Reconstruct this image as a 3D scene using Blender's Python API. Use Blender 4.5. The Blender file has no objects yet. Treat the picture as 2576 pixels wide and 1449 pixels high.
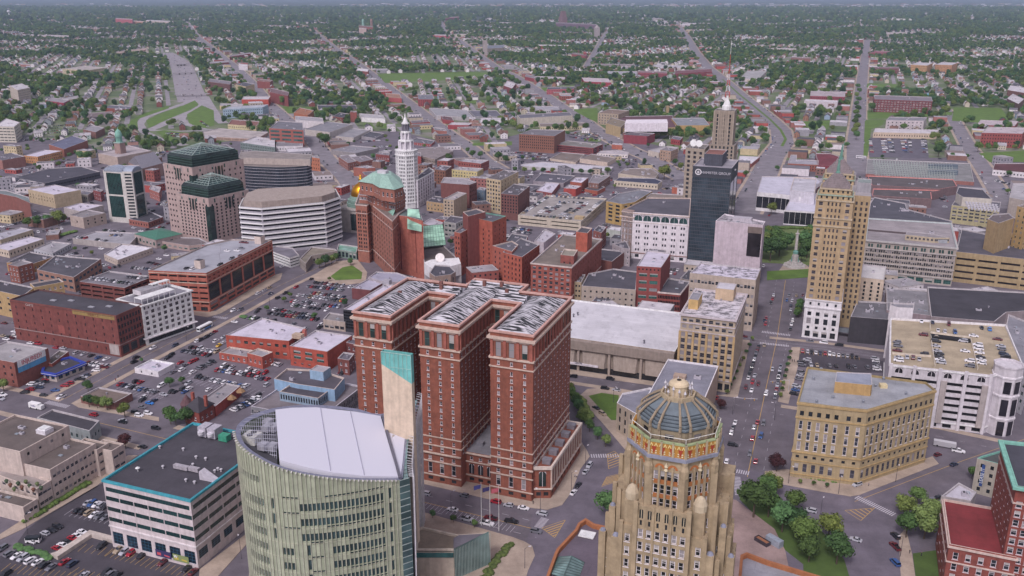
import bpy,math,random,numpy as np
from mathutils import Vector,Matrix
R_=random.Random(7)
SC=bpy.context.scene;COL=SC.collection
H=200.0;TH=math.radians(18.07)
cam=bpy.data.cameras.new('camera');cam.lens=31.875;cam.sensor_width=36;cam.clip_start=1;cam.clip_end=90000
co=bpy.data.objects.new('camera',cam);COL.objects.link(co);co.location=(0,0,H);co.rotation_euler=(math.pi/2-TH,0,0)
SC.camera=co
SC.render.resolution_x=1024;SC.render.resolution_y=576
wd=bpy.data.worlds.new("World");SC.world=wd;wd.use_nodes=True
nt=wd.node_tree;bg=nt.nodes['Background']
sk=nt.nodes.new('ShaderNodeTexSky');sk.sky_type='NISHITA';sk.sun_disc=False
sk.sun_elevation=math.radians(50);sk.sun_rotation=math.radians(205);sk.air_density=1.0;sk.dust_density=3.0
hs=nt.nodes.new('ShaderNodeHueSaturation');hs.inputs['Saturation'].default_value=0.30
mxw=nt.nodes.new('ShaderNodeMixRGB');mxw.blend_type='MULTIPLY';mxw.inputs[0].default_value=1;mxw.inputs[2].default_value=(1.045,.955,1.07,1)
nt.links.new(sk.outputs[0],hs.inputs['Color']);nt.links.new(hs.outputs[0],mxw.inputs[1]);nt.links.new(mxw.outputs[0],bg.inputs[0])
bg.inputs[1].default_value=0.13
sun=bpy.data.lights.new('sun','SUN');sun.energy=1.5;sun.angle=math.radians(10);sun.color=(1,.97,.96)
so=bpy.data.objects.new('sun',sun);COL.objects.link(so)
_e,_a=math.radians(50),math.radians(205)
so.rotation_euler=(math.pi/2-_e,0,math.pi-_a);so.location=(0,0,500)
SC.view_settings.view_transform='Standard';SC.view_settings.look='None';SC.view_settings.gamma=1
SC.view_settings.exposure=0.07;SC.view_settings.use_curve_mapping=False
SC.cycles.max_bounces=5;SC.cycles.diffuse_bounces=2;SC.cycles.glossy_bounces=2;SC.cycles.transmission_bounces=2
SC.cycles.volume_bounces=0;SC.cycles.transparent_max_bounces=4;SC.cycles.use_adaptive_sampling=True
SC.cycles.use_denoising=True
F_=2281.;S_,C_=math.sin(TH),math.cos(TH)
def G(x,y,z=0.):
 dx=(x-1288)/F_;dy=(y-724.5)/F_;t=(H-z)/(S_+dy*C_)
 return(dx*t,(C_-dy*S_)*t)
TL={}
for i,r in enumerate('abcd'):
 for j in range(4):
  TL[r+str(j+1)]=(644.*j,(0,335.4,697.7,1060.)[i],.25 if i<3 else.26856)
TL['e1']=(322.,576.9,.16667);TL['e2']=(1502.7,912.3,.16667);TL['e3']=(1502.7,1180.7,.18541);TL['e4']=(576.9,992.8,.19815);TL['v']=(0,0,1)
def V(t,x,y):
 a=TL[t];return(a[0]+x*a[2],a[1]+y*a[2])
def W(t,x,y,z=0.):return G(*V(t,x,y),z)
def hgt(t,x,y,yb):
 y0=V(t,x,y)[1];Yg=G(*V(t,x,yb))[1];dy=(y0-724.5)/F_
 return H-Yg/(C_-dy*S_)*(S_+dy*C_)
def proj(X,Y,Z=0.):
 d=Y*C_+(H-Z)*S_;return(1288+F_*X/d,724.5+F_*((H-Z)*C_-Y*S_)/d)
GA=math.radians(-20.8)
GU=(math.cos(GA),math.sin(GA));GV=(-math.sin(GA),math.cos(GA))
def gp(o,u,v):return(o[0]+GU[0]*u+GV[0]*v,o[1]+GU[1]*u+GV[1]*v)
def lin(h):
 h=h.lstrip('#');return tuple(((int(h[i:i+2],16)/255+.055)/1.055)**2.4 if int(h[i:i+2],16)>10 else int(h[i:i+2],16)/255/12.92 for i in(0,2,4))
MC={}
KW,KR=1.30,1.0
def M(hexc,kind='wall',k=None):
 key=(hexc,kind)
 if key in MC:return MC[key]
 m=bpy.data.materials.new(kind+'_'+hexc);m.use_nodes=True;n=m.node_tree;b=n.nodes['Principled BSDF'];MC[key]=m
 kk=k or{'wall':KW,'brick':KW,'trim':KW,'metal':KW,'roof':KR,'whiteroof':KR,'streak':KR,'ground':KR,'glass':1,'paint':1.2,'leaf':1,'flat':1.1}.get(kind,1)
 c=lin(hexc);g_=.3*c[0]+.59*c[1]+.11*c[2];sa={'wall':.92,'brick':1.0,'trim':.9,'roof':.9,'ground':1.05}.get(kind,1)
 c=[min(.80,(g_+(v-g_)*sa)*kk)for v in c]
 L=n.links.new
 def noise(scale,detail=3,vec=None,rough=.6):
  t=n.nodes.new('ShaderNodeTexNoise');t.inputs['Scale'].default_value=scale;t.inputs['Detail'].default_value=detail;t.inputs['Roughness'].default_value=rough
  if vec is not None:L(vec,t.inputs['Vector'])
  return t
 def ramp(fac,p0,c0,p1,c1):
  r=n.nodes.new('ShaderNodeValToRGB');r.color_ramp.elements[0].position=p0;r.color_ramp.elements[1].position=p1
  r.color_ramp.elements[0].color=(*c0,1);r.color_ramp.elements[1].color=(*c1,1);L(fac,r.inputs[0]);return r
 def mul(a,b_,f=1):
  x=n.nodes.new('ShaderNodeMixRGB');x.blend_type='MULTIPLY';x.inputs[0].default_value=f
  L(a,x.inputs[1]);L(b_,x.inputs[2]);return x
 geo=n.nodes.new('ShaderNodeNewGeometry');pos=geo.outputs['Position']
 def mapping(sx,sy,sz):
  mp=n.nodes.new('ShaderNodeMapping');mp.inputs['Scale'].default_value=(sx,sy,sz);L(pos,mp.inputs[0]);return mp.outputs[0]
 def seams(w,l,dark):
  mp=n.nodes.new('ShaderNodeMapping');mp.inputs['Rotation'].default_value=(0,0,-GA);L(pos,mp.inputs[0]);t=n.nodes.new('ShaderNodeTexBrick');L(mp.outputs[0],t.inputs['Vector'])
  t.inputs['Scale'].default_value=1;t.inputs['Brick Width'].default_value=l;t.inputs['Row Height'].default_value=w;t.inputs['Mortar Size'].default_value=.09;t.inputs['Mortar Smooth'].default_value=.3
  t.inputs['Color1'].default_value=(1,1,1,1);t.inputs['Color2'].default_value=(.90,.90,.91,1);t.inputs['Mortar'].default_value=(dark-.06,dark-.06,dark-.06,1);return t.outputs['Color']
 v=lambda s:tuple(min(.9,q*s)for q in c)
 b.inputs['Roughness'].default_value=.85
 if kind in('wall','brick','trim'):
  lo,hi=(.80,1.14)if kind!='brick' else(.70,1.25)
  n1=noise(.35,5,pos,.7);r1=ramp(n1.outputs[0],.3,v(lo),.7,v(hi))
  n2=noise(1.,4,mapping(.9,.9,.06),.6);r2=ramp(n2.outputs[0],.35,(.80,.79,.78),.62,(1,1,1))
  x=mul(r1.outputs[0],r2.outputs[0],.75);L(x.outputs[0],b.inputs[0])
 elif kind in('roof','ground'):
  n1=noise(.09,6,pos,.65);r1=ramp(n1.outputs[0],.3,v(.70),.72,v(1.25))
  n2=noise(1.3,4,pos,.7);r2=ramp(n2.outputs[0],.3,(.80,.80,.80),.7,(1,1,1))
  x=mul(r1.outputs[0],r2.outputs[0],.8);x=mul(x.outputs[0],seams(5 if kind=='roof' else 11,14 if kind=='roof' else 30,.80 if kind=='roof' else.9),.8);L(x.outputs[0],b.inputs[0])
 elif kind=='whiteroof':
  n1=noise(.06,5,pos,.6);r1=ramp(n1.outputs[0],.3,v(.86),.65,v(1.06))
  n2=noise(.12,8,mapping(1,.5,1),.78);r2=ramp(n2.outputs[0],.36,(.50,.49,.50),.50,(1,1,1))
  x=mul(r1.outputs[0],r2.outputs[0],.42);x=mul(x.outputs[0],seams(3.2,16,.80),.8);L(x.outputs[0],b.inputs[0]);b.inputs['Roughness'].default_value=.7
 elif kind=='streak':
  n1=noise(.22,8,mapping(.8,1.2,1),.8);r1=ramp(n1.outputs[0],.44,tuple(q*.25 for q in c),.53,v(1.0));L(r1.outputs[0],b.inputs[0])
 elif kind=='glass':
  n1=noise(.12,2,pos);r1=ramp(n1.outputs[0],.35,v(.55),.7,v(1.35));L(r1.outputs[0],b.inputs[0])
  b.inputs['Roughness'].default_value=.12;b.inputs['IOR'].default_value=1.55
 elif kind=='paint':
  b.inputs[0].default_value=(*c,1);b.inputs['Roughness'].default_value=.28;b.inputs['Coat Weight'].default_value=.4
 elif kind=='metal':
  n1=noise(.8,3,pos);r1=ramp(n1.outputs[0],.3,v(.8),.7,v(1.15));L(r1.outputs[0],b.inputs[0]);b.inputs['Roughness'].default_value=.5;b.inputs['Metallic'].default_value=.15
 elif kind=='gold':
  b.inputs[0].default_value=(*c,1);b.inputs['Roughness'].default_value=.3;b.inputs['Metallic'].default_value=.9
 elif kind=='leaf':
  oi=n.nodes.new('ShaderNodeObjectInfo');rr=ramp(oi.outputs['Random'],0,v(.62),1,v(1.35))
  rr.color_ramp.elements.new(.5).color=(c[0]*1.15,c[1]*1.02,c[2]*.8,1)
  n1=noise(.7,3,pos);r1=ramp(n1.outputs[0],.35,(.6,.62,.6),.68,(1.25,1.2,1.1));x=mul(rr.outputs[0],r1.outputs[0]);L(x.outputs[0],b.inputs[0])
  b.inputs['Roughness'].default_value=.9;b.inputs['Specular IOR Level'].default_value=.2
 elif kind=='var':
  oi=n.nodes.new('ShaderNodeObjectInfo');rr=ramp(oi.outputs['Random'],0,v(1),1,v(.6));L(rr.outputs[0],b.inputs[0])
 else:
  b.inputs[0].default_value=(*c,1)
 return m
class MB:
 def __init__(s):s.v=[];s.f=[];s.m=[];s.k=0
 def q(s,*p):
  n=len(s.v);s.v.extend(p);s.f.append(tuple(range(n,n+len(p))));s.m.append(s.k);return s
 def box(s,c,d,a=0.,z=0.):
  ca,sa=math.cos(a),math.sin(a);hx,hy=d[0]/2,d[1]/2
  P=[(c[0]+x*ca-y*sa,c[1]+x*sa+y*ca)for x,y in((-hx,-hy),(hx,-hy),(hx,hy),(-hx,hy))]
  return s.prism(P,z,z+d[2])
 def prism(s,P,z0,z1,top=True,bot=False,P2=None):
  n=len(s.v);k=len(P);P2=P2 or P
  s.v.extend([(x,y,z0)for x,y in P]);s.v.extend([(x,y,z1)for x,y in P2])
  for i in range(k):
   j=(i+1)%k;s.f.append((n+i,n+j,n+k+j,n+k+i));s.m.append(s.k)
  if top:s.f.append(tuple(range(n+k,n+2*k)));s.m.append(s.k)
  if bot:s.f.append(tuple(range(n+k-1,n-1,-1)));s.m.append(s.k)
  return s
 def ring(s,P,Q,z0,z1):
  k=len(P)
  for i in range(k):
   j=(i+1)%k
   s.q((*P[i],z0),(*P[j],z0),(*P[j],z1),(*P[i],z1));s.q((*Q[j],z0),(*Q[i],z0),(*Q[i],z1),(*Q[j],z1));s.q((*P[i],z1),(*P[j],z1),(*Q[j],z1),(*Q[i],z1))
  return s
 def tube(s,a,b,r,n=5,r2=None):
  a=Vector(a);b=Vector(b);d=(b-a).normalized();u=d.orthogonal().normalized();w=d.cross(u);r2=r if r2 is None else r2
  n0=len(s.v)
  for p,rr in((a,r),(b,r2)):
   for i in range(n):
    t=2*math.pi*i/n;s.v.append(tuple(p+u*math.cos(t)*rr+w*math.sin(t)*rr))
  for i in range(n):
   j=(i+1)%n;s.f.append((n0+i,n0+j,n0+n+j,n0+n+i));s.m.append(s.k)
  s.f.append(tuple(range(n0+n,n0+2*n)));s.m.append(s.k);return s
 def lathe(s,c,prof,n=16,a0=0.):
  n0=len(s.v)
  for r,z in prof:
   for i in range(n):
    t=a0+2*math.pi*i/n;s.v.append((c[0]+math.cos(t)*r,c[1]+math.sin(t)*r,z))
  for k in range(len(prof)-1):
   for i in range(n):
    j=(i+1)%n;s.f.append((n0+k*n+i,n0+k*n+j,n0+(k+1)*n+j,n0+(k+1)*n+i));s.m.append(s.k)
  s.f.append(tuple(range(n0+(len(prof)-1)*n,n0+len(prof)*n)));s.m.append(s.k);return s
 def mesh(s,name,mats,off=(0,0,0),smooth=False):
  me=bpy.data.meshes.new(name);ox,oy,oz=off
  me.from_pydata([(x-ox,y-oy,z-oz)for x,y,z in s.v],[],s.f)
  for m in(mats if isinstance(mats,(list,tuple))else[mats]):me.materials.append(m)
  if any(s.m):me.polygons.foreach_set('material_index',s.m)
  if smooth:me.polygons.foreach_set('use_smooth',[True]*len(s.f))
  me.update();return me
 def build(s,name,mats,parent=None,smooth=False,kind=None):
  off=tuple(parent.location)if parent else(0,0,0)
  if parent and parent.parent:off=tuple(Vector(off)+parent.parent.location)
  o=bpy.data.objects.new(name,s.mesh(name,mats,off,smooth));COL.objects.link(o);o.parent=parent
  if kind:o['kind']=kind
  return o
def thing(name,label,cat,loc=(0,0,0),group=None,rz=0.):
 o=bpy.data.objects.new(name,None);COL.objects.link(o);o.empty_display_size=1
 o.location=(loc[0],loc[1],loc[2]if len(loc)>2 else 0);o.rotation_euler.z=rz;o['label']=label;o['category']=cat
 if group:o['group']=group
 return o
def inst(name,me,parent,loc,rz=0.,sc=None):
 o=bpy.data.objects.new(name,me);COL.objects.link(o);o.parent=parent;o.location=loc;o.rotation_euler.z=rz
 if sc:o.scale=sc
 return o
def inset(P,d):
 k=len(P);Q=[]
 for i in range(k):
  a,b,c=P[i-1],P[i],P[(i+1)%k]
  e1=(b[0]-a[0],b[1]-a[1]);e2=(c[0]-b[0],c[1]-b[1]);l1=math.hypot(*e1)or 1;l2=math.hypot(*e2)or 1
  n1=(-e1[1]/l1,e1[0]/l1);n2=(-e2[1]/l2,e2[0]/l2);den=1+n1[0]*n2[0]+n1[1]*n2[1]
  den=max(den,.35);Q.append((b[0]+(n1[0]+n2[0])/den*d,b[1]+(n1[1]+n2[1])/den*d))
 return Q
def area(P):return sum(P[i-1][0]*P[i][1]-P[i][0]*P[i-1][1]for i in range(len(P)))/2
WM={}
FR={'white':'d8d2d8','dark':'39363c','tan':'b3a690','green':'4f7f78','grey':'8c8890','blue':'2e5d78'}
def winmesh(kind,w,h,var):
 key=(kind,round(w,1),round(h,1),var)
 if key in WM:return WM[key]
 w,h=key[1],key[2];b=MB();fr='white';gl='2c2f35'
 ks=kind.split('_');base=ks[0];fr=ks[1]if len(ks)>1 else{'sash':'white','pane':'green','band':'grey','dark':'dark','open':'dark','arch':'white','big':'blue'}.get(base,'dark')
 if len(ks)>2:gl=ks[2]
 def bar(x0,x1,z0,z1,y=-.05):b.q((x0,y,z0),(x1,y,z0),(x1,y,z1),(x0,y,z1))
 if base=='arch':
  n=7;pts=[(-w/2,0,0),(w/2,0,0)]+[(w/2*math.cos(math.pi*i/n),0,h-w/2+w/2*math.sin(math.pi*i/n))for i in range(n+1)]
  b.q(*pts);b.k=1
  for i in range(n):
   a,c=math.pi*i/n,math.pi*(i+1)/n;r0,r1=w/2,w/2+.28
   b.q((r0*math.cos(a),-.08,h-w/2+r0*math.sin(a)),(r1*math.cos(a),-.08,h-w/2+r1*math.sin(a)),(r1*math.cos(c),-.08,h-w/2+r1*math.sin(c)),(r0*math.cos(c),-.08,h-w/2+r0*math.sin(c)))
  bar(-.08,.08,0,h-.1)
  mats=[M(gl,'glass'),M(FR[fr],'flat')]
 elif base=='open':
  b.q((-w/2,0,0),(w/2,0,0),(w/2,0,h),(-w/2,0,h));mats=[M('17151a','flat')]  # near-black pane painted in for the shade inside an open deck
 else:
  blind=(0,.35,.6,1)[var%4]if base in('sash','pane')else 0
  zs=h*(1-blind)
  if zs>.05:b.q((-w/2,0,0),(w/2,0,0),(w/2,0,zs),(-w/2,0,zs))
  if blind:b.k=2;b.q((-w/2,0,zs),(w/2,0,zs),(w/2,0,h),(-w/2,0,h))
  b.k=1;t=.15 if base=='sash' else.08
  if base in('sash','pane','big'):
   bar(-w/2,-w/2+t,0,h);bar(w/2-t,w/2,0,h);bar(-w/2,w/2,0,t);bar(-w/2,w/2,h-t,h);bar(-w/2,w/2,h*.5-.05,h*.5+.05,-.04)
  if base in('pane','big','band'):
   k=max(1,int(w/1.5))if base!='big' else max(2,int(w/1.3))
   for i in range(1,k):bar(-w/2+w*i/k-.05,-w/2+w*i/k+.05,0,h,-.03)
  if base=='big':bar(-w/2,w/2,h*.75-.06,h*.75+.06,-.045);bar(-w/2,w/2,h*.25-.06,h*.25+.06,-.045)
  if base=='sash':b.box((0,-.12),(w+.35,.3,.16),0,-.18)
  mats=[M(gl,'glass'),M(FR[fr],'flat'),M('a7a19f' if var%3 else '8a8488','flat')]
 WM[key]=b.mesh('window',mats);return WM[key]
def facade(mb,wins,A,B,z0,z1,fs,rec=.22):
 """wall from A to B (left to right seen from outside) with recessed openings; fs = list of zones"""
 L=math.hypot(B[0]-A[0],B[1]-A[1]);d=((B[0]-A[0])/L,(B[1]-A[1])/L);n=(d[1],-d[0]);rz=math.atan2(d[1],d[0])
 P=lambda s,z,o=0.:(A[0]+d[0]*s-n[0]*o,A[1]+d[1]*s-n[1]*o,z)
 rows=[]
 for f in fs or[]:
  f=dict(dict(nx=5,ny=3,w=1.4,h=1.9,kind='sash',z0=None,z1=None,mx=None,g=1,gs=.7,rec=rec,sk=0),**f)
  a=z0+1.2 if f['z0']is None else(z1+f['z0']if f['z0']<0 else z0+f['z0']);e=z1-1. if f['z1']is None else(z1+f['z1']if f['z1']<=0 else z0+f['z1'])
  fh=(e-a)/f['ny'];h=min(f['h'],fh*.97)if f['h']>0 else fh*(-f['h'])
  mx=f['mx']if f['mx']is not None else 0 if f['w']<0 else(L/f['nx'])*.12;pitch=(L-2*mx)/f['nx'];w=f['w']if f['w']>0 else pitch*(-f['w'])
  gw=(w*f['g']+f['gs']*(f['g']-1))
  if gw>pitch*.96:w*=pitch*.96/gw;f['gs']*=pitch*.96/gw;gw=pitch*.96
  cols=[]
  for i in range(f['nx']):
   c=mx+pitch*(i+.5)-gw/2
   for g in range(f['g']):cols.append((c+g*(w+f['gs']),c+g*(w+f['gs'])+w))
  for r in range(f['ny']):
   zc=a+fh*(r+.5);rows.append((zc-h/2,zc+h/2,cols,f))
 rows.sort(key=lambda r:r[0]);z=z0
 for za,zb,cols,f in rows:
  if za<z:za=z+.01
  if zb>z1-.05 or zb-za<.2:continue
  mb.q(P(0,z),P(L,z),P(L,za),P(0,za));s=0;rc=f['rec']
  for x0,x1 in cols:
   if x0<s-.001 or x1>L:continue
   mb.q(P(s,za),P(x0,za),P(x0,zb),P(s,zb))
   mb.q(P(x0,za),P(x0,za,rc),P(x0,zb,rc),P(x0,zb));mb.q(P(x1,za,rc),P(x1,za),P(x1,zb),P(x1,zb,rc))
   mb.q(P(x0,za),P(x1,za),P(x1,za,rc),P(x0,za,rc));mb.q(P(x0,zb,rc),P(x1,zb,rc),P(x1,zb),P(x0,zb))
   wins.append((P((x0+x1)/2,za,rc),rz,f['kind'],x1-x0,zb-za));s=x1
  mb.q(P(s,za),P(L,za),P(L,zb),P(s,zb));z=zb
 mb.q(P(0,z),P(L,z),P(L,z1),P(0,z1))
def place_windows(root,wins,cap=300):
 if not wins:return
 r=root.location;wins=[(math.dist(w[0],(0,0,H)),w)for w in wins];wins.sort(key=lambda t:t[0])
 rest=MB();rm=[];idx={}
 for i,(dist,(p,rz,kind,w,h))in enumerate(wins):
  var=R_.choice((0,0,0,1,2,3,4,5));me=winmesh(kind,w,h,var)
  if i<cap and max(w,h)*3400/dist>9:
   inst('window',me,root,(p[0]-r[0],p[1]-r[1],p[2]-r[2]),rz)
  else:
   ca,sa=math.cos(rz),math.sin(rz);n=len(rest.v);W_,H_=me.vertices,None
   rest.v.extend([(p[0]+v.co.x*ca-v.co.y*sa,p[1]+v.co.x*sa+v.co.y*ca,p[2]+v.co.z)for v in me.vertices])
   for q in me.polygons:
    rest.f.append(tuple(n+k for k in q.vertices));m=me.materials[q.material_index]
    if m.name not in idx:idx[m.name]=len(rm);rm.append(m)
    rest.m.append(idx[m.name])
 if rest.f:rest.build('windows',rm,root,kind='stuff')
OCC=[]
def resolve(t,pts,B,snap=True):
 """roof outline sighted in tile t -> (footprint polygon, height)"""
 if isinstance(B,(tuple,list)):h=hgt(t,*B)
 elif B<0:h=-B
 else:
  b=pts[1];h=hgt(t,b[0],b[1],B)
 w=[None if p is None else W(t,p[0],p[1],h)for p in pts]
 if len(w)==3:w.append((w[0][0]+w[2][0]-w[1][0],w[0][1]+w[2][1]-w[1][1]))
 elif len(w)==4 and w[2]is None:w[2]=(w[1][0]+w[3][0]-w[0][0],w[1][1]+w[3][1]-w[0][1])
 if snap and len(w)==4:
  c=(sum(p[0]for p in w)/4,sum(p[1]for p in w)/4);e=(w[1][0]-w[0][0]+w[2][0]-w[3][0],w[1][1]-w[0][1]+w[2][1]-w[3][1])
  g=(w[3][0]-w[0][0]+w[2][0]-w[1][0],w[3][1]-w[0][1]+w[2][1]-w[1][1]);a=math.atan2(e[1],e[0]);a0=a
  if abs(a-GA)<math.radians(9):a=GA
  L1=math.hypot(*e)/2;L2=abs(-e[1]*g[0]+e[0]*g[1])/math.hypot(*e)/2;skew=abs(math.degrees(math.atan2(g[1],g[0])-a0)-90)
  if skew<30:
   b=w[1];u=(math.cos(a),math.sin(a));v=(-u[1],u[0])
   w=[(b[0]-u[0]*L1,b[1]-u[1]*L1),b,(b[0]+v[0]*L2,b[1]+v[1]*L2),(b[0]-u[0]*L1+v[0]*L2,b[1]-u[1]*L1+v[1]*L2)]
 if area(w)<0:w.reverse()
 return w,h
def tri(P):
 return(sum(p[0]for p in P)/len(P),sum(p[1]for p in P)/len(P))
def inside(P,x,y):
 r=False;j=len(P)-1
 for i in range(len(P)):
  if(P[i][1]>y)!=(P[j][1]>y)and x<(P[j][0]-P[i][0])*(y-P[i][1])/(P[j][1]-P[i][1])+P[i][0]:r=not r
  j=i
 return r
def roofkit(root,P,z,n,seed,col='a7a3ab'):
 rr=random.Random(seed);c=tri(P);a=math.atan2(P[1][1]-P[0][1],P[1][0]-P[0][0]);Q=inset(P,1.5)
 for i in range(n):
  for _ in range(8):
   k=rr.randrange(len(Q));p=Q[k];q=Q[(k+1)%len(Q)];s,t=rr.random(),rr.random()**.7
   x=p[0]+(q[0]-p[0])*s;y=p[1]+(q[1]-p[1])*s;x+=(c[0]-x)*t;y+=(c[1]-y)*t
   if inside(Q,x,y):break
  else:continue
  b=MB();k=rr.random()
  if k<.45:
   d=(rr.uniform(1.5,3.5),rr.uniform(1.2,2.2),rr.uniform(.8,1.6));b.box((x,y),d,a,z);b.k=1;b.box((x,y),(d[0]*.5,d[1]*.7,.12),a,z+d[2]);b.build('air_unit',[M(col,'metal'),M('4a474d','flat')],root)
  elif k<.8:b.lathe((x,y),[(.35,z),(.35,z+.8),(.55,z+.85),(.5,z+1.15)],8);b.build('roof_vent',M('8e8a92','metal'),root)
  else:b.box((x,y),(rr.uniform(1.5,2.5),1.2,.35),a,z);b.build('skylight',M('9aa3ad','glass'),root)
def vis(P,i):
 a,b=P[i],P[(i+1)%len(P)];n=(b[1]-a[1],a[0]-b[0]);return n[0]*-(a[0]+b[0])/2+n[1]*-(a[1]+b[1])/2>0
def bld(label,t,pts,B,wall='9c938f',roof='77727a',fac=None,cat='building',name='building',par=.9,kit=6,cap=300,snap=True,z0=0.,wk='wall',rk=None,cop='a9a3a6',cornice=None,root=None,fh=3.7,auto='sash',group=None,ww=1.3,wh=1.8,sp=3.4,occ=True,gf=None):
 P,h=resolve(t,pts,B,snap);c=tri(P)
 new=root is None
 if new:root=thing(name,label,cat,(*c,0),group)
 if occ:OCC.append(P)
 mb=MB();wins=[];k=len(P)
 for i in range(k):
  A,Bq=P[i],P[(i+1)%k];L=math.hypot(A[0]-Bq[0],A[1]-Bq[1]);fs=None
  if fac is not None:fs=fac.get(i,fac.get('*'))if isinstance(fac,dict)else fac
  elif auto and vis(P,i)and L>4:
   ny=max(1,int((h-z0-1)/fh));fs=[dict(nx=max(1,int(L/sp)),ny=ny,w=ww,h=wh,kind=auto,z0=.6)]
  if isinstance(fs,dict):fs=[fs]
  if fs and vis(P,i):facade(mb,wins,A,Bq,z0,h,fs)
  else:mb.q((*A,z0),(*Bq,z0),(*Bq,h),(*A,h))
 mb.build('wall',M(wall,wk),root)
 Q=inset(P,.45);zr=h-par;r=MB();r.q(*[(x,y,zr)for x,y in Q])
 r.build('roof',M(roof,rk or 'roof'),root)
 pb=MB();k=len(P)
 for i in range(k):
  j=(i+1)%k;pb.q((*P[i],h),(*P[j],h),(*Q[j],h),(*Q[i],h));pb.q((*Q[j],zr),(*Q[i],zr),(*Q[i],h),(*Q[j],h))
 pb.build('parapet',M(cop,'trim'),root)
 for zc,hh,out,col in cornice or[]:
  z=h+zc if zc<=0 else z0+zc;cb=MB();cb.ring(inset(P,-out),inset(P,.1),z,z+hh)
  O=inset(P,-out)
  for i in range(k):j=(i+1)%k;cb.q((*O[j],z),(*O[i],z),(*P[i],z),(*P[j],z))
  cb.build('cornice',M(col,'trim'),root)
 place_windows(root,wins,cap)
 if kit:roofkit(root,P,zr,kit,int(c[0]*7+c[1]))
 return root,P,h
def quadpts(P,s,t):
 a,b,c,d=P[:4];return tuple((a[i]*(1-s)+b[i]*s)*(1-t)+(d[i]*(1-s)+c[i]*s)*t for i in(0,1))
def sub(P,s0,s1,t0,t1):return[quadpts(P,s0,t0),quadpts(P,s1,t0),quadpts(P,s1,t1),quadpts(P,s0,t1)]
def pblock(root,P,z0,z1,wall,wk='wall',roof=None,name='penthouse',rk='roof',fs=None,par=.4):
 if area(P)<0:P=P[::-1]
 mb=MB();wins=[];k=len(P)
 for i in range(k):
  if fs and vis(P,i):facade(mb,wins,P[i],P[(i+1)%k],z0,z1,fs)
  else:mb.q((*P[i],z0),(*P[(i+1)%k],z0),(*P[(i+1)%k],z1),(*P[i],z1))
 mb.k=1;Q=inset(P,.3)
 for i in range(k):
  j=(i+1)%k;mb.q((*P[i],z1),(*P[j],z1),(*Q[j],z1),(*Q[i],z1));mb.q((*Q[j],z1-par),(*Q[i],z1-par),(*Q[i],z1),(*Q[j],z1))
 mb.k=2;mb.q(*[(x,y,z1-par)for x,y in Q])
 o=mb.build(name,[M(wall,wk),M('a9a3a6','trim'),M(roof or '85818a',rk)],root);place_windows(root,wins);return o
def flat(name,P,z,mat,kind='structure',parent=None):
 if area(P)<0:P=P[::-1]
 b=MB();b.q(*[(x,y,z)for x,y in P]);o=b.build(name,mat,parent);o['kind']=kind;return o
def ground_mat():
 m=bpy.data.materials.new('ground_suburb');m.use_nodes=True;n=m.node_tree;b=n.nodes['Principled BSDF'];L=n.links.new;b.inputs['Roughness'].default_value=.95
 g=n.nodes.new('ShaderNodeNewGeometry');pos=g.outputs['Position']
 def noise(sc,d=4,r=.6,s=(1,1,1)):
  mp=n.nodes.new('ShaderNodeMapping');mp.inputs['Scale'].default_value=s;mp.inputs['Rotation'].default_value=(0,0,math.radians(20.8));L(pos,mp.inputs[0])
  t=n.nodes.new('ShaderNodeTexNoise');t.inputs['Scale'].default_value=sc;t.inputs['Detail'].default_value=d;t.inputs['Roughness'].default_value=r;L(mp.outputs[0],t.inputs['Vector']);return t.outputs[0]
 def ramp(f,*st):
  r=n.nodes.new('ShaderNodeValToRGB');e=r.color_ramp.elements
  while len(e)<len(st):e.new(.5)
  for k,(p,c)in enumerate(st):e[k].position=p;e[k].color=(*lin(c),1)
  L(f,r.inputs[0]);return r.outputs[0]
 def mix(f,a,c):
  x=n.nodes.new('ShaderNodeMixRGB');L(f,x.inputs[0]);L(a,x.inputs[1]);L(c,x.inputs[2]);return x.outputs[0]
 near=ramp(noise(.012,6,.7),(.35,'4a5c3c'),(.5,'66734f'),(.62,'86807e'))
 far=ramp(noise(.004,9,.75),(.4,'223327'),(.56,'324230'),(.74,'4a5045'))
 sp=ramp(noise(.01,4,.8,(.5,1.5,1)),(.63,'000000'),(.68,'ffffff'));roofs=ramp(noise(.05,3,.8),(.3,'7d6f72'),(.7,'e2d8dc'))
 zone=ramp(noise(.0007,3,.6),(.45,'000000'),(.58,'ffffff'))
 mz=n.nodes.new('ShaderNodeMixRGB');mz.blend_type='MULTIPLY';mz.inputs[0].default_value=1;L(sp,mz.inputs[1]);L(zone,mz.inputs[2])
 far2=mix(mz.outputs[0],far,roofs)
 ln=n.nodes.new('ShaderNodeVectorMath');ln.operation='LENGTH';L(pos,ln.inputs[0])
 mr=n.nodes.new('ShaderNodeMapRange');mr.inputs[1].default_value=3800;mr.inputs[2].default_value=5600;L(ln.outputs['Value'],mr.inputs[0])
 L(mix(mr.outputs[0],near,far2),b.inputs[0]);return m
flat('ground',[(-42000,-400),(42000,-400),(42000,60000),(-42000,60000)],0,ground_mat())
ASPH=M('6f6870','ground');LOT=M('716a73','ground');DARKLOT=M('4d4850','ground');CONC=M('b3a294','ground');GRASS=M('5f7a35','ground');ROAD=M('89838a','ground')
BRICKP=M('a08a86','ground')
flat('pavement',[W('v',*p)for p in((-500,2600),(3000,2600),(3300,1449),(2900,600),(2760,385),(2440,395),(2140,400),(2110,392),(1960,405),(1870,405),(1720,380),(1560,345),(1330,330),(1180,372),(1000,330),(860,330),(640,345),(480,370),(330,395),(180,360),(0,330),(-300,345))],.004,LOT)
RD=[]
ZC=[.008,.0011]
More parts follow.
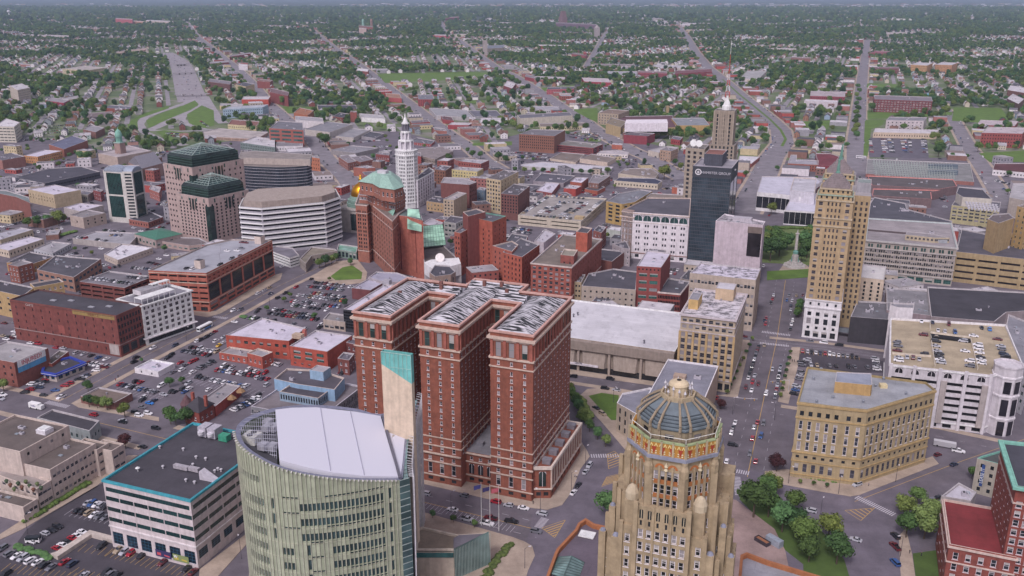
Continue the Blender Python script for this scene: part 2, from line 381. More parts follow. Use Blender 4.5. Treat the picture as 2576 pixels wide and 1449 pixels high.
def ribbon(name,pts,w,z,mat,z0=None,w2=None,kind='structure',keep=True,ends=True,parent=None):
 if z<.05:ZC[0]+=ZC[1];z=ZC[0]
 P=[Vector(p)for p in pts];n=len(P);Lf,Rt=[],[]
 for i in range(n):
  t=(P[min(i+1,n-1)]-P[max(i-1,0)]).normalized();nn=Vector((-t.y,t.x));ww=w/2 if w2 is None else(w+(w2-w)*i/(n-1))/2
  Lf.append(P[i]+nn*ww);Rt.append(P[i]-nn*ww)
 b=MB()
 for i in range(n-1):
  a,c,d,e=Rt[i],Rt[i+1],Lf[i+1],Lf[i]
  b.q((a.x,a.y,z),(c.x,c.y,z),(d.x,d.y,z),(e.x,e.y,z))
  if z0 is not None:b.q((a.x,a.y,z0),(c.x,c.y,z0),(c.x,c.y,z),(a.x,a.y,z));b.q((d.x,d.y,z0),(e.x,e.y,z0),(e.x,e.y,z),(d.x,d.y,z))
 o=b.build(name,mat,parent);o['kind']=kind
 if keep:RD.append(([tuple(p)for p in P],w))
 return o
def path(*pts):return[W(*p)for p in pts]
def dense(P,step=40):
 out=[]
 for a,b in zip(P,P[1:]):
  k=max(1,int(math.dist(a,b)/step));out+=[(a[0]+(b[0]-a[0])*i/k,a[1]+(b[1]-a[1])*i/k)for i in range(k)]
 return out+[P[-1]]
ART={'R2':(path(('a1',1730,60),('a1',1730,100),('a1',1900,250),('a1',1990,370),('a1',2200,540),('a1',2400,700),('a2',0,880),('a2',120,1040),('a2',300,1200),('b2',460,-30),('b2',560,50),('b2',700,250),('b2',900,430),('b2',1000,560)),24),'R3':(path(('a2',180,180),('a2',570,300),('a2',700,410),('a2',850,520),('a2',1000,620),('a2',1200,770),('a2',1400,930),('a2',1600,1080),('a2',1750,1200),('a2',1950,1350),('b2',2150,140),('b2',2300,270),('b2',2450,360)),22),'R4':(path(('a2',2115,4),('a2',1930,130),('a2',1880,230),('a2',1890,310),('a2',2050,410),('a2',2250,560),('a2',2450,700),('a3',0,750),('a3',160,850),('a3',350,970),('a3',520,1090),('a3',700,1200),('a3',850,1310),('b3',1000,60),('b3',1200,170),('b3',1400,250),('b3',1560,360),('b3',1740,460)),26),'R5':(path(('a3',1560,40),('a3',1600,140),('a3',1670,260),('a3',1760,370),('a3',1850,530),('a3',1970,680),('a3',2120,800),('a3',2300,960),('a3',2450,1080),('a4',20,1200),('a4',130,1310),('a4',150,1440),('b4',40,240),('b3',2520,450),('b3',2420,640),('b3',2330,800)),30),'R6':(path(('a4',1000,400),('a4',980,560),('a4',960,700),('a4',930,950),('a4',905,1250),('a4',885,1449),('b4',900,400)),24),'R7':(path(('a4',1780,1100),('a4',1870,1200),('a4',1950,1350),('b4',2030,150),('b4',2200,400),('b4',2300,560),('b4',2420,760)),20),'R8':(path(('a3',1000,290),('a3',950,330),('a3',860,480),('a3',740,690)),18),'X':(path(('a1',1650,530),('a1',1800,620),('a1',1840,700),('a1',1870,800),('a1',1910,930),('a1',1950,1020)),58),}
for k,(P,w)in ART.items():
 ribbon('road' if k!='X' else 'expressway',dense(P),w,.008,ROAD if k!='X' else M('9d969c','ground'))
 if k!='X':
  for s in(-1,1):
   Q=inset_line=[]
   for i in range(len(P)):
    t=Vector(P[min(i+1,len(P)-1)])-Vector(P[max(i-1,0)]);t.normalize();Q.append((P[i][0]-t.y*s*(w/2+1.6),P[i][1]+t.x*s*(w/2+1.6)))
   ribbon('pavement',dense(Q,120),3.2,.03,CONC,keep=False)
ribbon('grass',dense(path(('a3',2120,800),('a3',2300,960),('a3',2450,1080),('a4',20,1200),('a4',130,1310),('a4',178,1400),('b4',140,130))),4,.04,GRASS,keep=False,kind='stuff')
for nm,pts,w in(('slip_road',(('a1',1950,1000),('a1',1860,1040),('a1',1620,1120),('a1',1460,1180),('a1',1405,1250),('a1',1450,1330),('a1',1600,1400),('b1',1720,90),('b1',1860,120)),11),('slip_road',(('a1',2010,1010),('a1',2040,1060),('a1',1960,1110),('a1',1780,1180),('a1',1600,1270),('a1',1500,1310)),14),('slip_road',(('a1',1860,1150),('a1',1830,1200),('a1',1900,1260),('a1',2060,1300),('a1',2300,1310)),9),('slip_road',(('a1',2060,970),('a1',2110,1060),('a1',2190,1190),('a1',2250,1240)),14),('road',(('a1',1500,1310),('a1',1800,1320),('a1',2300,1310)),8)):
 ribbon(nm,dense(path(*pts)),w+2,.012,M('a39da2','ground'))
for q in([('a1',1470,1210),('a1',1600,1150),('a1',1850,1060),('a1',1960,1010),('a1',2000,1050),('a1',1900,1110),('a1',1600,1240),('a1',1500,1290)],[('a1',1280,1240),('a1',1420,1150),('a1',1700,1060),('a1',1700,1090),('a1',1380,1200),('a1',1390,1310),('a1',1290,1300)],[('a1',1880,1150),('a1',2030,1060),('a1',2150,1110),('a1',2160,1260),('a1',2050,1290),('a1',1900,1240)],[('a1',1560,1320),('a1',1650,1310),('a1',1850,1330),('a1',1700,1360),('a1',1820,1440),('a1',1700,1420)],[('a1',1640,1290),('a1',1820,1200),('a1',1950,1300)],[('a2',1220,750),('a2',1350,738),('a2',2180,725),('a2',2440,740),('a2',2200,795),('a2',1300,835)],[('a3',600,1100),('a3',860,1085),('a3',860,1230),('a3',780,1200)],[('a4',975,1205),('a4',1180,1205),('a4',1150,1260),('a4',1040,1300),('a4',1020,1449),('b4',1000,235),('b4',960,235)],[('a4',1870,1080),('a4',2350,1090),('a4',2430,1210),('a4',2200,1240),('a4',1850,1215)],[('b4',2120,200),('b4',2650,170),('b4',2650,290),('b4',2230,290)],[('a4',1000,840),('a4',1400,850),('a4',1400,885),('a4',990,880)],[('a2',1080,1240),('a2',1160,1235),('a2',1200,1290),('a2',1085,1290)],[('a2',1215,1245),('a2',1390,1240),('a2',1390,1292),('a2',1260,1292)],[('a2',265,1070),('a2',600,1080),('a2',610,1140),('a2',320,1140)],[('a3',290,885),('a3',720,850),('a3',620,890),('a3',330,920)],[('a4',1000,1110),('a4',1860,1125),('a4',1850,1160),('a4',1000,1200)],[('a4',350,1225),('a4',640,1215),('a4',600,1300),('a4',380,1300)],[('a2',1370,1030),('a2',1480,1030),('a2',1490,1060),('a2',1370,1060)],[('a2',2020,1010),('a2',2300,1010),('a2',2300,1040),('a2',2020,1040)],[('b2',2180,100),('b2',2576,80),('b2',2576,120),('b2',2180,125)],[('a3',840,1070),('a3',640,1080),('a3',600,1085)],[('a4',380,300),('a4',560,285),('a4',820,270),('a4',800,300),('a4',560,315)],[('b3',780,55),('b3',900,60),('b3',890,85),('b3',760,80)]):
 if len(q)>3:P=[W(*p)for p in q];flat('grass',P,.06,GRASS,'stuff');OCC.append(P)
STA=path(('v',150,1010),('v',275,943),('v',375,890),('v',475,840),('v',600,776),('v',644,752),('v',700,720),('v',760,692),('v',840,655))
DEL=path(('v',-120,978),('v',0,1004),('v',110,1030),('v',225,1058),('v',400,1100),('v',580,1144),('v',800,1200),('v',1060,1262),('v',1200,1296),('v',1360,1335))
CRT=path(('v',1880,1200),('v',1922,1000),('v',1955,850),('v',1976,705))
FRK=path(('v',1100,880),('v',1428,943),('v',1638,975),('v',1850,1018),('v',1960,1042),('v',2150,1070),('v',2362,1098),('v',2600,1150))
MNS=path(('v',1820,845),('v',1932,862),('v',2080,877),('v',2225,897),('v',2330,915))
GEN=path(('v',1590,1165),('v',1520,1080),('v',1450,1010),('v',1400,960))
DLR=path(('v',2150,1262),('v',2300,1205),('v',2420,1160),('v',2620,1090))
HUR=path(('v',440,770),('v',520,800),('v',640,835),('v',760,870))
SQR=path(('v',2160,1240),('v',2215,1330),('v',2245,1449),('v',2260,1560))
TUP=path(('b1',620,1440),('b1',900,1160),('b1',1000,1160),('b1',1380,1230))
ZC[:]=[.012,.003]
for nm,P,w in(('road',STA,15),('road',DEL,19),('road',CRT,24),('road',FRK,16),('road',MNS,15),('road',GEN,13),('road',DLR,18),('road',HUR,12),('road',SQR,17)):
 ribbon(nm,dense(P,20),w,.008,ASPH)
flat('road',[W('v',*p)for p in((1340,1290),(1470,1160),(1590,1145),(1840,1175),(2150,1232),(2300,1205),(2330,1600),(2130,1700),(1860,1215),(1600,1220),(1500,1420),(1400,1700),(1280,1600))],.044,M('726b76','ground'))
MW=M('b5b0b8','flat');MY=M('b09058','flat')
LZ=[0]
def line(name,P,w,mat,dash=None,z=.050):
 LZ[0]+=1;z+=.0004*(LZ[0]%12)
 b=MB();P=[Vector(p)for p in P]
 for a,c in zip(P,P[1:]):
  t=(c-a);Ln=t.length;t.normalize();n=Vector((-t.y,t.x))*w/2;s=0
  while s<Ln:
   e=min(Ln,s+(dash[0]if dash else Ln));p,q=a+t*s,a+t*e
   b.q((p.x-n.x,p.y-n.y,z),(q.x-n.x,q.y-n.y,z),(q.x+n.x,q.y+n.y,z),(p.x+n.x,p.y+n.y,z));s=e+(dash[1]if dash else.01)
 o=b.build(name,mat);o['kind']='structure'
line('lane_marking',CRT,.3,MY);line('lane_marking',DEL[3:],.3,MY);line('lane_marking',STA,.25,MY);line('lane_marking',DLR,.25,MY)
for off in(6.2,-6.2):line('lane_marking',[gp(p,off,0)for p in CRT],.13,MW,(3,6))
for off in(5,-5):line('lane_marking',[gp(p,0,off)for p in DEL[5:]],.18,MW,(3,6))
for P in(STA,FRK):line('lane_marking',[(p[0]+.1,p[1])for p in P],.15,MW,(2,7))
for off in(-3,-1.5,1.5,3):line('tram_rail',[gp(p,0,off)for p in MNS],.25,M('8f8a92','metal'))
def zebra(a,b,w=3.2,n=12,mat=MW):
 m=MB();a=Vector(a);b=Vector(b);t=(b-a)/n;u=t.normalized();nn=Vector((-u.y,u.x))*w/2
 for i in range(n):
  p=a+t*i;q=p+t*.5;m.q((p.x-nn.x,p.y-nn.y,.056),(q.x-nn.x,q.y-nn.y,.056),(q.x+nn.x,q.y+nn.y,.056),(p.x+nn.x,p.y+nn.y,.056))
 o=m.build('crosswalk',mat);o['kind']='structure'
for a,b,n in((('d3',740,325),('d3',1100,320),16),(('c4',-60,548),('c4',230,585),18),(('c4',-80,660),('c4',215,692),18),(('d3',310,910),('d3',240,1000),9),(('d3',2100,520),('d3',2130,700),13),(('d3',2140,700),('d3',2290,620),12),(('d4',830,710),('d4',1190,880),19),(('c1',470,1255),('c1',690,1305),14),(('d3',2020,450),('d3',2230,490),10),(('c1',2150,395),('c1',2290,415),8)):
 zebra(W(*a),W(*b),3.4,n)
for q in([('d3',280,1000),('d3',400,1090),('d3',500,925)],[('d3',905,445),('d3',890,310),('d3',960,280),('d3',1070,385)],[('d3',840,612),('d3',890,520),('d3',1090,470),('d3',1090,530)],[('d4',720,835),('d4',1000,812),('d4',870,930)]):
 P=[W(*p)for p in q];line('lane_marking',P+[P[0]],.25,MY,z=.062);c=tri(P)
 x0,x1=min(p[0]for p in P),max(p[0]for p in P)
 for i in range(1,6):
  s=i/6;a=Vector(P[0]).lerp(Vector(P[1]),s);b=Vector(P[-1]).lerp(Vector(P[-2]),s)if len(P)>3 else Vector(P[2]).lerp(Vector(P[1]),s);line('lane_marking',[a,b],.5,MY,z=.066)
def slab(name,pts,mat,z=.12,kind='structure'):
 LZ[0]+=1;z+=.0012*LZ[0]if z<=.12 else.0004*LZ[0]
 P=[W(*p)for p in pts]
 if area(P)<0:P=P[::-1]
 b=MB();b.prism(P,0,z);o=b.build(name,mat);o['kind']=kind;OCC.append(P);return P
slab('pavement',[('v',1040,1215),('d2',1500,570),('d2',2200,735),('d3',90,800),('d3',330,830),('d3',470,785),('d3',560,660),('d3',640,450),('d3',728,330),('d3',700,270),('d3',560,60),('c3',545,1240),('v',1400,985),('v',1050,940),('v',960,1150)],CONC)
slab('plaza',[('d2',1480,830),('d2',1560,850),('d2',2398,1085),('d3',110,1125),('d3',190,1170),('d3',215,1260),('d3',150,1400),('d3',60,1700),('d2',1500,1700),('d1',2300,1700),('d1',2330,1449),('v',640,1340),('v',800,1235)],CONC)
slab('pavement',[('c4',238,705),('c4',325,705),('c4',300,900),('c4',205,1275),('c4',100,1250),('c4',190,880)],CONC)
slab('pavement',[('c3',2290,625),('c3',2395,635),('c3',2350,870),('c3',2270,1210),('c3',2050,1190),('c3',2160,1180)],CONC)
slab('pavement',[('d4',-30,470),('d4',170,450),('d4',850,560),('d4',1540,330),('d4',1600,400),('d4',860,690),('d4',770,705),('d4',500,660),('d4',-30,560)],CONC)
slab('pavement',[('c3',400,900),('c3',1430,1050),('c3',1420,1090),('c3',400,950)],CONC)
slab('pavement',[('c3',670,1200),('c3',760,1125),('c3',900,1115),('c3',1410,1180),('c3',1500,1280),('d3',1150,330),('d3',1080,290),('d3',850,20),('c3',720,1260)],CONC)
slab('lawn',[('c3',770,1195),('c3',900,1165),('c3',1075,1190),('c3',1060,1440),('c3',1000,1440),('c3',880,1320)],GRASS,.16,'stuff')
slab('plaza',[('d3',2000,720),('d3',2100,740),('d4',60,1010),('d4',160,1210),('d4',200,1400),('d3',2100,1700),('d3',1900,1500)],BRICKP)
slab('park_lawn',[('d3',2130,730),('d3',2230,560),('d4',60,760),('d4',300,880),('d4',470,985),('d4',715,1300),('d4',760,1449),('d4',780,1700),('d4',340,1700),('d4',330,1340),('d4',140,1190),('d4',0,1040),('d3',2250,850)],M('4f6431','ground'),.14,'stuff')
slab('pavement',[('d4',1225,1080),('d4',1290,1000),('d4',1350,1250),('d4',1380,1460),('d4',1400,1700),('d4',1270,1700),('d4',1240,1400)],CONC)
slab('lawn',[('d4',1355,1240),('d4',1640,1200),('d4',1640,1600),('d4',1400,1600)],M('4f6431','ground'),.13,'stuff')
slab('pavement',[('d1',1870,1390),('d1',2300,1060),('d1',2330,1130),('d1',2000,1500),('d1',1850,1600)],CONC)
slab('pavement',[('d1',1200,320),('d1',800,590),('d1',195,935),('d1',0,1060),('d1',0,1110),('d1',215,1010),('d1',900,610),('d1',1290,320)],CONC)
slab('pavement',[('c1',790,1310),('c1',1600,1449),('c1',1600,1410),('c1',1200,1340),('c1',800,1260),('c1',720,1270)],CONC)
slab('lawn',[('c4',-10,-60),('b4',415,1365),('b4',420,1449),('c4',-10,30)],GRASS,.16,'stuff')
slab('park',[('b4',-60,1300),('b4',-40,960),('b4',160,930),('b4',520,940),('b4',430,1330)],M('6b7a4a','ground'),.1,'stuff')
slab('plaza',[('b4',120,1370),('b4',180,1290),('b4',350,1290),('b4',420,1360),('b4',410,1400),('b4',100,1395)],CONC,.13)
slab('lawn',[('b2',750,1440),('b2',870,1350),('b2',970,1330),('b2',1070,1400),('b2',1060,1470),('b2',800,1480)],GRASS,.16,'stuff')
slab('pavement',[('b2',560,1440),('b2',800,1290),('b2',1020,1270),('b2',1120,1400),('b2',1100,1500),('b2',800,1540),('b2',600,1490)],CONC,.1)
slab('pavement',[('e1',900,1180),('e1',1320,1240),('e1',2200,690),('e1',2330,660),('e1',2300,760),('e1',1400,1270),('e1',1200,1330),('e1',900,1280)],CONC)
for P,off in((STA,-9.3),(STA[:4],9.3)):
 Q=[gp(p,-off,0)for p in P];ribbon('pavement',Q,3.6,.12,CONC,z0=0,keep=False)
for P,off in((DEL[:3],11.5),(DEL[4:7],11.5),(DEL[:5],-11.5),(FRK[:3],-9.5),(FRK[4:],9.8),(MNS[1:4],9)):
 LZ[0]+=1;ribbon('pavement',[gp(p,0,off)for p in P],3.6,.17+.001*LZ[0]-.06,CONC,z0=0,keep=False)
for q,mt in(([('d1',700,700),('d1',1010,560),('d1',1100,1150),('d1',850,1040),('d1',480,1230),('d1',150,1150),('d1',250,1010)],DARKLOT),([('d1',-100,1600),('d1',0,1260),('d1',500,1250),('d1',860,1090),('d1',1900,1360),('d1',1850,1600)],DARKLOT),([('d1',250,1000),('d1',900,610),('d1',1000,560),('d1',1010,640),('d1',700,720)],DARKLOT),([('c4',320,740),('c4',1160,800),('c4',1160,960),('c4',900,960),('c4',300,900)],DARKLOT),([('b4',1020,40),('b4',1600,60),('b4',1620,255),('b4',1000,240)],M('66616c','ground')),([('b4',1620,90),('b4',1960,120),('b4',1700,130)],DARKLOT)):
 OCC.append([W(*p)for p in q]);LZ[0]+=1;flat('car_park',OCC[-1],.0072+.0004*(LZ[0]%9),mt)
for q in([('d1',480,1270),('d1',545,1300),('d1',860,1090),('d1',1080,1150),('d1',1075,1110),('d1',845,1050),('d1',530,1255)],):
 P=[W(*p)for p in q]
 if area(P)<0:P.reverse()
 b=MB();b.prism(P,0,1.6);o=b.build('retaining_wall',M('b1a59d','wall'));o['label']='low pale stone retaining wall between the two dark front car parks';o['category']='wall'
def bays(t,a,b,n,ln=5.0,both=False,mat=None):
 A,B=Vector(W(t,*a)),Vector(W(t,*b));d=(B-A).normalized();nn=Vector((-d.y,d.x))
 m=MB()
 for i in range(n+1):
  p=A+(B-A)*i/n
  for s in((-1,1)if both else(1,)):
   q=p+nn*ln*s;u=d*.08;m.q((p.x-u.x,p.y-u.y,.05),(p.x+u.x,p.y+u.y,.05),(q.x+u.x,q.y+u.y,.05),(q.x-u.x,q.y-u.y,.05))
 o=m.build('parking_bay_lines',mat or MW);o['kind']='structure'
bays('d1',(1080,1195),(1840,1400),16,-5.2,mat=MY);bays('d1',(690,1130),(1060,1190),6,-5,mat=MY);bays('d1',(100,1330),(720,1420),12,-5,mat=MY);bays('d1',(640,1440),(1040,1560),8,5,mat=MY)
bays('d2',(1560,810),(2380,1040),22,4.6);bays('c4',(325,740),(915,800),13,-5,mat=MY)
bays('d1',(600,880),(1020,970),9,5);bays('c1',(1180,1120),(1650,1200),12,5,True,mat=MW);bays('c1',(1830,1000),(2600,1180),18,5,True)
def Zn(nx,ny,w,h,kind='sash',z0=None,z1=None,**k):return dict(nx=nx,ny=ny,w=w,h=h,kind=kind,z0=z0,z1=z1,**k)
WR,DR,GR='cfc8d6','4b4750','8b8790'
def text3(root,s,p,rz,size,col,name='lettering',tilt=math.pi/2,depth=.12):
 c=bpy.data.curves.new(name,'FONT');c.body=s;c.size=size;c.extrude=depth;c.align_x='CENTER';c.align_y='CENTER'
 tmp=bpy.data.objects.new(name,c);me=bpy.data.meshes.new_from_object(tmp);bpy.data.objects.remove(tmp);bpy.data.curves.remove(c)
 o=bpy.data.objects.new(name,me);COL.objects.link(o);me.materials.clear();me.materials.append(M(col,'flat'));r=root.location
 o.parent=root;o.location=(p[0]-r[0],p[1]-r[1],p[2]-r[2]);o.rotation_euler=(tilt,0,rz);return o
r,P,h=bld('dark roofed office block with bright teal roof edge, window bands and blue ground floor windows','d1',[(960,545),(1780,735),None,(1780,5)],1385,'b9aeb0',DR,cat='office',kit=0,cop='2f93a3',fac={0:[Zn(1,1,-.998,1.9,'band_dark_1d3b3c',-4.9,-2.6),Zn(6,3,-.955,1.9,'band_dark_1d3b3c',10.0,-5.4),Zn(6,1,-.74,5.2,'big_blue_21313f',1.2,7.6)],1:[Zn(1,1,-.998,1.9,'band_dark_1d3b3c',-4.9,-2.6),Zn(6,3,-.955,1.9,'band_dark_1d3b3c',10.0,-5.4),Zn(7,1,-.7,3.6,'big_blue_21313f',3,7.6)]},cornice=[(-.9,.9,.35,'2f93a3'),(9.0,.5,.3,'c9c2c4')])
TEAL=(P,h)
b=MB();c=W('d1',1930,110,h)
for i in range(2):
 q=gp(c,i*4.6,0);b.box(q,(3.8,5,4.2),GA,h-.5);b.k=1;b.lathe(gp(q,0,-3.0),[(1.3,h+1),(1.3,h+2.2),(1.1,h+2.3)],12);b.k=0
b.build('cooling_unit',[M('a39fa8','metal'),M('b8b5bb','metal')],r)
MB().box(W('d1',2105,160,h),(4,3,2.6),GA,h-.7).build('generator',M('3c8a70','metal'),r)
MB().box(W('d1',1700,435,h),(6.5,1.6,1.5),GA,h-.4).build('duct',M('9b969c','metal'),r);MB().box(W('d1',1820,455,h),(4.5,1.6,1.5),GA,h-.4).build('duct',M('9b969c','metal'),r)
c=W('d1',1960,520,h);b=MB();a_=[gp(c,-3.2,-1.6),gp(c,3.2,-1.6),gp(c,3.2,1.6),gp(c,-3.2,1.6)];b.q(*[(*q,h-.9)for q in a_]);b.q((*a_[0],h-.9),(*a_[1],h-.9),(*a_[0],h+2.4));b.q((*a_[3],h-.9),(*a_[0],h-.9),(*a_[0],h+2.4),(*a_[3],h+2.4));b.q((*a_[1],h-.9),(*a_[2],h-.9),(*a_[3],h+2.4),(*a_[0],h+2.4));b.build('stair_housing',M('b5b0b8','metal'),r)
for x,y in((1495,235),(1715,255),(1835,330),(1925,345),(1805,400),(1525,420),(1740,545),(1820,565),(2010,460),(2040,440),(2070,450)):
 c=W('d1',x,y,h);MB().lathe(c,[(.35,h-.9),(.35,h-.1),(.6,h),(.5,h+.3)],8).build('roof_vent',M('b5b2b8','metal'),r)
c=W('d1',1290,450,h);MB().lathe(c,[(.15,h-.9),(.15,h+.3),(.9,h+.6),(.2,h+1.1)],10).build('dish_antenna',M('d5d3d8','metal'),r)
for k,(x0,x1,col,col2,s)in enumerate(((.52,.70,'35305a','b9505a','72'),(.72,.90,'7d8a5c','b9a84a','W'))):
 p0,p1=quadpts(P,x0,0),quadpts(P,x1,0);n=(GU[1],-GU[0]);t=thing('banner',('dark blue and red banner' if k==0 else 'green and yellow banner with a white W')+' on the teal edged office wall','banner',(p0[0]+n[0]*.2,p0[1]+n[1]*.2,1.3))
 b=MB();f=lambda s_,z,o=.2:(p0[0]+(p1[0]-p0[0])*s_+n[0]*o,p0[1]+(p1[1]-p0[1])*s_+n[1]*o,z)
 b.q(f(0,1.3),f(1,1.3),f(1,4.2),f(0,4.2));b.k=1;b.q(f(.1,1.9,.24),f(.35,1.9,.24),f(.35,3.1,.24),f(.1,3.1,.24));b.q(f(.55,2.1,.24),f(.9,1.9,.24),f(.9,2.5,.24),f(.55,2.7,.24));b.build('cloth',[M(col,'flat'),M(col2,'flat')],t)
 if k:text3(t,'W',f(.2,3.1,.3),GA,1.6,'e4e2e6')
hB=hgt('d1',465,455,763)
pz=[Zn(9,3,1.9,1.5,'pane_grey',1.5,-1.2)]
r,P,h=bld('cream stepped art deco building with flat brown roof terraces beside the car park','d1',[(220,390),(465,455),(895,205)],763,'b3a49c','6f635f',kit=2,fac={1:[Zn(5,3,1.6,1.5,'pane_grey',1.2,-1.4,g=2,gs=.6)]},cop='b9a9a0')
rt=r
def tier(t,pts,hh,**k):
 k.setdefault('wall','b3a49c');k.setdefault('roof','6f635f');k.setdefault('kit',1)
 return bld('',t,pts,-hh,root=rt,cop='b9a9a0',**k)
tier('d1',[(-330,165),(185,285),(635,35)],hB+6,fac={1:[Zn(4,1,1.3,1.4,'pane_dark',-4,-1.5)]},kit=3)
tier('d1',[(690,215),(905,268),(1035,205)],hB-2.2,fac={1:[Zn(2,3,2.6,1.4,'pane_grey',1.2,-1.2)]},kit=0)
tier('d1',[(850,235),(1045,278),(1172,210)],hB-3.2,fac={1:[Zn(2,2,2.8,1.4,'pane_grey',1.2,-1.2)]},kit=0)
tier('d1',[(-120,470),(345,632),(475,552),None][:3],hB-4.5,kit=0,roof='a79b97',fac={0:[Zn(8,2,2.2,1.4,'pane_grey',2,-1)],1:[Zn(3,2,2.4,1.4,'pane_grey',1.2,-1)]},snap=False)
tier('d1',[(-160,690),(215,805),(335,720)],hB-8,kit=2,fac={1:[Zn(3,1,1.8,1.4,'pane_grey',2,-1)]})
c=W('d1',420,85,hB+6);o=MB();o.box(c,(5.2,4.6,2),GA,hB+5);o.k=1;o.box(c,(4.2,3.6,.5),GA,hB+7);o.build('air_unit',[M('c9c6cc','metal'),M('d8d6da','metal')],rt)
for i in range(10):
 q=W('d1',60+i*36,560+(i*37)%90,hB-4.5);MB().lathe(q,[(.45,hB-5.4),(.6,hB-4.7),(.9,hB-4.3),(.5,hB-3.7)],7).build('planter',M(('41503a','6d4a3c','5b6642')[i%3],'flat'),rt)
bld('low building with plain dark flat roof and glass end beside the cream stepped building','c1',[(370,1410),(900,1545),(1000,1440),(530,1325)],-8,'8b9294',DR,auto='pane',snap=False,kit=0)
r,P,h=bld('long five storey dark red brick warehouse with faded painted sign','c1',[(220,180),(1165,385),(1420,265)],805,'6e3d38',DR,wk='brick',cop='5c3a38',kit=0,fac={0:[Zn(12,5,.8,1.7,'dark',2,-2.2)],1:[Zn(9,4,1.5,2.4,'dark',8,-1.5),Zn(3,1,5,5,'big_dark',.4,7,gs=.3)]},cornice=[(7.2,.5,.25,'8d7673'),(-1.2,.3,.15,'5c3a38')])
def wallsign(P,e,s0,s1,z0,z1,col,s=None,size=2.2,tcol='b79a56',label='',out=.12,root=None,cat='sign',name='wall_sign',rd=0):
 A,B=P[e],P[(e+1)%len(P)];a=math.atan2(B[1]-A[1],B[0]-A[0]);n=(math.sin(a),-math.cos(a))
 f=lambda q,z,o:(A[0]+(B[0]-A[0])*q+n[0]*o,A[1]+(B[1]-A[1])*q+n[1]*o,z)
 t=root or thing(name,label,cat,f((s0+s1)/2,z0,out))
 if col:b=MB();b.q(f(s0,z0,out),f(s1,z0,out),f(s1,z1,out),f(s0,z1,out));b.build('panel',M(col,'wall'),t)
 if s:text3(t,s,f((s0+s1)/2,(z0+z1)/2,out+.1),a,size,tcol,depth=.03)
 return t
wallsign(P,0,.60,.985,h-3.0,h-.5,'8b7440','HERTZ',2.6,'6f3f34',root=r);wallsign(P,0,.135,.25,h-2.6,h-.9,None,'CARTE',2.0,'b9a9a6',root=r)
wallsign(P,0,.90,.985,1,7.5,'a09693',root=r);wallsign(P,0,.44,.50,9,14,'8c4a42',root=r)
for x,y in((535,220),(715,222),(918,287),(1098,280)):
 MB().box(W('c1',x,y,h),(3.8,1.9,.5),GA,h-.9).build('skylight',M('8f8f96','metal'),r)
r,P,h=bld('white seven storey building with paired windows and white rooftop canopy','c1',[(1185,215),(1425,285),(1870,115)],690,'d3cdd0',GR,kit=4,cop='d9d4d8',fac={1:[Zn(8,5,2.3,2.1,'pane_grey_4a4446',5.2,-3.6,g=1,rec=.3),Zn(13,1,1.2,1.7,'pane_grey_4a4446',-3.4,-1),Zn(1,1,-.9,2.6,'band_dark',.4,4.2)],0:[Zn(3,6,1.2,2,'dark',4,-1)]},cornice=[(-.7,.7,.9,'ddd8dc'),(4.3,.5,1.4,'c9c2c6')])
for k,(s0,s1,t0,t1,z)in enumerate(((.0,.16,.62,.98,3.2),(.68,.98,.02,.68,3.2))):
 Q=sub(P,s0,s1,t0,t1);b=MB();b.prism(Q,h+z,h+z+.35)
 for q in Q:b.tube((*q,h-.5),(*q,h+z),.16,4)
 for j in range(1,6):q=quadpts(P,s1,t0+(t1-t0)*j/6);b.tube((*q,h-.5),(*q,h+z),.14,4)
 b.build('roof_canopy',M('e0dde4','trim'),r)
pblock(r,sub(P,.0,.35,.3,.75),h,h+3,'b9b4b8',roof='a5a2a8')
r,P,h=bld('tan five storey building with dark roof at the left edge beside the brick warehouse','c1',[(-260,85),(225,190),(345,100)],440,'a58a5e',DR,kit=2,fac={0:[Zn(5,3,2.2,1.8,'pane_dark',3,-1.5)]})
tier_rt=r;rt=r;tier('c1',[(300,60),(345,100),(620,30)],h+1.5,wall='a58a5e',roof=DR,kit=0)
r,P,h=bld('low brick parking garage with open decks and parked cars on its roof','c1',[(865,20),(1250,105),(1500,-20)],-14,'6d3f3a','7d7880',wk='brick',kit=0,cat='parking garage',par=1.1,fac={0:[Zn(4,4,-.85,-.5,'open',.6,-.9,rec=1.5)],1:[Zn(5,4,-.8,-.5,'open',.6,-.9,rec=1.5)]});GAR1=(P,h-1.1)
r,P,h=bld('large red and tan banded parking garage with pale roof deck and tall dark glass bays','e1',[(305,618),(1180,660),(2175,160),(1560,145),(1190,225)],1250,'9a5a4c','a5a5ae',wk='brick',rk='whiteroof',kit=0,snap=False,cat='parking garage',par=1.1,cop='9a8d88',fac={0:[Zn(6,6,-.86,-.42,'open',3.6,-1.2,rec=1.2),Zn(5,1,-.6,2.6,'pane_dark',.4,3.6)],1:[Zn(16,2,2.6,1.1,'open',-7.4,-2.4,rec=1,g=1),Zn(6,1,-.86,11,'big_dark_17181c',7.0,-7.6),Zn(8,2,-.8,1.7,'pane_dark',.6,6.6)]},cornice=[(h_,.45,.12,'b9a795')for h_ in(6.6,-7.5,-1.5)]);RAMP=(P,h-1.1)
for x,y,w_ in((1085,500,5),(1990,130,5.5)):
 c=W('e1',x,y+60,h);MB().box(c,(w_,w_*.9,5.5),GA,h-1).build('stair_tower',M('b7a89f','wall'),r);MB().box(c,(w_-.6,w_*.9-.6,.15),GA,h+4.55).build('stair_roof',M(DR,'roof'),r)
for k in range(7):
 P0=gp(P[1],.05,0);q=gp(P[1],0,12+k*9.6)
for x,y in((1390,480),(1400,350),(1110,270),(1085,430),(1700,260)):
 c=W('e1',x,y,h);MB().tube((*c,h-1),(*c,h+6),.12,4).build('lamp_mast',M('8e8a92','metal'),r)
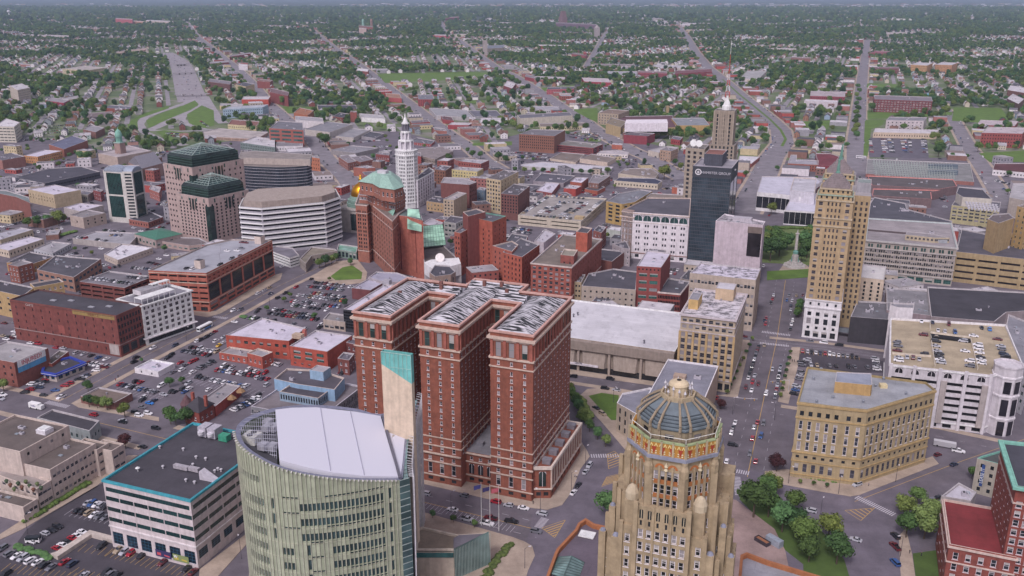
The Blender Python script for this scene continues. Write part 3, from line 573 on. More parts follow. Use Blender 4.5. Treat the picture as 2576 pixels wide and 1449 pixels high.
r,P,h=bld('small white flat roofed shop alone in the parking lot','c1',[(1360,905),(1590,950),(1775,865)],1005,'cbc6ca',WR,rk='whiteroof',fac={0:[Zn(2,1,.9,1.3,'dark',.6,-1)]},kit=2,cop='d5d2d8')
r,P,h=bld('red brick building with pale roof and dark stained corner under the billboard','c1',[(-260,770),(140,858),(435,700)],1110,'7a4a42','a8a3a6',wk='brick',kit=3,fac={0:[Zn(6,3,1.3,1.6,'dark',1,-1.5)],1:None})
wallsign(P,1,.04,.86,h-6.3,h-.9,'4d8fb8',None,label='billboard reading INJURED in red on white above a blue panel',name='billboard',cat='billboard',out=.9)
t=wallsign(P,1,.04,.86,h-3.2,h+.4,'dcdce2','INJURED?',3.2,'b0283c',label='white upper billboard strip with the red word INJURED',name='billboard',cat='billboard',out=1.15)
r,P,h=bld('low red brick wall building with overgrown roof behind the corner store','c1',[(440,850),(520,870),(690,745),(600,730)],-6,'8a4a40','6d6660',wk='brick',auto=None,kit=1,snap=False)
r,P,h=bld('corner store with bright blue awning fascia along its front','c1',[(430,945),(560,968),(845,855),(700,800),(450,860)],-5,'a79b95',DR,auto='big',kit=1,snap=False,cop='2b3fa0',fh=5,sp=4,ww=2.6,wh=2.4,cornice=[(-1.6,1.6,.9,'2b3fa0'),(-.9,.2,1.0,'c9cbe0')])
r,P,h=bld('low brown brick building with bare flat roof behind bushes at the left crossing','c1',[(830,1185),(1150,1262),(1310,1160)],(1310,1160,1232),'75504a','7c6c64',wk='brick',auto=None,kit=1)
r,P,h=bld('dark roofed Victorian brick house with chimneys in the parking lot','c1',[(1850,1320),(2000,1360),(2150,1270),(2010,1250)],-7.5,'7c4038','4c4850',wk='brick',kit=0,par=.1,snap=False,cat='house',name='house')
rb=MB();c=tri(P);cz=h+5.5
for i in range(len(P)):rb.q((*inset(P,-.5)[i],h-.1),(*inset(P,-.5)[(i+1)%len(P)],h-.1),(c[0],c[1],cz))
rb.build('hip_roof',M('47434b','roof'),r)
for k,s in enumerate(((-4,1),(4.5,0))):q=gp(c,*s);MB().box(q,(1.4,1.2,5.5),GA,h+1).build('chimney',M('8a4a40','brick'),r)
c2=W('c1',1880,1270,h);MB().lathe(c2,[(3,0),(3,h),(3.4,h),(0.05,h+5)],8).build('turret',M('5a4145','brick'),r)
r,P,h=bld('long low red walled restaurant with tan canopies beside the Victorian house','c1',[(2010,1240),(2165,1300),(2420,1090),(2270,1060)],-5.5,'9c4036','a29ba0',kit=3,snap=False,auto=None)
for x,y in((2330,1200),(2420,1130)):c=W('c1',x,y,h);MB().lathe(c,[(2.6,h-1),(.2,h+1.2)],6).build('canopy',M('8a6a48','trim'),r)
SB='9b4a3c'
r,P,h=bld('three storey orange brick building with patchy white roof and green strip windows, right half','c2',[(335,690),(715,748),(975,585)],945,SB,WR,rk='whiteroof',wk='brick',kit=3,cap=60,fac={0:[Zn(3,2,4.6,1.9,'pane_green_33524f',4,-1.5),Zn(5,1,1.6,1,'pane_dark',.8,3)],1:None})
MB().box(W('c2',490,590,h),(1.8,1.8,4.5),GA,h-.5).build('chimney',M('9a5a52','brick'),r);MB().box(W('c2',425,600,h),(6,4,2.4),GA,h-.5).build('penthouse',M('a5917f','wall'),r)
r,P,h=bld('three storey orange brick building with patchy white roof, left half by the lot','c2',[(-306,580),(330,640),(500,510),(60,405)],-11.5,SB,WR,rk='whiteroof',wk='brick',kit=5,snap=False,auto='pane',sp=4.5,ww=2.4)
rt=r;tier('c2',[(-356,745),(-90,800),(20,740)],4.5,wall=SB,roof='a5a0a6',kit=1);tier('c2',[(-90,760),(60,800),(130,740)],7.5,wall=SB,roof='a5a0a6',kit=0)
r,P,h=bld('brown brick annex with dark flat roofs squeezed between brick building and hotel','c2',[(820,815),(935,835),(990,765),(880,750)],-9,'70413c','6b6570',wk='brick',kit=1,snap=False)
r,P,h=bld('maroon low building with dark roof behind the orange brick block','c2',[(905,655),(1010,680),(1030,625),(960,605)],-10,'6a3b3a','6b6570',wk='brick',kit=0,snap=False)
r,P,h=bld('low wide modern block with stained roof and grid windowed side behind the glass courthouse','c2',[(0,1265),(640,1425),(1030,1080)],-9,'77777d','857b80',kit=3,cop='b5b0ba',fac={1:[Zn(26,2,.8,2.6,'pane_grey',.6,-1.2)],0:[Zn(30,2,.8,2.6,'pane_grey',.6,-1.2)]},cap=120)
rt=r;tier('c2',[(180,1020),(420,1075),(790,1130),(890,1010),(640,930),(310,915)],14.5,wall='7d9cb8',roof='5d5660',kit=4,snap=False,fac=None,auto=None)
tier('c2',[(250,1140),(625,1218),(768,1098)],13,wall='7f93a5',roof='544e58',kit=0,fac={0:[Zn(15,1,.9,2.6,'dark',-4.2,-1)],1:[Zn(9,1,.9,2.6,'dark',-4.2,-1)]})
c=W('c2',650,990,14.5);pblock(rt,[gp(c,-4,-3.5),gp(c,4,-3.5),gp(c,4,3.5),gp(c,-4,3.5)],13.5,18.5,'86a3bc',roof='b0aab2')
r,P,h=bld('black glass office wing with white roof tight against the brick hotel','c2',[(885,315),(990,335),(1300,60)],560,'33333a',WR,rk='whiteroof',kit=2,cap=40,fac={0:[Zn(1,6,-.96,-.8,'band_dark_1c1e22',2,-1,rec=.1)],1:None});MB().box(W('c2',1320,60,h),(5,4,3),GA,h-.5).build('air_unit',M('9d9aa2','metal'),r)
r,P,h=bld('cream and brick low building with small square windows beside the black glass wing','c2',[(675,420),(895,450),(960,385),(740,350)],550,'a3958b','8f8788',kit=2,snap=False,fac={0:[Zn(5,1,1.2,1.3,'pane_dark',-5.2,-2.5),Zn(4,1,2.8,2,'pane_dark',.5,4)]})
r,P,h=bld('dark red walled shed with pale grey roof behind the big lot','c2',[(975,100),(1150,130),(1395,-20)],(975,100,210),'6b3a3c','b3afc0',rk='whiteroof',auto=None,kit=2)
bandf=[Zn(1,9,-.999,-.42,'band_dark_1d1e24',1.0,-.4,rec=.8)]
r,P,h=bld('large office with bright white horizontal bands and angled corners below a tan roof','b2',[(-171,735),(50,752),(690,690),(845,640),(800,556),(0,600),(-130,650)],(845,640,1085),'98959e','8d817f',snap=False,kit=4,cat='office',fac=bandf,cop='e0dce4',par=.6)
pb_=MB();Q=inset(P,3.5);pb_.prism(Q,h-.6,h+4.2);pb_.build('penthouse',M('93867f','wall'),r);flat('penthouse_roof',Q,h+4.22,M('8d817f','roof'),'thing',None).parent=None
bpy.data.objects.remove(bpy.data.objects['penthouse_roof'])
for z_ in range(9):
 b=MB();fh_=(h-1.4)/9;zz=1+fh_*(z_+.72);b.ring(inset(P,-.4),inset(P,.05),zz,zz+fh_*.26);b.build('band',M('f2eef6','flat'),r)
r,P,h=bld('low white banded wing with angular plan in front of the banded office','b2',[(100,1165),(340,1255),(435,1225),(370,1150),(200,1130)],(340,1255,1355),'d3cfd8','7f7a86',snap=False,kit=0,fac=[Zn(1,3,-.999,-.4,'band_dark_1d1e24',.6,-.5,rec=.6)])
r,P,h=bld('dark glass walkway building with tan roof in front of the park trees','b2',[(440,1260),(500,1310),(560,1230),(820,1180),(790,1160),(560,1140)],-7,'8f857f','8f8578',snap=False,kit=0,auto='band',fh=4,sp=3)
P0=[(567,412),(600,416),(644,419),(700,421),(745,419.5),(772,417),(783,413),(781,409),(765,406),(600,402),(568,405)]
r,P,h=bld('dark glass office with rounded end and thin white bands','v',P0,-38,'2b313b','8d827e',snap=False,kit=3,cat='office',fac=[Zn(1,12,-.999,-.74,'band_grey_262d3a',1,-1,rec=.12)],cop='9a918e',wk='flat')
for z_ in range(12):
 b=MB();zz=3+z_*(h-3.4)/11.6;b.ring(inset(P,-.18),inset(P,.05),zz,zz+.38);b.build('band',M('a7a4ae','trim'),r)
pblock(r,[G(*p,h+6)for p in((600,396),(780,401),(784,388),(640,379),(604,383))],h-.5,h+6,'a1958e',roof='948a86')
def twin(label,a,b_,c_,B,glass='22322f'):
 r,P,h=bld(label,'b1',[a,b_,c_],B,'a38d88','8a7a76',kit=0,cat='tower',name='office_tower',cap=260,par=1.2,fac={0:[Zn(9,11,1.75,1.75,'dark_dark_22262c',3,-5,mx=1.2),Zn(4,1,1.6,3.2,'pane_green_2c4a48',-4.8,-1)],1:[Zn(9,11,1.75,1.75,'dark_dark_22262c',3,-5,mx=1.2),Zn(4,1,1.6,3.2,'pane_green_2c4a48',-4.8,-1)]})
 cx=P[1];gm=M(glass,'glass');fm=M('3f5f5c','trim')
 d0=Vector(P[0])-Vector(P[1]);d0.normalize();d1=Vector(P[2])-Vector(P[1]);d1.normalize();N=Vector(P[1])
 q=lambda u,v:tuple(N+d0*u+d1*v)
 b=MB();b.prism([q(4.5,-.5),q(-.5,-.5),q(-.5,4.5),q(4.5,4.5)],0,h-7);b.build('glass_bay',gm,r)
 L0=math.dist(P[0],P[1])
 b=MB();b.prism([q(L0+1.2,3),q(L0+.2,3),q(L0+.2,12),q(L0+1.2,12)],0,h-9);b.build('glass_bay',gm,r)
 for k,(s,t)in enumerate(((0,.5),(1,.5))):
  A,Bq=(P[0],P[1])if s==0 else(P[1],P[2]);a=math.atan2(Bq[1]-A[1],Bq[0]-A[0]);n=(math.sin(a),-math.cos(a));m=MB()
  for off in(-3.2,0,3.2):
   w_=2.2 if off==0 else 1.1;c=((A[0]+Bq[0])/2+math.cos(a)*off+n[0]*.1,(A[1]+Bq[1])/2+math.sin(a)*off+n[1]*.1);m.box(c,(w_,.5,9),a,h-11.5)
  m.build('glass_slot',gm,r)
 Q=inset(P,2.6);Q2=inset(P,4.6);c=tri(P)
 m=MB();m.prism(Q,h-1,h+6.5,P2=inset(P,3.0));m.prism(inset(P,3.0),h+6.5,h+9,P2=Q2);m.build('glass_crown',gm,r)
 for z_ in(1.5,3.6,5.7):m=MB();m.ring(inset(P,2.5),inset(P,2.8),h+z_,h+z_+.18);m.build('mullion',fm,r)
 m=MB();ap=(c[0],c[1],h+16);k=len(Q2);Q3=inset(P,5.2)
 for i in range(k):
  A,Bq=Q3[i],Q3[(i+1)%k];m.tube((*A,h+9),ap,.28,4)
  for j in range(1,6):s=j/6;m.tube((A[0]+(Bq[0]-A[0])*s,A[1]+(Bq[1]-A[1])*s,h+9),ap,.12,4)
  for j in range(0,6):
   t=j/6;m.tube((A[0]+(c[0]-A[0])*t,A[1]+(c[1]-A[1])*t,h+9+7*t),(Bq[0]+(c[0]-Bq[0])*t,Bq[1]+(c[1]-Bq[1])*t,h+9+7*t),.22,4)
 m.build('pyramid_frame',M('93a39e','trim'),r);m=MB()
 for i in range(k):m.q((*Q3[i],h+9.05),(*Q3[(i+1)%k],h+9.05),(c[0],c[1],h+12.5))
 m.build('pyramid_glass',M('35504f','glass'),r)
 return r,P,h
twin('pinkish masonry tower with dark green glass crown and open pyramid frame, the rear taller twin',(1640,295),(1930,345),(2260,225),(1640,290,975))
twin('pinkish masonry tower with dark green glass crown and pyramid frame, the front lower twin',(1780,600),(2095,655),(2385,545),1115)
r,P,h=bld('masonry podium with large shop windows at the foot of the twin towers','b1',[(1620,1085),(1900,1130),(2120,1110),(2000,1050),(1750,1040)],1190,'a08a84','756a6c',snap=False,kit=0,fac=[Zn(5,1,3.4,6,'pane_green_2c3f3e',1.5,-2)])
r,P,h=bld('low glass pavilion with green hipped roof beside the twin towers','b1',[(1350,1010),(1565,1072),(1740,985)],1160,'9c8c88','3f6a5a',kit=0,fac=[Zn(6,1,2.6,3.6,'pane_green_2c4a44',2,-2.5)],cop='2f5a50')
m=MB();c=tri(P);Q=inset(P,-.3)
for i in range(4):m.q((*Q[i],h),(*Q[(i+1)%4],h),(c[0],c[1],h+3.2))
m.build('hip_roof',M('3f6f5e','metal'),r)
r,P,h=bld('white framed tower with tall dark green glass faces and barrel vaulted pale roof','b1',[(1035,372),(1235,385),(1325,385),(1430,350),(1390,318),(1090,322)],(1230,378,895),'b7b3ae','8f96a3',snap=False,kit=0,cat='tower',name='apartment_tower',cap=200,fac={0:[Zn(1,2,-.74,-.93,'band_green_1d3433',4,-1.2,mx=0)],1:[Zn(1,15,-.75,1.6,'dark',3,-1.2)],2:[Zn(1,2,-.8,-.93,'band_green_1d3433',4,-1.2)],3:[Zn(2,15,1.6,1.6,'dark',3,-1.2)]})
for i in(0,1):
 A,Bq=P[i*2%6],P[(i*2+1)%6];a=math.atan2(Bq[1]-A[1],Bq[0]-A[0]);m=MB();L_=math.dist(A,Bq);W_=9
 for j in range(8):
  t0,t1=math.pi*j/8,math.pi*(j+1)/8;r0=L_/2-.6
  pr=[((A[0]+Bq[0])/2-math.cos(t)*r0*math.cos(a),(A[1]+Bq[1])/2-math.cos(t)*r0*math.sin(a),h-.8+math.sin(t)*r0*.5)for t in(t0,t1)];bk=[(p[0]-math.sin(a)*W_,p[1]+math.cos(a)*W_,p[2])for p in pr]
  m.q(pr[0],pr[1],bk[1],bk[0]);m.q((*pr[0][:2],h-.8),(*pr[1][:2],h-.8),pr[1],pr[0])
 m.build('vault',M('8b93a2','metal'),r)
for a in(('tan block with pale patched roof and small dark windows near the glass apartment tower','b1',[(280,562),(540,618),(768,560)],755,'b3a184',WR,'whiteroof',dict(kit=3,fac={0:[Zn(9,2,1,1.9,'dark',-9,-3)]})),('huge windowless red brown hall at the left edge','b1',[(-260,555),(160,640),(300,700),(290,640),(60,570)],850,'7b4a42','7d8688','roof',dict(auto=None,kit=0,snap=False)),('dark glass low office with folded roofs behind the glass apartment tower','b1',[(150,440),(440,505),(1005,385),(820,330),(500,350)],575,'4a4a55','4f4c58','roof',dict(snap=False,kit=3,auto='band',sp=4,ww=3.4,wh=1.6)),('orange tan three storey office with white roof and rows of dark windows','b1',[(235,222),(375,235),(625,175),(440,165)],(375,235,310),'b98558',WR,'whiteroof',dict(snap=False,auto='pane',kit=1)),('low pinkish brick block left of the orange tan office','b1',[(-120,240),(20,272),(250,232),(120,195)],(20,272,372),'8f6259','6f6a74','roof',dict(snap=False,auto=None)),('beige flat auditorium with pale roof behind the green domed tower','b1',[(985,200),(1180,240),(1525,175),(1290,118)],-12,'a6958a','b5a9ab','roof',dict(snap=False,kit=3,auto=None)),('beige stone theatre like building with vertical sign and few openings','b1',[(700,822),(835,850),(1062,800),(880,765)],960,'a3938a','8b8488','roof',dict(snap=False,kit=3,fac={0:[Zn(1,1,1.5,2,'dark')],1:[Zn(3,2,1.6,1.5,'dark',2,-2)]})),('low white roofed building behind the beige stone theatre','b1',[(640,745),(800,785),(1040,722),(800,700)],-8,'a39a98',WR,'whiteroof',dict(snap=False,kit=6,auto=None)),('low concrete parking deck with cars on top left of the twin towers','b1',[(730,1055),(1300,1120),(1410,1000),(960,985)],-5,'9a928f','a3a0a8','roof',dict(snap=False,kit=0,auto=None)),('two storey building with dark hipped overhang roof and brick walls','b1',[(1295,862),(1490,895),(1640,840),(1500,780)],955,'8a5348','4b4853','roof',dict(snap=False,kit=1,cop='b5b2ba',auto='dark')),('long cream building with bright white roof, round ducts and dark vault','b1',[(1045,1215),(1185,1275),(1535,1150),(1230,1105)],1338,'b5a69b','dcd8e0','whiteroof',dict(snap=False,kit=9,auto='dark',ww=1,wh=1)),('wide brown brick block with dark roof covered in equipment','b1',[(370,1370),(740,1449),(1015,1262),(560,1225)],-11,'8d6a5c','55525b','roof',dict(snap=False,kit=14,auto='big',sp=6,ww=4)),('small yellow ochre sided corner building with dark roof','b1',[(65,1300),(330,1312),(560,1235),(300,1190)],1400,'a07c4f','4f4b54','roof',dict(snap=False,kit=3,auto='sash')),('grey painted two storey building with flat roof and a row of dark windows','b1',[(340,1165),(530,1205),(720,1105),(520,1085)],1262,'a2a3aa','a8a4aa','roof',dict(snap=False,kit=3,auto='dark')),('cream long building with pale sloped roof at the left edge','b1',[(-160,1030),(0,1072),(330,968),(200,945)],1160,'b3a68e','b3b0bb','roof',dict(snap=False,kit=2,auto='dark')),('cream building with red painted corner and pale roof at the left edge','b1',[(-100,1140),(85,1180),(440,1062),(300,1035)],1255,'b5a695',WR,'whiteroof',dict(snap=False,kit=2,auto='dark')),('red brown house row roof with pale peak behind the ochre corner building','b1',[(80,1320),(180,1340),(330,1300),(220,1270)],-13,'7d4a3e','8d878c','roof',dict(snap=False,kit=0)),('low long brick row between the glass apartment tower and the twin towers','b1',[(1500,560),(1600,600),(1620,540),(1520,520)],-9,'9a5a50','b3a9ae','roof',dict(snap=False)),('dark red brick block behind the rear twin tower','b1',[(2150,200),(2280,240),(2365,165),(2280,110),(2080,125)],-12,'6b3a3e','6d6870','roof',dict(snap=False,auto='sash')),('small two storey grey shop with dark roof beside the tan block','b1',[(760,600),(880,620),(940,585),(800,565)],690,'8a8580','716d78','roof',dict(snap=False,auto='pane')),('small red brick shop beside the tan block','b1',[(935,570),(1010,590),(1040,570),(960,550)],-10,'7c3c3c','7a7078','roof',dict(snap=False)),('red brick front building at far left with dark glass strip and white trim','b1',[(165,490),(400,520),(440,500),(200,460)],590,'8a4f42','4f4c58','roof',dict(snap=False,auto='band',ww=3)),('curved roofed tan office block at the far left edge','a1',[(-60,1270),(140,1275),(200,1230),(60,1190)],(95,1270,1430),'b3aca0','d5d0d4','whiteroof',dict(snap=False,auto='band',sp=6,ww=5,wh=1.2)),):bld(a[0],a[1],a[2],a[3],a[4],a[5],rk=a[6],**a[7])
t=thing('church','stone church with long grey and green copper roof and green domed bell tower','church',(*W('b1',1300,430),0))
A=[W('b1',*p,14)for p in((1290,290),(1430,355),(1635,300),(1495,245))]
m=MB();m.prism(A,0,14,top=False);m.build('wall',M('8f736a','wall'),t);OCC.append(A)
m=MB();e0=[(A[0][i]+A[1][i])/2 for i in(0,1)];e1=[(A[2][i]+A[3][i])/2 for i in(0,1)]
m.q((*A[1],14),(*A[2],14),(*e1,24),(*e0,24));m.q((*A[3],14),(*A[0],14),(*e0,24),(*e1,24));m.q((*A[0],14),(*A[1],14),(*e0,24));m.q((*A[2],14),(*A[3],14),(*e1,24));m.build('roof',M('77747c','metal'),t)
c=W('b1',1228,290,0);MB().box(c,(9,9,24),GA,0).build('bell_tower',M('8f766f','wall'),t)
MB().box(c,(10,10,1),GA,24).build('cornice',M('8fa59c','trim'),t);MB().lathe(c,[(3.8,25),(3.8,31),(4.3,31.5),(4.3,33),(3.9,36),(2.8,38.6),(1.2,40.2),(.3,40.8),(.15,43)],14).build('dome',M('6fa191','trim'),t,True)
BRK='8a5a4c'
wz=[Zn(11,11,1.5,1.7,'sash',6,-2)]
r,P,h=bld('stepped brown brick hotel with angled fronts and pale green copper roofs','b2',[(1000,712),(1115,724),(1150,702),(1372,880),(1440,800),(1500,760),(1480,640),(1200,600),(1040,600)],(1000,712,1290),BRK,'8d7b74',wk='brick',snap=False,kit=0,cat='hotel',name='hotel',cap=220,fac={0:[Zn(2,11,1.1,1.8,'dark',8,-4,g=2)],2:[Zn(9,11,1.6,1.8,'dark',5,-3,rec=.04)],'*':[Zn(2,11,1.4,1.8,'dark',5,-3,rec=.05)]},cornice=[(-.8,.8,.35,'b9a39b'),(-7,.5,.2,'b9a39b'),(9,.6,.2,'b9a39b')])
hw=h
def up(poly,z0,z1,name='upper_block',**k):return pblock(r,[W('b2',*p,z1)for p in poly],z0,z1,BRK,'brick',roof='8d7b74',name=name,**k)
up([(1035,562),(1110,568),(1160,592),(1330,645),(1405,655),(1500,605),(1470,520),(1100,500)],hw-.9,hw+10,fs=[Zn(4,2,1.5,2,'sash',2,-1.5)])
T2=[W('b2',*p,hw+19)for p in((1040,478),(1180,500),(1250,540),(1390,560),(1480,530),(1440,440),(1200,410))]
pblock(r,T2,hw+9,hw+19,BRK,'brick',roof='8d7b74',name='upper_block',fs=[Zn(3,1,1.6,3,'sash',2,-2)])
m=MB();c=tri(T2);Q=inset(T2,-.8);Q2=[(c[0]+(q[0]-c[0])*.42,c[1]+(q[1]-c[1])*.42)for q in Q];m.prism(Q,hw+18.6,hw+26,P2=Q2);m.build('copper_roof',M('86a397','metal'),r)
MB().box(c,(7,5,2),GA,hw+26).build('penthouse',M('b9b5bb','metal'),r)
S=[W('b2',*p,hw-1)for p in((1368,818),(1520,835),(1680,880),(1660,820),(1480,760),(1380,770))]
pblock(r,S,0,hw-1,'9a5a4c','brick',roof='6f7d7a',name='tower_slab',fs=[Zn(1,1,.8,40,'dark_dark_5a2328',3,-8)])
m=MB();g=[W('b2',*p,hw)for p in((1520,840),(1665,868),(1640,800),(1525,790))];m.q((*g[0],hw-5),(*g[1],hw-5),(*g[2],hw+2.5),(*g[3],hw+2.5));m.q((*g[0],hw-9),(*g[1],hw-9),(*g[1],hw-5),(*g[0],hw-5));m.build('glass_roof',M('9fc9b4','glass'),r)
m=MB();g=[W('b2',*p,hw)for p in((1285,770),(1360,830),(1400,800),(1330,745))];m.q((*g[0],hw-3),(*g[1],hw-3),(*g[2],hw+2),(*g[3],hw+2));m.build('glass_roof',M('8fb8a8','glass'),r)
m=MB();g=[W('b2',*p,4)for p in((1130,1180),(1400,1400),(1380,1449),(1290,1370),(1120,1240))]
r,P,h=bld('green glass roofed entrance hall beside the stepped brick hotel','b2',[(815,1170),(1010,1200),(1025,1135),(830,1110)],1275,'6f8079','7aa896',snap=False,auto='pane',kit=0,rk='glass',fh=6,ww=2.4,wh=4)
r,P,h=bld('brown ribbed roof exhibition building with white end box','b2',[(1690,1300),(1760,1345),(2065,1330),(2000,1230),(1880,1120),(1680,1140)],-16,'a8a2a4','685c5a',snap=False,auto=None,kit=0)
m=MB();g=[W('b2',*p,18)for p in((1675,1135),(1910,1108),(1880,990),(1672,1008))];z_=(17,17,24,24);m.q(*[(*g[i],z_[i])for i in range(4)]);m.build('skylight',M('a8dcbc','glass'),r)
m=MB()
for i in range(9):s=i/8;a=[g[0][k]+(g[1][k]-g[0][k])*s for k in(0,1)];b=[g[3][k]+(g[2][k]-g[3][k])*s for k in(0,1)];m.tube((*a,17.1),(*b,24.1),.16,4)
for i in range(6):s=i/5;a=[g[0][k]+(g[3][k]-g[0][k])*s for k in(0,1)];b=[g[1][k]+(g[2][k]-g[1][k])*s for k in(0,1)];m.tube((*a,17.1+7*s),(*b,17.1+7*s),.12,4)
m.build('skylight_bars',M('4c6a5c','trim'),r)
m=MB();g=[W('b2',*p,16)for p in((1690,1320),(1800,1400),(2062,1330),(2040,1270),(1760,1290))];m.prism(g[::1]if area(g)>0 else g[::-1],9,17.5);m.build('white_block',M('cfcbd2','wall'),r)
c=W('b2',1852,1262,19);m=MB();m.tube((*c,15),(*c,18.5),.3,5);m.lathe((0,0),[(0.1,0),(1.8,.35),(3.1,1.1),(3.3,1.3)],18);n0=len(m.v)-4*18
for i in range(n0,len(m.v)):
 x,y,z=m.v[i];m.v[i]=(c[0]+x,c[1]-z*.85+y*.5,19.5+z*.5+y*.86)
m.build('dish_antenna',M('cfc6c4','trim'),r)
r,P,h=bld('old stone church building with steep dark roof and pinnacles behind the brick hotel','b2',[(1745,1400),(1800,1440),(1960,1420),(2010,1390),(1950,1330),(1800,1320)],-19,'8d776c','4d4a55',snap=False,auto='arch',kit=2,fh=9,sp=5,ww=2,wh=5)
r,P,h=bld('grey flat roofed hall between the brick hotel and the striped roof hotel','b2',[(1130,1449),(1300,1500),(1640,1480),(1420,1400),(1210,1390)],-9,'9a9298','a5a3b5',rk='whiteroof',snap=False,auto=None,kit=3)
t=thing('domed_bank','classical stone bank with shining gold dome and tall arched window','bank',(*W('b2',960,1000),0))
c=gp(W('b2',985,1010),0,16);m=MB();wn=[]
Q=[gp(c,-15,-14),gp(c,15,-14),gp(c,15,14),gp(c,-15,14)];OCC.append(Q)
for i in range(4):facade(m,wn,Q[i],Q[(i+1)%4],0,22,[Zn(1,1,8,15,'arch_grey_33413f',1,18,rec=1)]if vis(Q,i)else None)
m.q(*[(*q,22)for q in Q]);m.build('wall',M('a39c97','wall'),t);place_windows(t,wn)
m=MB();m.ring(inset(Q,-.8),inset(Q,1),20,21.4);m.build('cornice',M('b5aea9','trim'),t)
MB().lathe(c,[(13,22),(13,25),(12,25.2),(12,28),(10.5,28.5),(9.6,31)],20).build('drum',M('6f8a80','trim'),t)
MB().lathe(c,[(9,31)]+[(9*math.cos(a/10*math.pi/2),31+11*math.sin(a/10*math.pi/2))for a in range(1,9)]+[(1.7,42.6)],28).build('dome',M('c98e1f','gold'),t,True)
MB().lathe(c,[(1.6,42.4),(1.6,44.5),(2.1,44.8),(1.2,45.6),(1,47.5),(.2,49.5)],12).build('lantern',M('d09a2a','gold'),t,True)
t=thing('tower','slender white terracotta tower with stacked octagonal lanterns','tower',(*W('b2',1490,760),0))
c=gp(W('b2',1490,755),0,9);oct_=lambda r_,a0=GA+math.pi/8:[(c[0]+r_/math.cos(math.pi/8)*math.cos(a0+i*math.pi/4),c[1]+r_/math.cos(math.pi/8)*math.sin(a0+i*math.pi/4))for i in range(8)]
hs_=hgt('b2',1490,175,755);Q=oct_(9.9);wn=[];m=MB();OCC.append(Q)
for i in range(8):facade(m,wn,Q[i],Q[(i+1)%8],0,hs_,[Zn(4,13,.95,2.0,'dark_white_4a474f',6,-5,mx=.8),Zn(4,1,.8,.9,'dark_white_4a474f',-3.6,-2)]if vis(Q,i)else None)
m.q(*[(*q,hs_)for q in Q]);m.build('wall',M('d2cdd2','wall'),t);place_windows(t,wn,200)
for z_ in(5,hs_-5.2,hs_-.9):m=MB();m.ring(oct_(10.4),oct_(9.5),z_,z_+.8);m.build('cornice',M('dad6db','trim'),t)
zz=hs_
for rr_,hh in((6.1,9),(4.1,8),(2.9,8.5)):
 m=MB();m.prism(oct_(rr_*.8),zz,zz+hh-1);m.k=1
 for i in range(8):q=oct_(rr_)[i];q2=oct_(rr_)[(i+1)%8]
 m.k=0
 for q in oct_(rr_):m.box(q,(rr_*.25,rr_*.25,hh-1),GA,zz)
 m.build('lantern',[M('6d6a74','wall')],t)if rr_<4 else m.build('lantern',M('c4bfc6','wall'),t)
 m=MB();m.ring(oct_(rr_+.6),oct_(rr_*.3),zz+hh-1.2,zz+hh-.2);m.prism(oct_(rr_+.4),zz+hh-.3,zz+hh);m.prism(oct_(rr_+.7),zz,zz+.7);m.build('balcony',M('dbd7dc','trim'),t);zz+=hh
MB().lathe(c,[(2.8,zz),(1.2,zz+4.5),(.8,zz+5),(.7,zz+6.5),(.1,zz+9)],10).build('spire',M('d2ced4','wall'),t)
r,P,h=bld('white terracotta annex with big grid windows beside the white tower','b2',[(1588,462),(1625,470),(1792,378),(1740,340)],(1620,465,745),'cbc6cc','55525c',snap=False,cap=80,kit=2,fac={0:[Zn(1,7,1.5,2.4,'pane_white',2,-1)],1:[Zn(7,6,2.9,2.8,'pane_white_6b6870',6,-1.2),Zn(7,1,2,4,'arch_white',.6,6)]},cornice=[(-.6,.6,.6,'d5d1d6')])
BB='965040'
r,P,h=bld('tall plain orange brick hotel block with green edged roof behind the striped roofs','b2',[(2140,835),(2378,890),(2520,832),(2310,795)],-40,BB,'5f5c66',wk='brick',snap=False,kit=1,cop='5f8f80',cap=120,fac={0:[Zn(4,9,1.1,1.7,'dark',3,-6,g=1)],1:[Zn(3,10,1.1,1.6,'dark',3,-3)]})
rt=r;tier('b2',[(2080,790),(2135,835),(2310,790),(2220,755)],h+4,wall='7f4540',roof='55525c',kit=0,auto=None,snap=False)
tier('b2',[(1995,990),(2055,1005),(2140,960),(2120,900)],h-7,wall=BB,roof='6b6872',kit=1,snap=False,fac={0:[Zn(2,7,1.2,2,'dark',3,-2)],1:[Zn(2,7,1.2,2,'dark',3,-2)]})
tier('b2',[(2378,1130),(2576,1190),(2640,1120),(2576,1080)],h-13,wall=BB,roof='6b6872',kit=1,snap=False,fac={0:[Zn(4,6,1.2,1.8,'dark',2,-2)],1:None})
r,P,h=bld('orange brick seven storey block with dark roof and regular small windows','b3',[(-95,1195),(100,1245),(278,1118),(90,1050)],-26,BB,'5b5862',wk='brick',snap=False,kit=4,cap=100,fac={0:[Zn(5,6,1.1,1.8,'dark',3,-1)],1:[Zn(8,6,1.1,1.8,'dark',3,-1)]})
r,P,h=bld('six storey glass and cream framed infill building with dark roof between brick hotels','b2',[(1890,885),(2010,905),(2125,850),(1960,825)],1060,'9c9a98','5b5660',snap=False,kit=1,auto='pane',sp=3.6,ww=2.8,wh=2.2)
r,P,h=bld('cream and brick offices with low roofs in front of the small infill building','b2',[(1670,905),(1810,945),(1890,900),(1760,850)],-11,'9a6a62','b9b0ba',snap=False,kit=2)
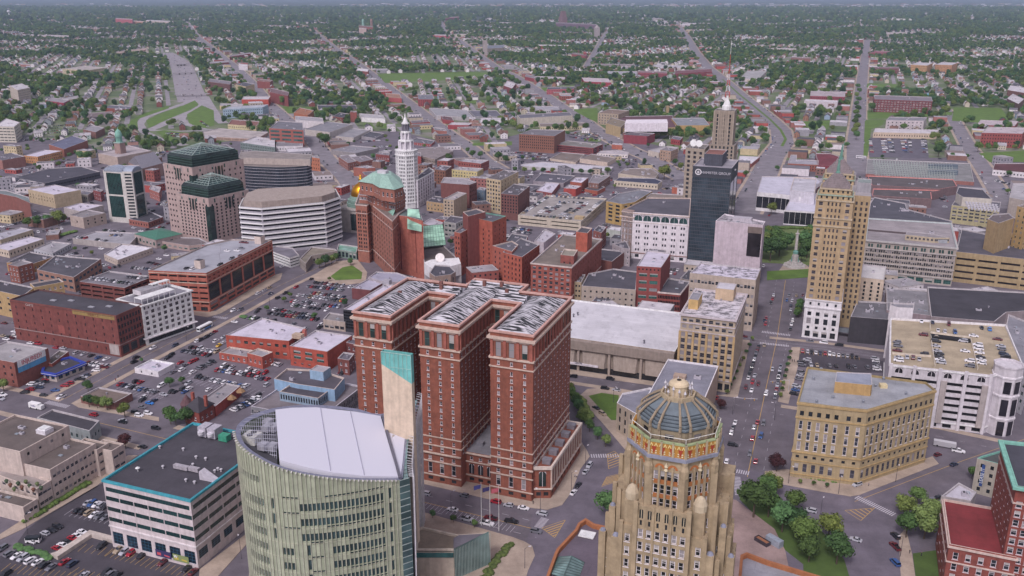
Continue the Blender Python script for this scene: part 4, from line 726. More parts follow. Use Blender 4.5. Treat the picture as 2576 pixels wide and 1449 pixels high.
for a in(('tan ten storey office with regular big windows beside a darker brick one','b2',[(2318,450),(2462,472),(2640,385),(2500,365)],(2320,452,790),'b3a081','6b6468',dict(snap=False,cap=120,fac={0:[Zn(5,8,1.9,2.1,'pane_dark',2,-1.2)],1:[Zn(6,8,1.6,2,'pane_dark',2,-1.2)]})),('dark red brown brick office with small windows right of the tan ten storey one','b3',[(-112,605),(60,622),(178,528),(20,505)],880,'6d4540','5f5a62',dict(snap=False,cap=120,fac={0:[Zn(6,6,1.3,1.7,'dark',6,-1)],1:[Zn(6,7,1.2,1.6,'dark',2,-1)]})),('beige plain sided six storey building with pale roof near the white annex','b2',[(1885,662),(1990,672),(2122,602),(2030,585)],865,'a89680','b3a9a8',dict(snap=False,kit=5,fac={0:[Zn(3,5,1.6,1.6,'pane_dark',2,-1)]})),('tan and orange three storey building with dark roof left of the beige plain sided one','b2',[(1715,682),(1885,705),(1960,650),(1800,628)],800,'a68a66','55525c',dict(snap=False,auto='pane')),('dark red brick warehouse with patchy roof behind the white tower annex','b2',[(1858,498),(2145,518),(2222,490),(2080,445),(1890,440)],755,'70423e','a9a2a8',dict(snap=False,fac={0:None,1:[Zn(4,5,1.3,1.9,'dark')]})),('pale yellow two storey block with flat roof by the avenue','b2',[(1970,362),(2225,385),(2288,352),(2040,335)],(2225,385,465),'bfb07c','aaa5a6',dict(snap=False,auto='pane')),('red brick two storey block with pale roof by the avenue','b2',[(2035,278),(2262,305),(2345,270),(2100,255)],(2262,305,395),'8a4a44','b3adb5',dict(snap=False,auto='dark')),('plain brown brick four storey building behind the white annex','b2',[(1790,362),(1905,375),(1968,330),(1860,318)],520,'78503f','67606a',dict(snap=False,auto='dark')),('narrow blue grey building beside a row of parked cars','b2',[(2222,565),(2300,575),(2318,550),(2250,538)],690,'68798c','a5a3ad',dict(snap=False,auto='pane')),('narrow orange brick tower house at the wide avenue','b2',[(540,238),(640,252),(622,222),(545,225)],(640,252,385),'a8674a','a09a9c',dict(snap=False,auto='dark')),('brick row with cream fronts along the wide avenue','b2',[(930,240),(1050,290),(1180,262),(1100,222)],345,'8a564b','8a8087',dict(snap=False,auto='sash',kit=5)),('orange brick block with flat pale roof behind the copper roof','b2',[(980,340),(1110,352),(1200,345),(1120,320)],440,'96594b','b5aeb4',dict(snap=False,auto=None)),('small dark red shop block left of the white tower','b2',[(1205,208),(1340,222),(1345,190),(1235,183)],290,'7c3f3b','8d858c',dict(snap=False)),('bright red brick block right behind the white tower','b2',[(1570,215),(1662,235),(1655,190),(1580,182)],325,'92403c','8a8288',dict(snap=False,auto=None)),('wide low grey roofed warehouse right of the white tower','b2',[(1560,205),(1800,260),(1985,175),(1880,130),(1640,150)],-7,'8d8078','8f8384',dict(snap=False,auto='dark',kit=5)),('red brick low market hall behind the white tower lantern','b2',[(1530,85),(1760,110),(1800,75),(1620,40)],135,'93403c','6a6872',dict(snap=False,kit=8)),('low grey roofed block left of the white tower','b2',[(750,165),(1000,200),(1240,145),(960,120)],-6,'857f80','8f8b93',dict(snap=False,kit=5,auto=None)),('small red brick shop with pale roof in front of the round avenue bend','b2',[(830,235),(925,300),(1010,280),(930,215)],-9,'8c5a4e','8d8388',dict(snap=False)),('mid rise brick and green glass clinic with rooftop plant','a2',[(130,1290),(475,1310),(470,1230),(230,1215)],1490,'8f5248','77757f',dict(snap=False,kit=3,fac={0:[Zn(3,4,-.8,2.6,'band_green_3d5f60',2,-1)]})),('white framed base block in front of the brick and green glass clinic','b2',[(200,130),(470,125),(470,80),(210,85)],-7,'c5c0c4','8a878e',dict(snap=False,auto='pane')),('long concrete parking deck with tan sides and rooftop cars by the expressway ramps','a1',[(1840,1360),(2576,1400),(2700,1330),(2200,1290)],1430,'a58a7c','b5aaa8',dict(snap=False,kit=0,name='parking_garage',cat='parking garage',fac={0:[Zn(9,3,-.9,-.4,'open',.5,-1,rec=1)]})),('grey roofed low wing with curved glass at the foot of the brick clinic','b2',[(-160,90),(190,140),(190,60),(0,30)],-9,'6d7a78','c9c4ca',dict(snap=False,auto='band')),):bld(a[0],a[1],a[2],a[3],a[4],a[5],**a[6])
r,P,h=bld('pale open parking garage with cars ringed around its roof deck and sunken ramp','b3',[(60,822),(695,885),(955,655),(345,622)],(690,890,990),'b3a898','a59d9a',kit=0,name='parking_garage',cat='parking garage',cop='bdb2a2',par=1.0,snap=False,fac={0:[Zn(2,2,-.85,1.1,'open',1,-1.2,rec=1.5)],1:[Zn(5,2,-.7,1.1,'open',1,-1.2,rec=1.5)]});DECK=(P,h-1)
MB().box(W('b3',680,850,h),(8,6,5.5),GA,h-4).build('stair_tower',M('a6916f','wall'),r)
for a in(('yellow brick and balcony apartment block with small blue gable','b3',[(948,682),(1112,712),(1235,690),(1412,582),(1290,562),(1080,600)],930,'a5874f','7f7f88',dict(snap=False,kit=9,cap=80,fac={0:[Zn(2,5,4.4,2,'pane_dark',2,-1)],1:[Zn(2,5,3.4,2,'pane_dark',2,-1)],2:[Zn(8,5,2,2,'pane_dark',2,-1)]})),('cream long two storey building with brown flat roof near the round tree','b3',[(1070,402),(1440,452),(1475,400),(1400,350),(1140,350)],500,'b5a896','8d7f78',dict(snap=False,kit=8,auto=None)),('cream two storey building with dark blue solar roof and small windows','b3',[(1028,475),(1468,510),(1512,478),(1440,450),(1080,442)],568,'b8ac9a','40435c',dict(snap=False,kit=1,auto='dark')),('red brick tower block with bright white roof behind the pale garage','b3',[(585,485),(700,498),(768,445),(640,440)],(700,498,600),'97503f',WR,dict(snap=False,auto=None,rk='whiteroof')),('red painted brick block in front of the white roofed one','b3',[(520,552),(642,560),(697,530),(570,515)],635,'9c3f38','c9c0c6',dict(snap=False,auto=None)),('small orange brick hall with dark gabled roof behind the pale garage','b3',[(730,560),(860,580),(940,540),(830,500)],620,'98513f','5d5960',dict(snap=False,auto=None,kit=0)),('wide dark flat roof building behind the red tower block','b3',[(215,480),(520,500),(640,425),(300,395)],-5,'8a8188','5d5a66',dict(snap=False,auto=None,kit=3)),('grey gravel roofed low block right of the red tower block','b3',[(770,495),(870,505),(990,425),(820,410)],-9,'7c5a50','918a8f',dict(snap=False,kit=3)),('white roofed shop row with cream corner behind the pale garage','b3',[(245,575),(400,600),(480,500),(340,490)],650,'8b4a48',WR,dict(snap=False,rk='whiteroof',kit=7)),('dark car park roof building left of the white roofed shop row','b3',[(30,575),(170,590),(330,520),(40,500)],-5,'77727a','5f5c67',dict(snap=False,auto=None,kit=2)),('cream walled low store with brown roof in front of the striped brick building','b3',[(378,252),(640,290),(735,208),(500,188)],312,'b8a898','84766f',dict(snap=False,kit=1,auto=None)),('cream walled low store with brown roof next to the corner parking lot','b3',[(682,252),(960,292),(1046,245),(800,205)],335,'bba99b','84766f',dict(snap=False,kit=1,auto=None)),('long white flat roofed store behind a line of trees','b3',[(0,320),(980,385),(1020,335),(300,285)],-4,'aaa5a8','c5c1ca',dict(snap=False,kit=0,auto=None,rk='whiteroof')),('brick and glass striped four storey office with grey roof','b3',[(430,112),(815,148),(915,108),(560,72)],218,'7e3c3e','88837f',dict(snap=False,kit=3,fac={0:[Zn(1,3,-.98,1.5,'band_grey_5a3538',1,-1)],1:[Zn(2,3,-.6,1.6,'dark')]})),('six storey brown brick warehouse with many small windows','a3',[(72,1348),(425,1370),(535,1308),(200,1300)],1545,'7f5444','7a757c',dict(snap=False,kit=3,cap=200,fac={0:[Zn(17,5,1.2,1.9,'dark',4,-1)],1:[Zn(2,5,1.3,1.6,'dark')]})),('tan patterned four storey brick building on the right of the avenue','b3',[(1490,165),(1600,180),(1672,150),(1560,135)],285,'9a7f6d','8a8388',dict(snap=False,auto='pane')),('orange brick low block by the avenue corner','b3',[(1005,112),(1110,120),(1112,102),(1010,98)],165,'a15b48','c4bcc2',dict(snap=False,auto=None)),('white long awning diner beside the corner parking lot','b3',[(855,200),(1165,215),(1175,190),(1080,168),(890,175)],250,'c9c0bd','bdb3b8',dict(snap=False,auto='dark',kit=3)),('small orange brick building with pale roof right of the round tree','b3',[(1610,540),(1700,550),(1718,530),(1640,522)],615,'a55c48','b5adb2',dict(snap=False,auto=None)),('long cream low warehouse with pale roof right of the avenue','b3',[(1370,170),(1480,195),(1680,140),(1560,125)],-7,'b3a79c','b9b2b5',dict(snap=False,auto=None,kit=2)),('low brown pillared block in front of the white apartment hotel','b3',[(1660,635),(1790,645),(1800,625),(1680,615)],735,'a5926c','a79a86',dict(snap=False,auto='dark',kit=0)),('brown long roof shed between the apartment block and pillared block','b3',[(1350,640),(1650,668),(1790,620),(1400,600)],-20,'86786f','8d8078',dict(snap=False,auto=None,kit=1)),):bld(a[0],a[1],a[2],a[3],a[4],a[5],**a[6])
r,P,h=bld('white eight storey building with row of big arched windows under a dark roof','b3',[(1105,775),(1218,792),(1785,832),(1800,650),(1370,645)],(1215,795,1260),'cdc6cb','5f5c67',snap=False,kit=1,cap=150,wk='wall',cop='bba79c',fac={0:[Zn(3,6,1.6,3.6,'dark_tan_5c5450',5,-4)],1:[Zn(6,1,6.2,4.6,'arch_white_35504f',-7.2,-1.5),Zn(6,5,1.2,1.9,'dark_white_3b3a44',5.2,-8,g=2,gs=.8),Zn(6,1,3,2.4,'pane_dark',.8,4.4)]},cornice=[(-1.2,.6,.35,'bba79c'),(-8,.4,.3,'c9bdb8'),(4.6,.5,.4,'8a6258')])
a0=P[0];m=MB();m.prism([P[0],P[1],gp(P[1],0,6),gp(P[0],0,6)],0,h+.2);m.build('corner_pier',M('8a766f','wall'),r);m=MB();cc=((P[0][0]+P[1][0])/2,(P[0][1]+P[1][1])/2)
m.box(gp(cc,0,.2),(12.5,1.2,.9),math.atan2(P[1][1]-P[0][1],P[1][0]-P[0][0]),h-5);m.build('cornice',M('bba79c','trim'),r)
r,P,h=bld('tall dark green glass tower with black top band and white rooftop lettering','b3',[(1822,332),(2212,352),(2282,262),(1900,250)],(1822,330,1330),'44474f','a09ba5',snap=True,kit=5,cat='tower',name='glass_tower',cap=300,wk='flat',fac={0:[Zn(22,24,-.84,-.80,'dark_dark_3b4852',3,-8,mx=.3,rec=.12)],1:[Zn(2,1,-.9,-.9,'dark_grey_4f525a',3,-8,rec=.15)]})
A,Bq=P[0],P[1];a=math.atan2(Bq[1]-A[1],Bq[0]-A[0]);pn=MB();f=lambda s,z,o:(A[0]+(Bq[0]-A[0])*s+math.sin(a)*o,A[1]+(Bq[1]-A[1])*s-math.cos(a)*o,z)
for i in range(34):pn.box(f((i+.5)/34,0,.15)[:2],(.25,.3,7.4),a,h-7.6)
pn.build('fin',M('3d3f48','metal'),r)
text3(r,'HAMISTER GROUP',f(.605,h-4.4,.5),a,2.6,'b9b8c0','lettering');m=MB();c=Vector(f(.15,h-4.2,.45));ux,n_=Vector((math.cos(a),math.sin(a),0)),20
for i in range(n_):
 t0,t1=2*math.pi*i/n_,2*math.pi*(i+1)/n_;pt=lambda t,r_:tuple(c+ux*math.cos(t)*r_+Vector((0,0,math.sin(t)*r_)));m.q(pt(t0,1.7),pt(t0,2.3),pt(t1,2.3),pt(t1,1.7))
for x_ in(-.55,0,.55):m.box((c.x+ux.x*x_,c.y+ux.y*x_),(.35,.1,2.2 if x_==0 else 1.7),a,c.z-1.2)
m.build('emblem',M('dcdae0','flat'),r)
A2,B2=P[1],P[2];a2=math.atan2(B2[1]-A2[1],B2[0]-A2[0]);text3(r,'Group',(A2[0]*.5+B2[0]*.5+math.sin(a2)*.4,A2[1]*.5+B2[1]*.5-math.cos(a2)*.4,h-4.4),a2,2.2,'dcdae0')
pblock(r,sub(P,.22,.70,.25,.85),h-1,h+8,'44454f','wall',roof='8d5a50')
r,P,h=bld('plain white windowless slab building with dark glass strip at its right edge','b3',[(2050,880),(2528,922),(2550,885),(2140,808)],(2050,880,1480),'b5a7b0','b5aeb5',snap=False,rk='streak',kit=5,cap=60,cop='c9c2c8',fac=[dict(nx=1,ny=1,w=.5,h=.5,kind='dark',z0=1,z1=2)])
A,Bq=P[0],P[1];a=math.atan2(Bq[1]-A[1],Bq[0]-A[0]);m=MB();m.box((A[0]+(Bq[0]-A[0])*.84+math.sin(a)*.15,A[1]+(Bq[1]-A[1])*.84-math.cos(a)*.15),(math.dist(A,Bq)*.28,.3,17),a,h-23.5);m.build('glass_strip',M('2f2a2e','glass'),r)
m=MB();m.box((A[0]+(Bq[0]-A[0])*.84+math.sin(a)*.15,A[1]+(Bq[1]-A[1])*.84-math.cos(a)*.15),(math.dist(A,Bq)*.30,.35,4.5),a,h-6.5);m.build('stone_panel',M('6f625c','wall'),r)
MB().box(quadpts(P,.5,.6),(13,7,2.5),a,h-.9).build('air_unit',M('a9a3aa','metal'),r)
for a in(('tan stone office with streaked roof and white penthouse in front of the white slab','c3',[(1790,-45),(2455,28),(2505,-90),(1900,-150)],(2455,28,545),'a59689',WR,dict(rk='streak',snap=False,kit=8,cap=120,fac={0:[Zn(9,5,1.7,2.1,'pane_grey',2,-2,g=2)],1:[Zn(6,6,1.5,2,'pane_grey',2,-1)]})),('red brick seven storey building with green window bays and white roof','b3',[(1255,1335),(1500,1350),(1598,1205),(1360,1175)],(1500,1350,1790),'84403c',WR,dict(rk='whiteroof',snap=False,kit=6,cap=80,fac={0:[Zn(2,5,5.2,2.3,'pane_green_3b5f5a',2,-3.2),Zn(6,1,1,1.2,'dark',-3,-1)],1:None})),('red brick three storey building with dark roof and rows of narrow windows','c3',[(1470,145),(1695,165),(1795,40),(1570,5)],(1695,165,370),'85403a','5d5a64',dict(snap=False,kit=2,cap=60,fac={0:[Zn(14,3,.8,2.4,'dark',1.5,-1.5)]},cornice=[(-.9,.9,.3,'c4b3ae')])),('beige windowed back building with wide dark flat roofs behind the convention hall','c3',[(700,85),(1245,125),(1262,-60),(1020,-90),(770,-40)],-15,'9e9186','55535e',dict(snap=False,kit=6,fac={0:[Zn(9,3,1.2,1.4,'pane_dark',2,-1.5)]})),('cream and brick eight storey hotel block with tan gravel roof and chimneys','b3',[(190,1302),(600,1345),(905,1062),(520,1012)],(190,1302,1720),'8a4d42','85786f',dict(wk='brick',snap=False,kit=8,cap=150,fac={0:[Zn(7,7,2.2,1.9,'pane_grey',6,-1.5)],1:[Zn(12,6,1.1,1.7,'dark',4,-2)]},cornice=[(-.9,.9,.4,'b9a69e'),(8,.6,.3,'b9a69e')])),('tan narrow building with dark windows right of the cream and brick hotel block','c3',[(598,40),(698,50),(740,-30),(640,-40)],-17,'9c8a70','7a7470',dict(snap=False,fac={0:[Zn(3,4,1.2,1.4,'dark',2,-1)]})),('dark roofed low brick hall with skylight behind the red brick seven storey building','b3',[(860,1292),(1040,1335),(1152,1185),(900,1165)],1392,'8a4e44','5a5055',dict(snap=False,kit=2,auto=None)),('dark roofed shed beside the low brick hall','b3',[(815,1255),(1005,1290),(1140,1185),(900,1160)],-11,'7a4a42','4d4a55',dict(snap=False,kit=1,auto=None)),('dark flat roof with tall white wall below the white arched building','b3',[(1010,1110),(1100,1150),(1190,1165),(1150,1080)],-14,'9a9094','5d5a64',dict(snap=False,kit=1)),('small white box building with round chimney beside the pale garage','b3',[(225,1080),(320,1100),(440,1010),(330,965)],-9,'b3aab2','c5bfc8',dict(snap=False,kit=3,rk='whiteroof',auto=None)),('grey roofed brick shop left of the small white box building','b3',[(-60,1080),(130,1110),(160,1030),(0,1000)],-14,'7b4640','5f5d67',dict(snap=False,kit=1)),('dark flat roofed block between red brick and tan stone offices','c3',[(1690,10),(1800,30),(1880,-60),(1780,-80)],-14,'80736d','55535c',dict(snap=False,kit=1)),('dark roofed block with ducts right of the pale garage','b3',[(820,975),(900,1000),(950,945),(870,925)],-15,'7c4840','55525c',dict(snap=False,kit=3)),('pale green grey block with white roof below the yellow balcony block','b3',[(950,960),(1090,985),(1100,945),(990,935)],1065,'a8aca6','d5d1d8',dict(snap=False,kit=1,rk='whiteroof',auto=None)),):bld(a[0],a[1],a[2],a[3],a[4],a[5],**a[6])
rt=[o for o in bpy.data.objects if o.get('label','').startswith('cream and brick eight')][0]
tier('b3',[(488,1222),(622,1236),(662,1172),(525,1160)],34,wall='7d4740',roof='9a9284',kit=0,snap=False,fac={0:[Zn(2,6,1,1.5,'dark',4,-3)]},wk='brick')
tier('b3',[(645,990),(760,1005),(808,952),(702,935)],42,wall='9a5242',roof='4d4a52',kit=0,snap=False,auto=None,wk='brick')
r,P,h=bld('huge low convention hall with wide pale roof and concrete panel front','c3',[(-60,520),(1640,748),None,(0,150)],(1640,748,1071),'8f8076','d3d0d6',rk='whiteroof',kit=0,cop='d5d0d8',auto=None,cat='convention hall',name='convention_hall')
A,Bq=P[0],P[1];L_=math.dist(A,Bq)
for i in range(7):
 s0=L_-(i+1)*17.6+1;q0=(L_-s0)
 m=MB();U=lambda u,v:(Bq[0]-GU[0]*u-GV[0]*v,Bq[1]-GU[1]*u-GV[1]*v)
 u0,u1=i*17.6+1.4,i*17.6+16.2
 m.prism([U(u1,-.2),U(u1-1.5,2.2)[:2],U(u0+1.5,2.2),U(u0,-.2)],3.6,h-6.2,bot=True,P2=[U(u1,-.2),U(u1-.8,1.2),U(u0+.8,1.2),U(u0,-.2)]);m.build('concrete_panel',M('988a80','wall'),r)
 m=MB();m.box(U(i*17.6,.9),(1.2,1.8,h-5),GA,0);m.build('pier',M('9a8c82','wall'),r)
m=MB();m.box(((A[0]+Bq[0])/2-GV[0]*1.2,(A[1]+Bq[1])/2-GV[1]*1.2),(L_,2.6,5),GA,h-5.6);m.build('fascia',M('877a72','wall'),r)
m=MB();m.box(((A[0]+Bq[0])/2-GV[0]*.1,(A[1]+Bq[1])/2-GV[1]*.1),(L_-1,.3,3.4),GA,0);m.build('glass_front',M('26272c','glass'),r)
text3(r,'CENTER',(*gp(U(52,3.4),0,0),5.6),GA,1.2,'4a4650');m=MB();m.box(U(52,2.2),(22,2,.9),GA,4.2);m.build('canopy',M('c0b9c0','trim'),r)
for x,y in((620,385),(662,368),(1330,650)):c=W('c3',x,y,h);MB().lathe(c,[(.4,h-.9),(.4,h+.5),(.8,h+.7),(.2,h+1.4)],8).build('roof_vent',M('55535c','metal'),r)
r,P,h=bld('ten storey tan office with vertical brick piers, white top floors and snowy streaked roof','c3',[(1703,352),(2250,428),(2335,165),(1840,100)],1165,'a3937f','cfc8cf',rk='streak',kit=7,cap=200,cop='b9aeb0',fac={0:[Zn(8,7,-.62,-.66,'pane_grey_33323b',7,-9.5),Zn(8,2,2.2,1.9,'pane_grey',-8.6,-1.2),Zn(8,1,-.7,3.8,'big_dark',.6,5.2)],1:[Zn(6,7,1.5,1.8,'pane_grey',7,-9.5),Zn(6,2,1.4,1.8,'pane_grey',-8.6,-1.2),Zn(5,1,-.7,3.8,'big_dark',.6,5.2)]},cornice=[(-1,1,.7,'b5abb0'),(-5,.5,.35,'b5abb0'),(-9.4,.6,.3,'aba09f'),(6,.6,.4,'aba09f')])
A,Bq=P[0],P[1];L_=math.dist(A,Bq)
for i in range(9):
 q=((A[0]+(Bq[0]-A[0])*i/8),(A[1]+(Bq[1]-A[1])*i/8));MB().box(gp(q,0,-.25),(1.1,.9,h-16),GA,6.5).build('pier',M('ab8f63','wall'),r)
pblock(r,sub(P,.06,.24,.25,.55),h-1,h+4.5,'b5965f',roof='9a97a0');pblock(r,sub(P,.45,.8,.72,.98),h-1,h+5.5,'b39c80',roof='c9c4cc')
rt=r
r,P,h=bld('grey flat roofed office slab behind the art deco tower with tan side wall','c3',[(1360,1195),None,(2060,885),(1560,815)]if 0 else[(1360,1195),(1908,1300),(2060,885)],(2060,885,1215),'ab9585','8f8e9c',kit=6,cop='cfc9d0',cap=40,fac={1:[Zn(6,4,.8,1,'dark',1.5,-1)],0:None})
MB().box(W('c3',1690,1000,h),(6,4,2),GA,h-.9).build('penthouse',M('a08a7a','wall'),r)
r,P,h=bld('faceted stone pavilion with pale grey roof left of the grey office slab','c3',[(1055,1262),(1290,1398),(1500,1350),(1560,1190),(1390,1108),(1110,1165)],(1290,1398,1690),'a39484','8f8e9c',snap=False,kit=2,cop='cfc9d0',auto='dark',fh=4.5,wh=2.8,sp=3.6)
r,P,h=bld('low modern library with white roof and black glass walls, left wing','b4',[(-110,590),(140,612),(330,640),(540,480),(480,440),(-60,430)],800,'cfcad0','cbc8d6',rk='whiteroof',snap=False,kit=0,fac=[Zn(4,1,-.96,11,'band_dark_2b2a32',1,-2)])
rt=r;tier('b4',[(225,572),(470,605),(490,455),(262,440)],h+5,wall='b9b5be',roof='c4c0ca',kit=1,auto=None,snap=False)
r,P,h=bld('low modern library with white roof and black glass walls, front right wing','b4',[(165,772),(500,795),(510,600),(245,625)],940,'cfcad0','cbc8d6',rk='whiteroof',snap=False,kit=0,fac=[Zn(6,1,-.97,13,'band_dark_2b2a32',.6,-1.2)])
MB().box(quadpts(P,.55,.6),(14,8,2.2),GA,h-.9).build('air_unit',M('b5b0ba','metal'),r)
r,P,h=bld('tall tan limestone tower with white base and twin stepped pyramid tops','b4',[(492,662),(862,690),(868,640),(500,600)],-85.7,'a18a69','6f6a6c',snap=True,kit=0,cat='tower',name='skyscraper',cap=200,rk='roof',cop='a8a08c',fac={0:[Zn(1,24,1.9,2.1,'pane_grey_4a4548',22,-9,mx=None)],'*':None})
bpy.data.objects.remove([o for o in r.children if o.name.startswith('wall')][0])
for o in[o for o in r.children if o.name.startswith('window')]:bpy.data.objects.remove(o)
lb=gp(P[0],0,0);LW=math.dist(P[0],P[1]);LD=27.6
Q=[P[0],P[1],gp(P[1],0,LD),gp(P[0],0,LD)];wn=[]
lo,up_=MB(),MB();A,Bq=P[0],P[1]
facade(lo,wn,A,Bq,0,24.6,[Zn(4,1,3,3.6,'pane_dark',.6,5),Zn(4,1,1.6,1.8,'dark',5.2,8.6),Zn(4,1,2.4,3.6,'pane_dark',8.8,13.4),Zn(4,1,2.2,2.4,'pane_dark',13.8,17.6),Zn(4,1,1.2,1.8,'dark',20.8,23.4)])
up_.k=0;r_=[]
def splitf(mb,z0,z1):
 L1=LW*.28
 a1,a2=gp(A,L1,0),gp(A,LW-L1,0);ny=max(1,int((z1-z0)/3.55))
 facade(mb,wn,A,a1,z0,z1,[Zn(1,ny,2.2,2.1,'pane_grey_4a4548',.4,-.4)]);facade(mb,wn,a1,a2,z0,z1,[Zn(4,ny,.95,2.1,'dark_grey_4a4548',.4,-.4)]);facade(mb,wn,a2,Bq,z0,z1,[Zn(1,ny,2.2,2.1,'pane_grey_4a4548',.4,-.4)])
splitf(up_,24.6,70);splitf(up_,70,85.7)
for M_,z0,z1 in((lo,0,24.6),(up_,24.6,85.7)):
 for i in(1,2,3):M_.q((*Q[i],z0),(*Q[(i+1)%4],z0),(*Q[(i+1)%4],z1),(*Q[i],z1))
lo.build('base_wall',M('c9c5c8','wall'),r);up_.build('wall',M('a18a69','wall'),r)
for z_ in(24.2,19.4,69.8,74.6,85.1):m=MB();m.ring(inset(Q,-.45),inset(Q,.1),z_,z_+.8);m.build('cornice',M('c9c5c8' if z_<25 else 'aa9a80','trim'),r)
RQ=[gp(P[1],0,LD),gp(P[1],9.5,LD),gp(P[1],9.5,76),gp(P[1],-LW,76),gp(P[1],-LW,LD)];m=MB();facade(m,wn,RQ[0],RQ[1],0,84,[Zn(3,22,1.25,2.1,'dark_grey_4a4548',5,-3)]);
for i in range(1,5):m.q((*RQ[i],0),(*RQ[(i+1)%5],0),(*RQ[(i+1)%5],84),(*RQ[i],84))
m.build('wall',M('a18a69','wall'),r);m=MB();m.q(*[(*q,84)for q in RQ]);m.q(*[(*q,85)for q in Q]);m.build('roof',M('a9a1a4','roof'),r)
place_windows(r,wn,260)
def pyramid(c,zb):
 for w1,z0,z1 in((18.6,zb,zb+3.4),(16.6,zb+3.4,zb+6.8)):
  m=MB();q=[gp(c,-w1/2,-w1*.4),gp(c,w1/2,-w1*.4),gp(c,w1/2,w1*.4),gp(c,-w1/2,w1*.4)];wn2=[]
  for i in range(4):facade(m,wn2,q[i],q[(i+1)%4],z0,z1,[Zn(6,1,1,1.5,'dark',.8,-1)]if vis(q,i)else None)
  m.q(*[(*p,z1)for p in q]);m.build('setback',M('a58f6c','wall'),r);place_windows(r,wn2)
  m=MB();m.ring(inset(q,-.5),inset(q,.2),z1-.8,z1);m.build('cornice',M('8a9a88' if w1>17 else 'aa9a80','trim'),r)
 m=MB();z=zb+6.8;w1=15.4
 for k in range(8):m.prism([gp(c,-w1/2,-w1*.4),gp(c,w1/2,-w1*.4),gp(c,w1/2,w1*.4),gp(c,-w1/2,w1*.4)],z,z+1.0);z+=1.0;w1-=1.55
 m.build('stepped_pyramid',M('7d7274','wall'),r)
 m=MB();k9=.84;m.lathe(c,[(a_*k9,z+b_*k9)for a_,b_ in((1.6,0),(1.3,1.2),(1.0,1.4),(1.1,3),(.9,5.5),(.65,7.2),(.8,8.4),(.5,9.6),(.25,9.9),(.42,10.4),(.4,11),(.45,11.4),(.05,11.6))],9);m.tube((c[0]+.45,c[1],z+6.9),(c[0]+.9,c[1],z+10.2),.2,5,.14);m.lathe((c[0]+.9,c[1]),[(.2,z+10.2),(.3,z+10.7),(.05,z+11.1)],6);m.build('statue',M('5a8578','trim'),r)
pyramid(gp(P[0],LW*.5,8),85.6);pyramid(gp(P[0],LW*.5,66),84)
pblock(r,[gp(P[1],1,LD+10),gp(P[1],9,LD+10),gp(P[1],9,LD+24),gp(P[1],1,LD+24)],83.5,90,'8d8a90',roof='8f9a98')
t=thing('skyscraper','tall grey stone setback tower with white lantern and red and white antenna mast','tower',(*W('b3',2080,700),0));r=t
A_=W('a3',2038,1108,100);B_=W('a3',2250,1112,100);w_=math.dist(A_,B_);g0=gp(A_,0,0);ST='8d8073'
def box4(o,u0,u1,v0,v1):return[gp(o,u0,v0),gp(o,u1,v0),gp(o,u1,v1),gp(o,u0,v1)]
wv=w_*.95;Q=box4(A_,0,wv,0,18);OCC.append(Q)
pblock(r,Q,68,100,ST,roof='7b736e',name='shaft',fs=[Zn(3,8,1.7,2.6,'dark',1,-3,g=1),],par=1)
pblock(r,box4(A_,-2,wv+2.5,-1.5,21),55,70,ST,roof='7b736e',name='shoulder',fs=[Zn(6,4,1.5,2.3,'dark',1,-1)])
pblock(r,box4(A_,-4,wv+3,-3,24),0,56,ST,roof='7b736e',name='lower_block',fs=[Zn(7,13,1.5,2.3,'dark',3,-2)])
for k in range(5):MB().box(gp(A_,wv*(k+.02)/4.05,-.3),(1.0,.9,31),GA,68.5).build('pier',M('9a8c7e','wall'),r)
c=gp(A_,wv*.55,7);MB().lathe(c,[(4.2,100),(4.2,103.5),(3.4,104),(2.6,106.5),(1.4,109),(.6,112)],10).build('lantern',M('d5d0d4','wall'),r)
m=MB();z=111
for k in range(5):
 s0,s1=2.6-k*.45,2.6-(k+1)*.45;m.k=k%2
 for i in range(4):
  a0=GA+math.pi/4+i*math.pi/2;a1=a0+math.pi/2;p=lambda a,s,z_:(c[0]+math.cos(a)*s,c[1]+math.sin(a)*s,z_);m.tube(p(a0,s0,z),p(a0,s1,z+5),.2,4);m.tube(p(a0,s0,z),p(a1,s1,z+5),.12,4);m.tube(p(a0,s1,z+5),p(a1,s1,z+5),.12,4)
 z+=5
m.k=0;m.tube((*c,z-1),(*c,z+12),.35,5,.22);m.k=1;m.tube((*c,z+12),(*c,z+24),.22,5,.12);m.build('antenna_mast',[M('b5443c','trim'),M('d5cfd3','trim')],r)
r2,P,h=bld('grey tan stone office shaft with two white satellite dishes on its roof','b3',[(1748,142),(1940,160),(1985,112),(1800,90)],-66,'95887a','8a827e',snap=False,cat='tower',name='office_tower',cap=80,kit=0,fac={0:[Zn(3,15,2.6,2.4,'dark_dark_3b3a40',3,-2)],1:None})
for x,y in((1822,118),(1880,122)):
 c=W('b3',x,y,h+2);m=MB();m.tube((*c,h-1),(*c,h+1.5),.3,5)
 k0=len(m.v);m.lathe((0,0),[(.1,0),(1.8,.3),(3.0,1.0),(3.1,1.15)],16)
 for i in range(k0,len(m.v)):x_,y_,z_=m.v[i];m.v[i]=(c[0]+x_,c[1]-z_*.9+y_*.35,h+3.5+z_*.4+y_*.93)
 m.build('dish_antenna',M('d5d1d6','trim'),r2)
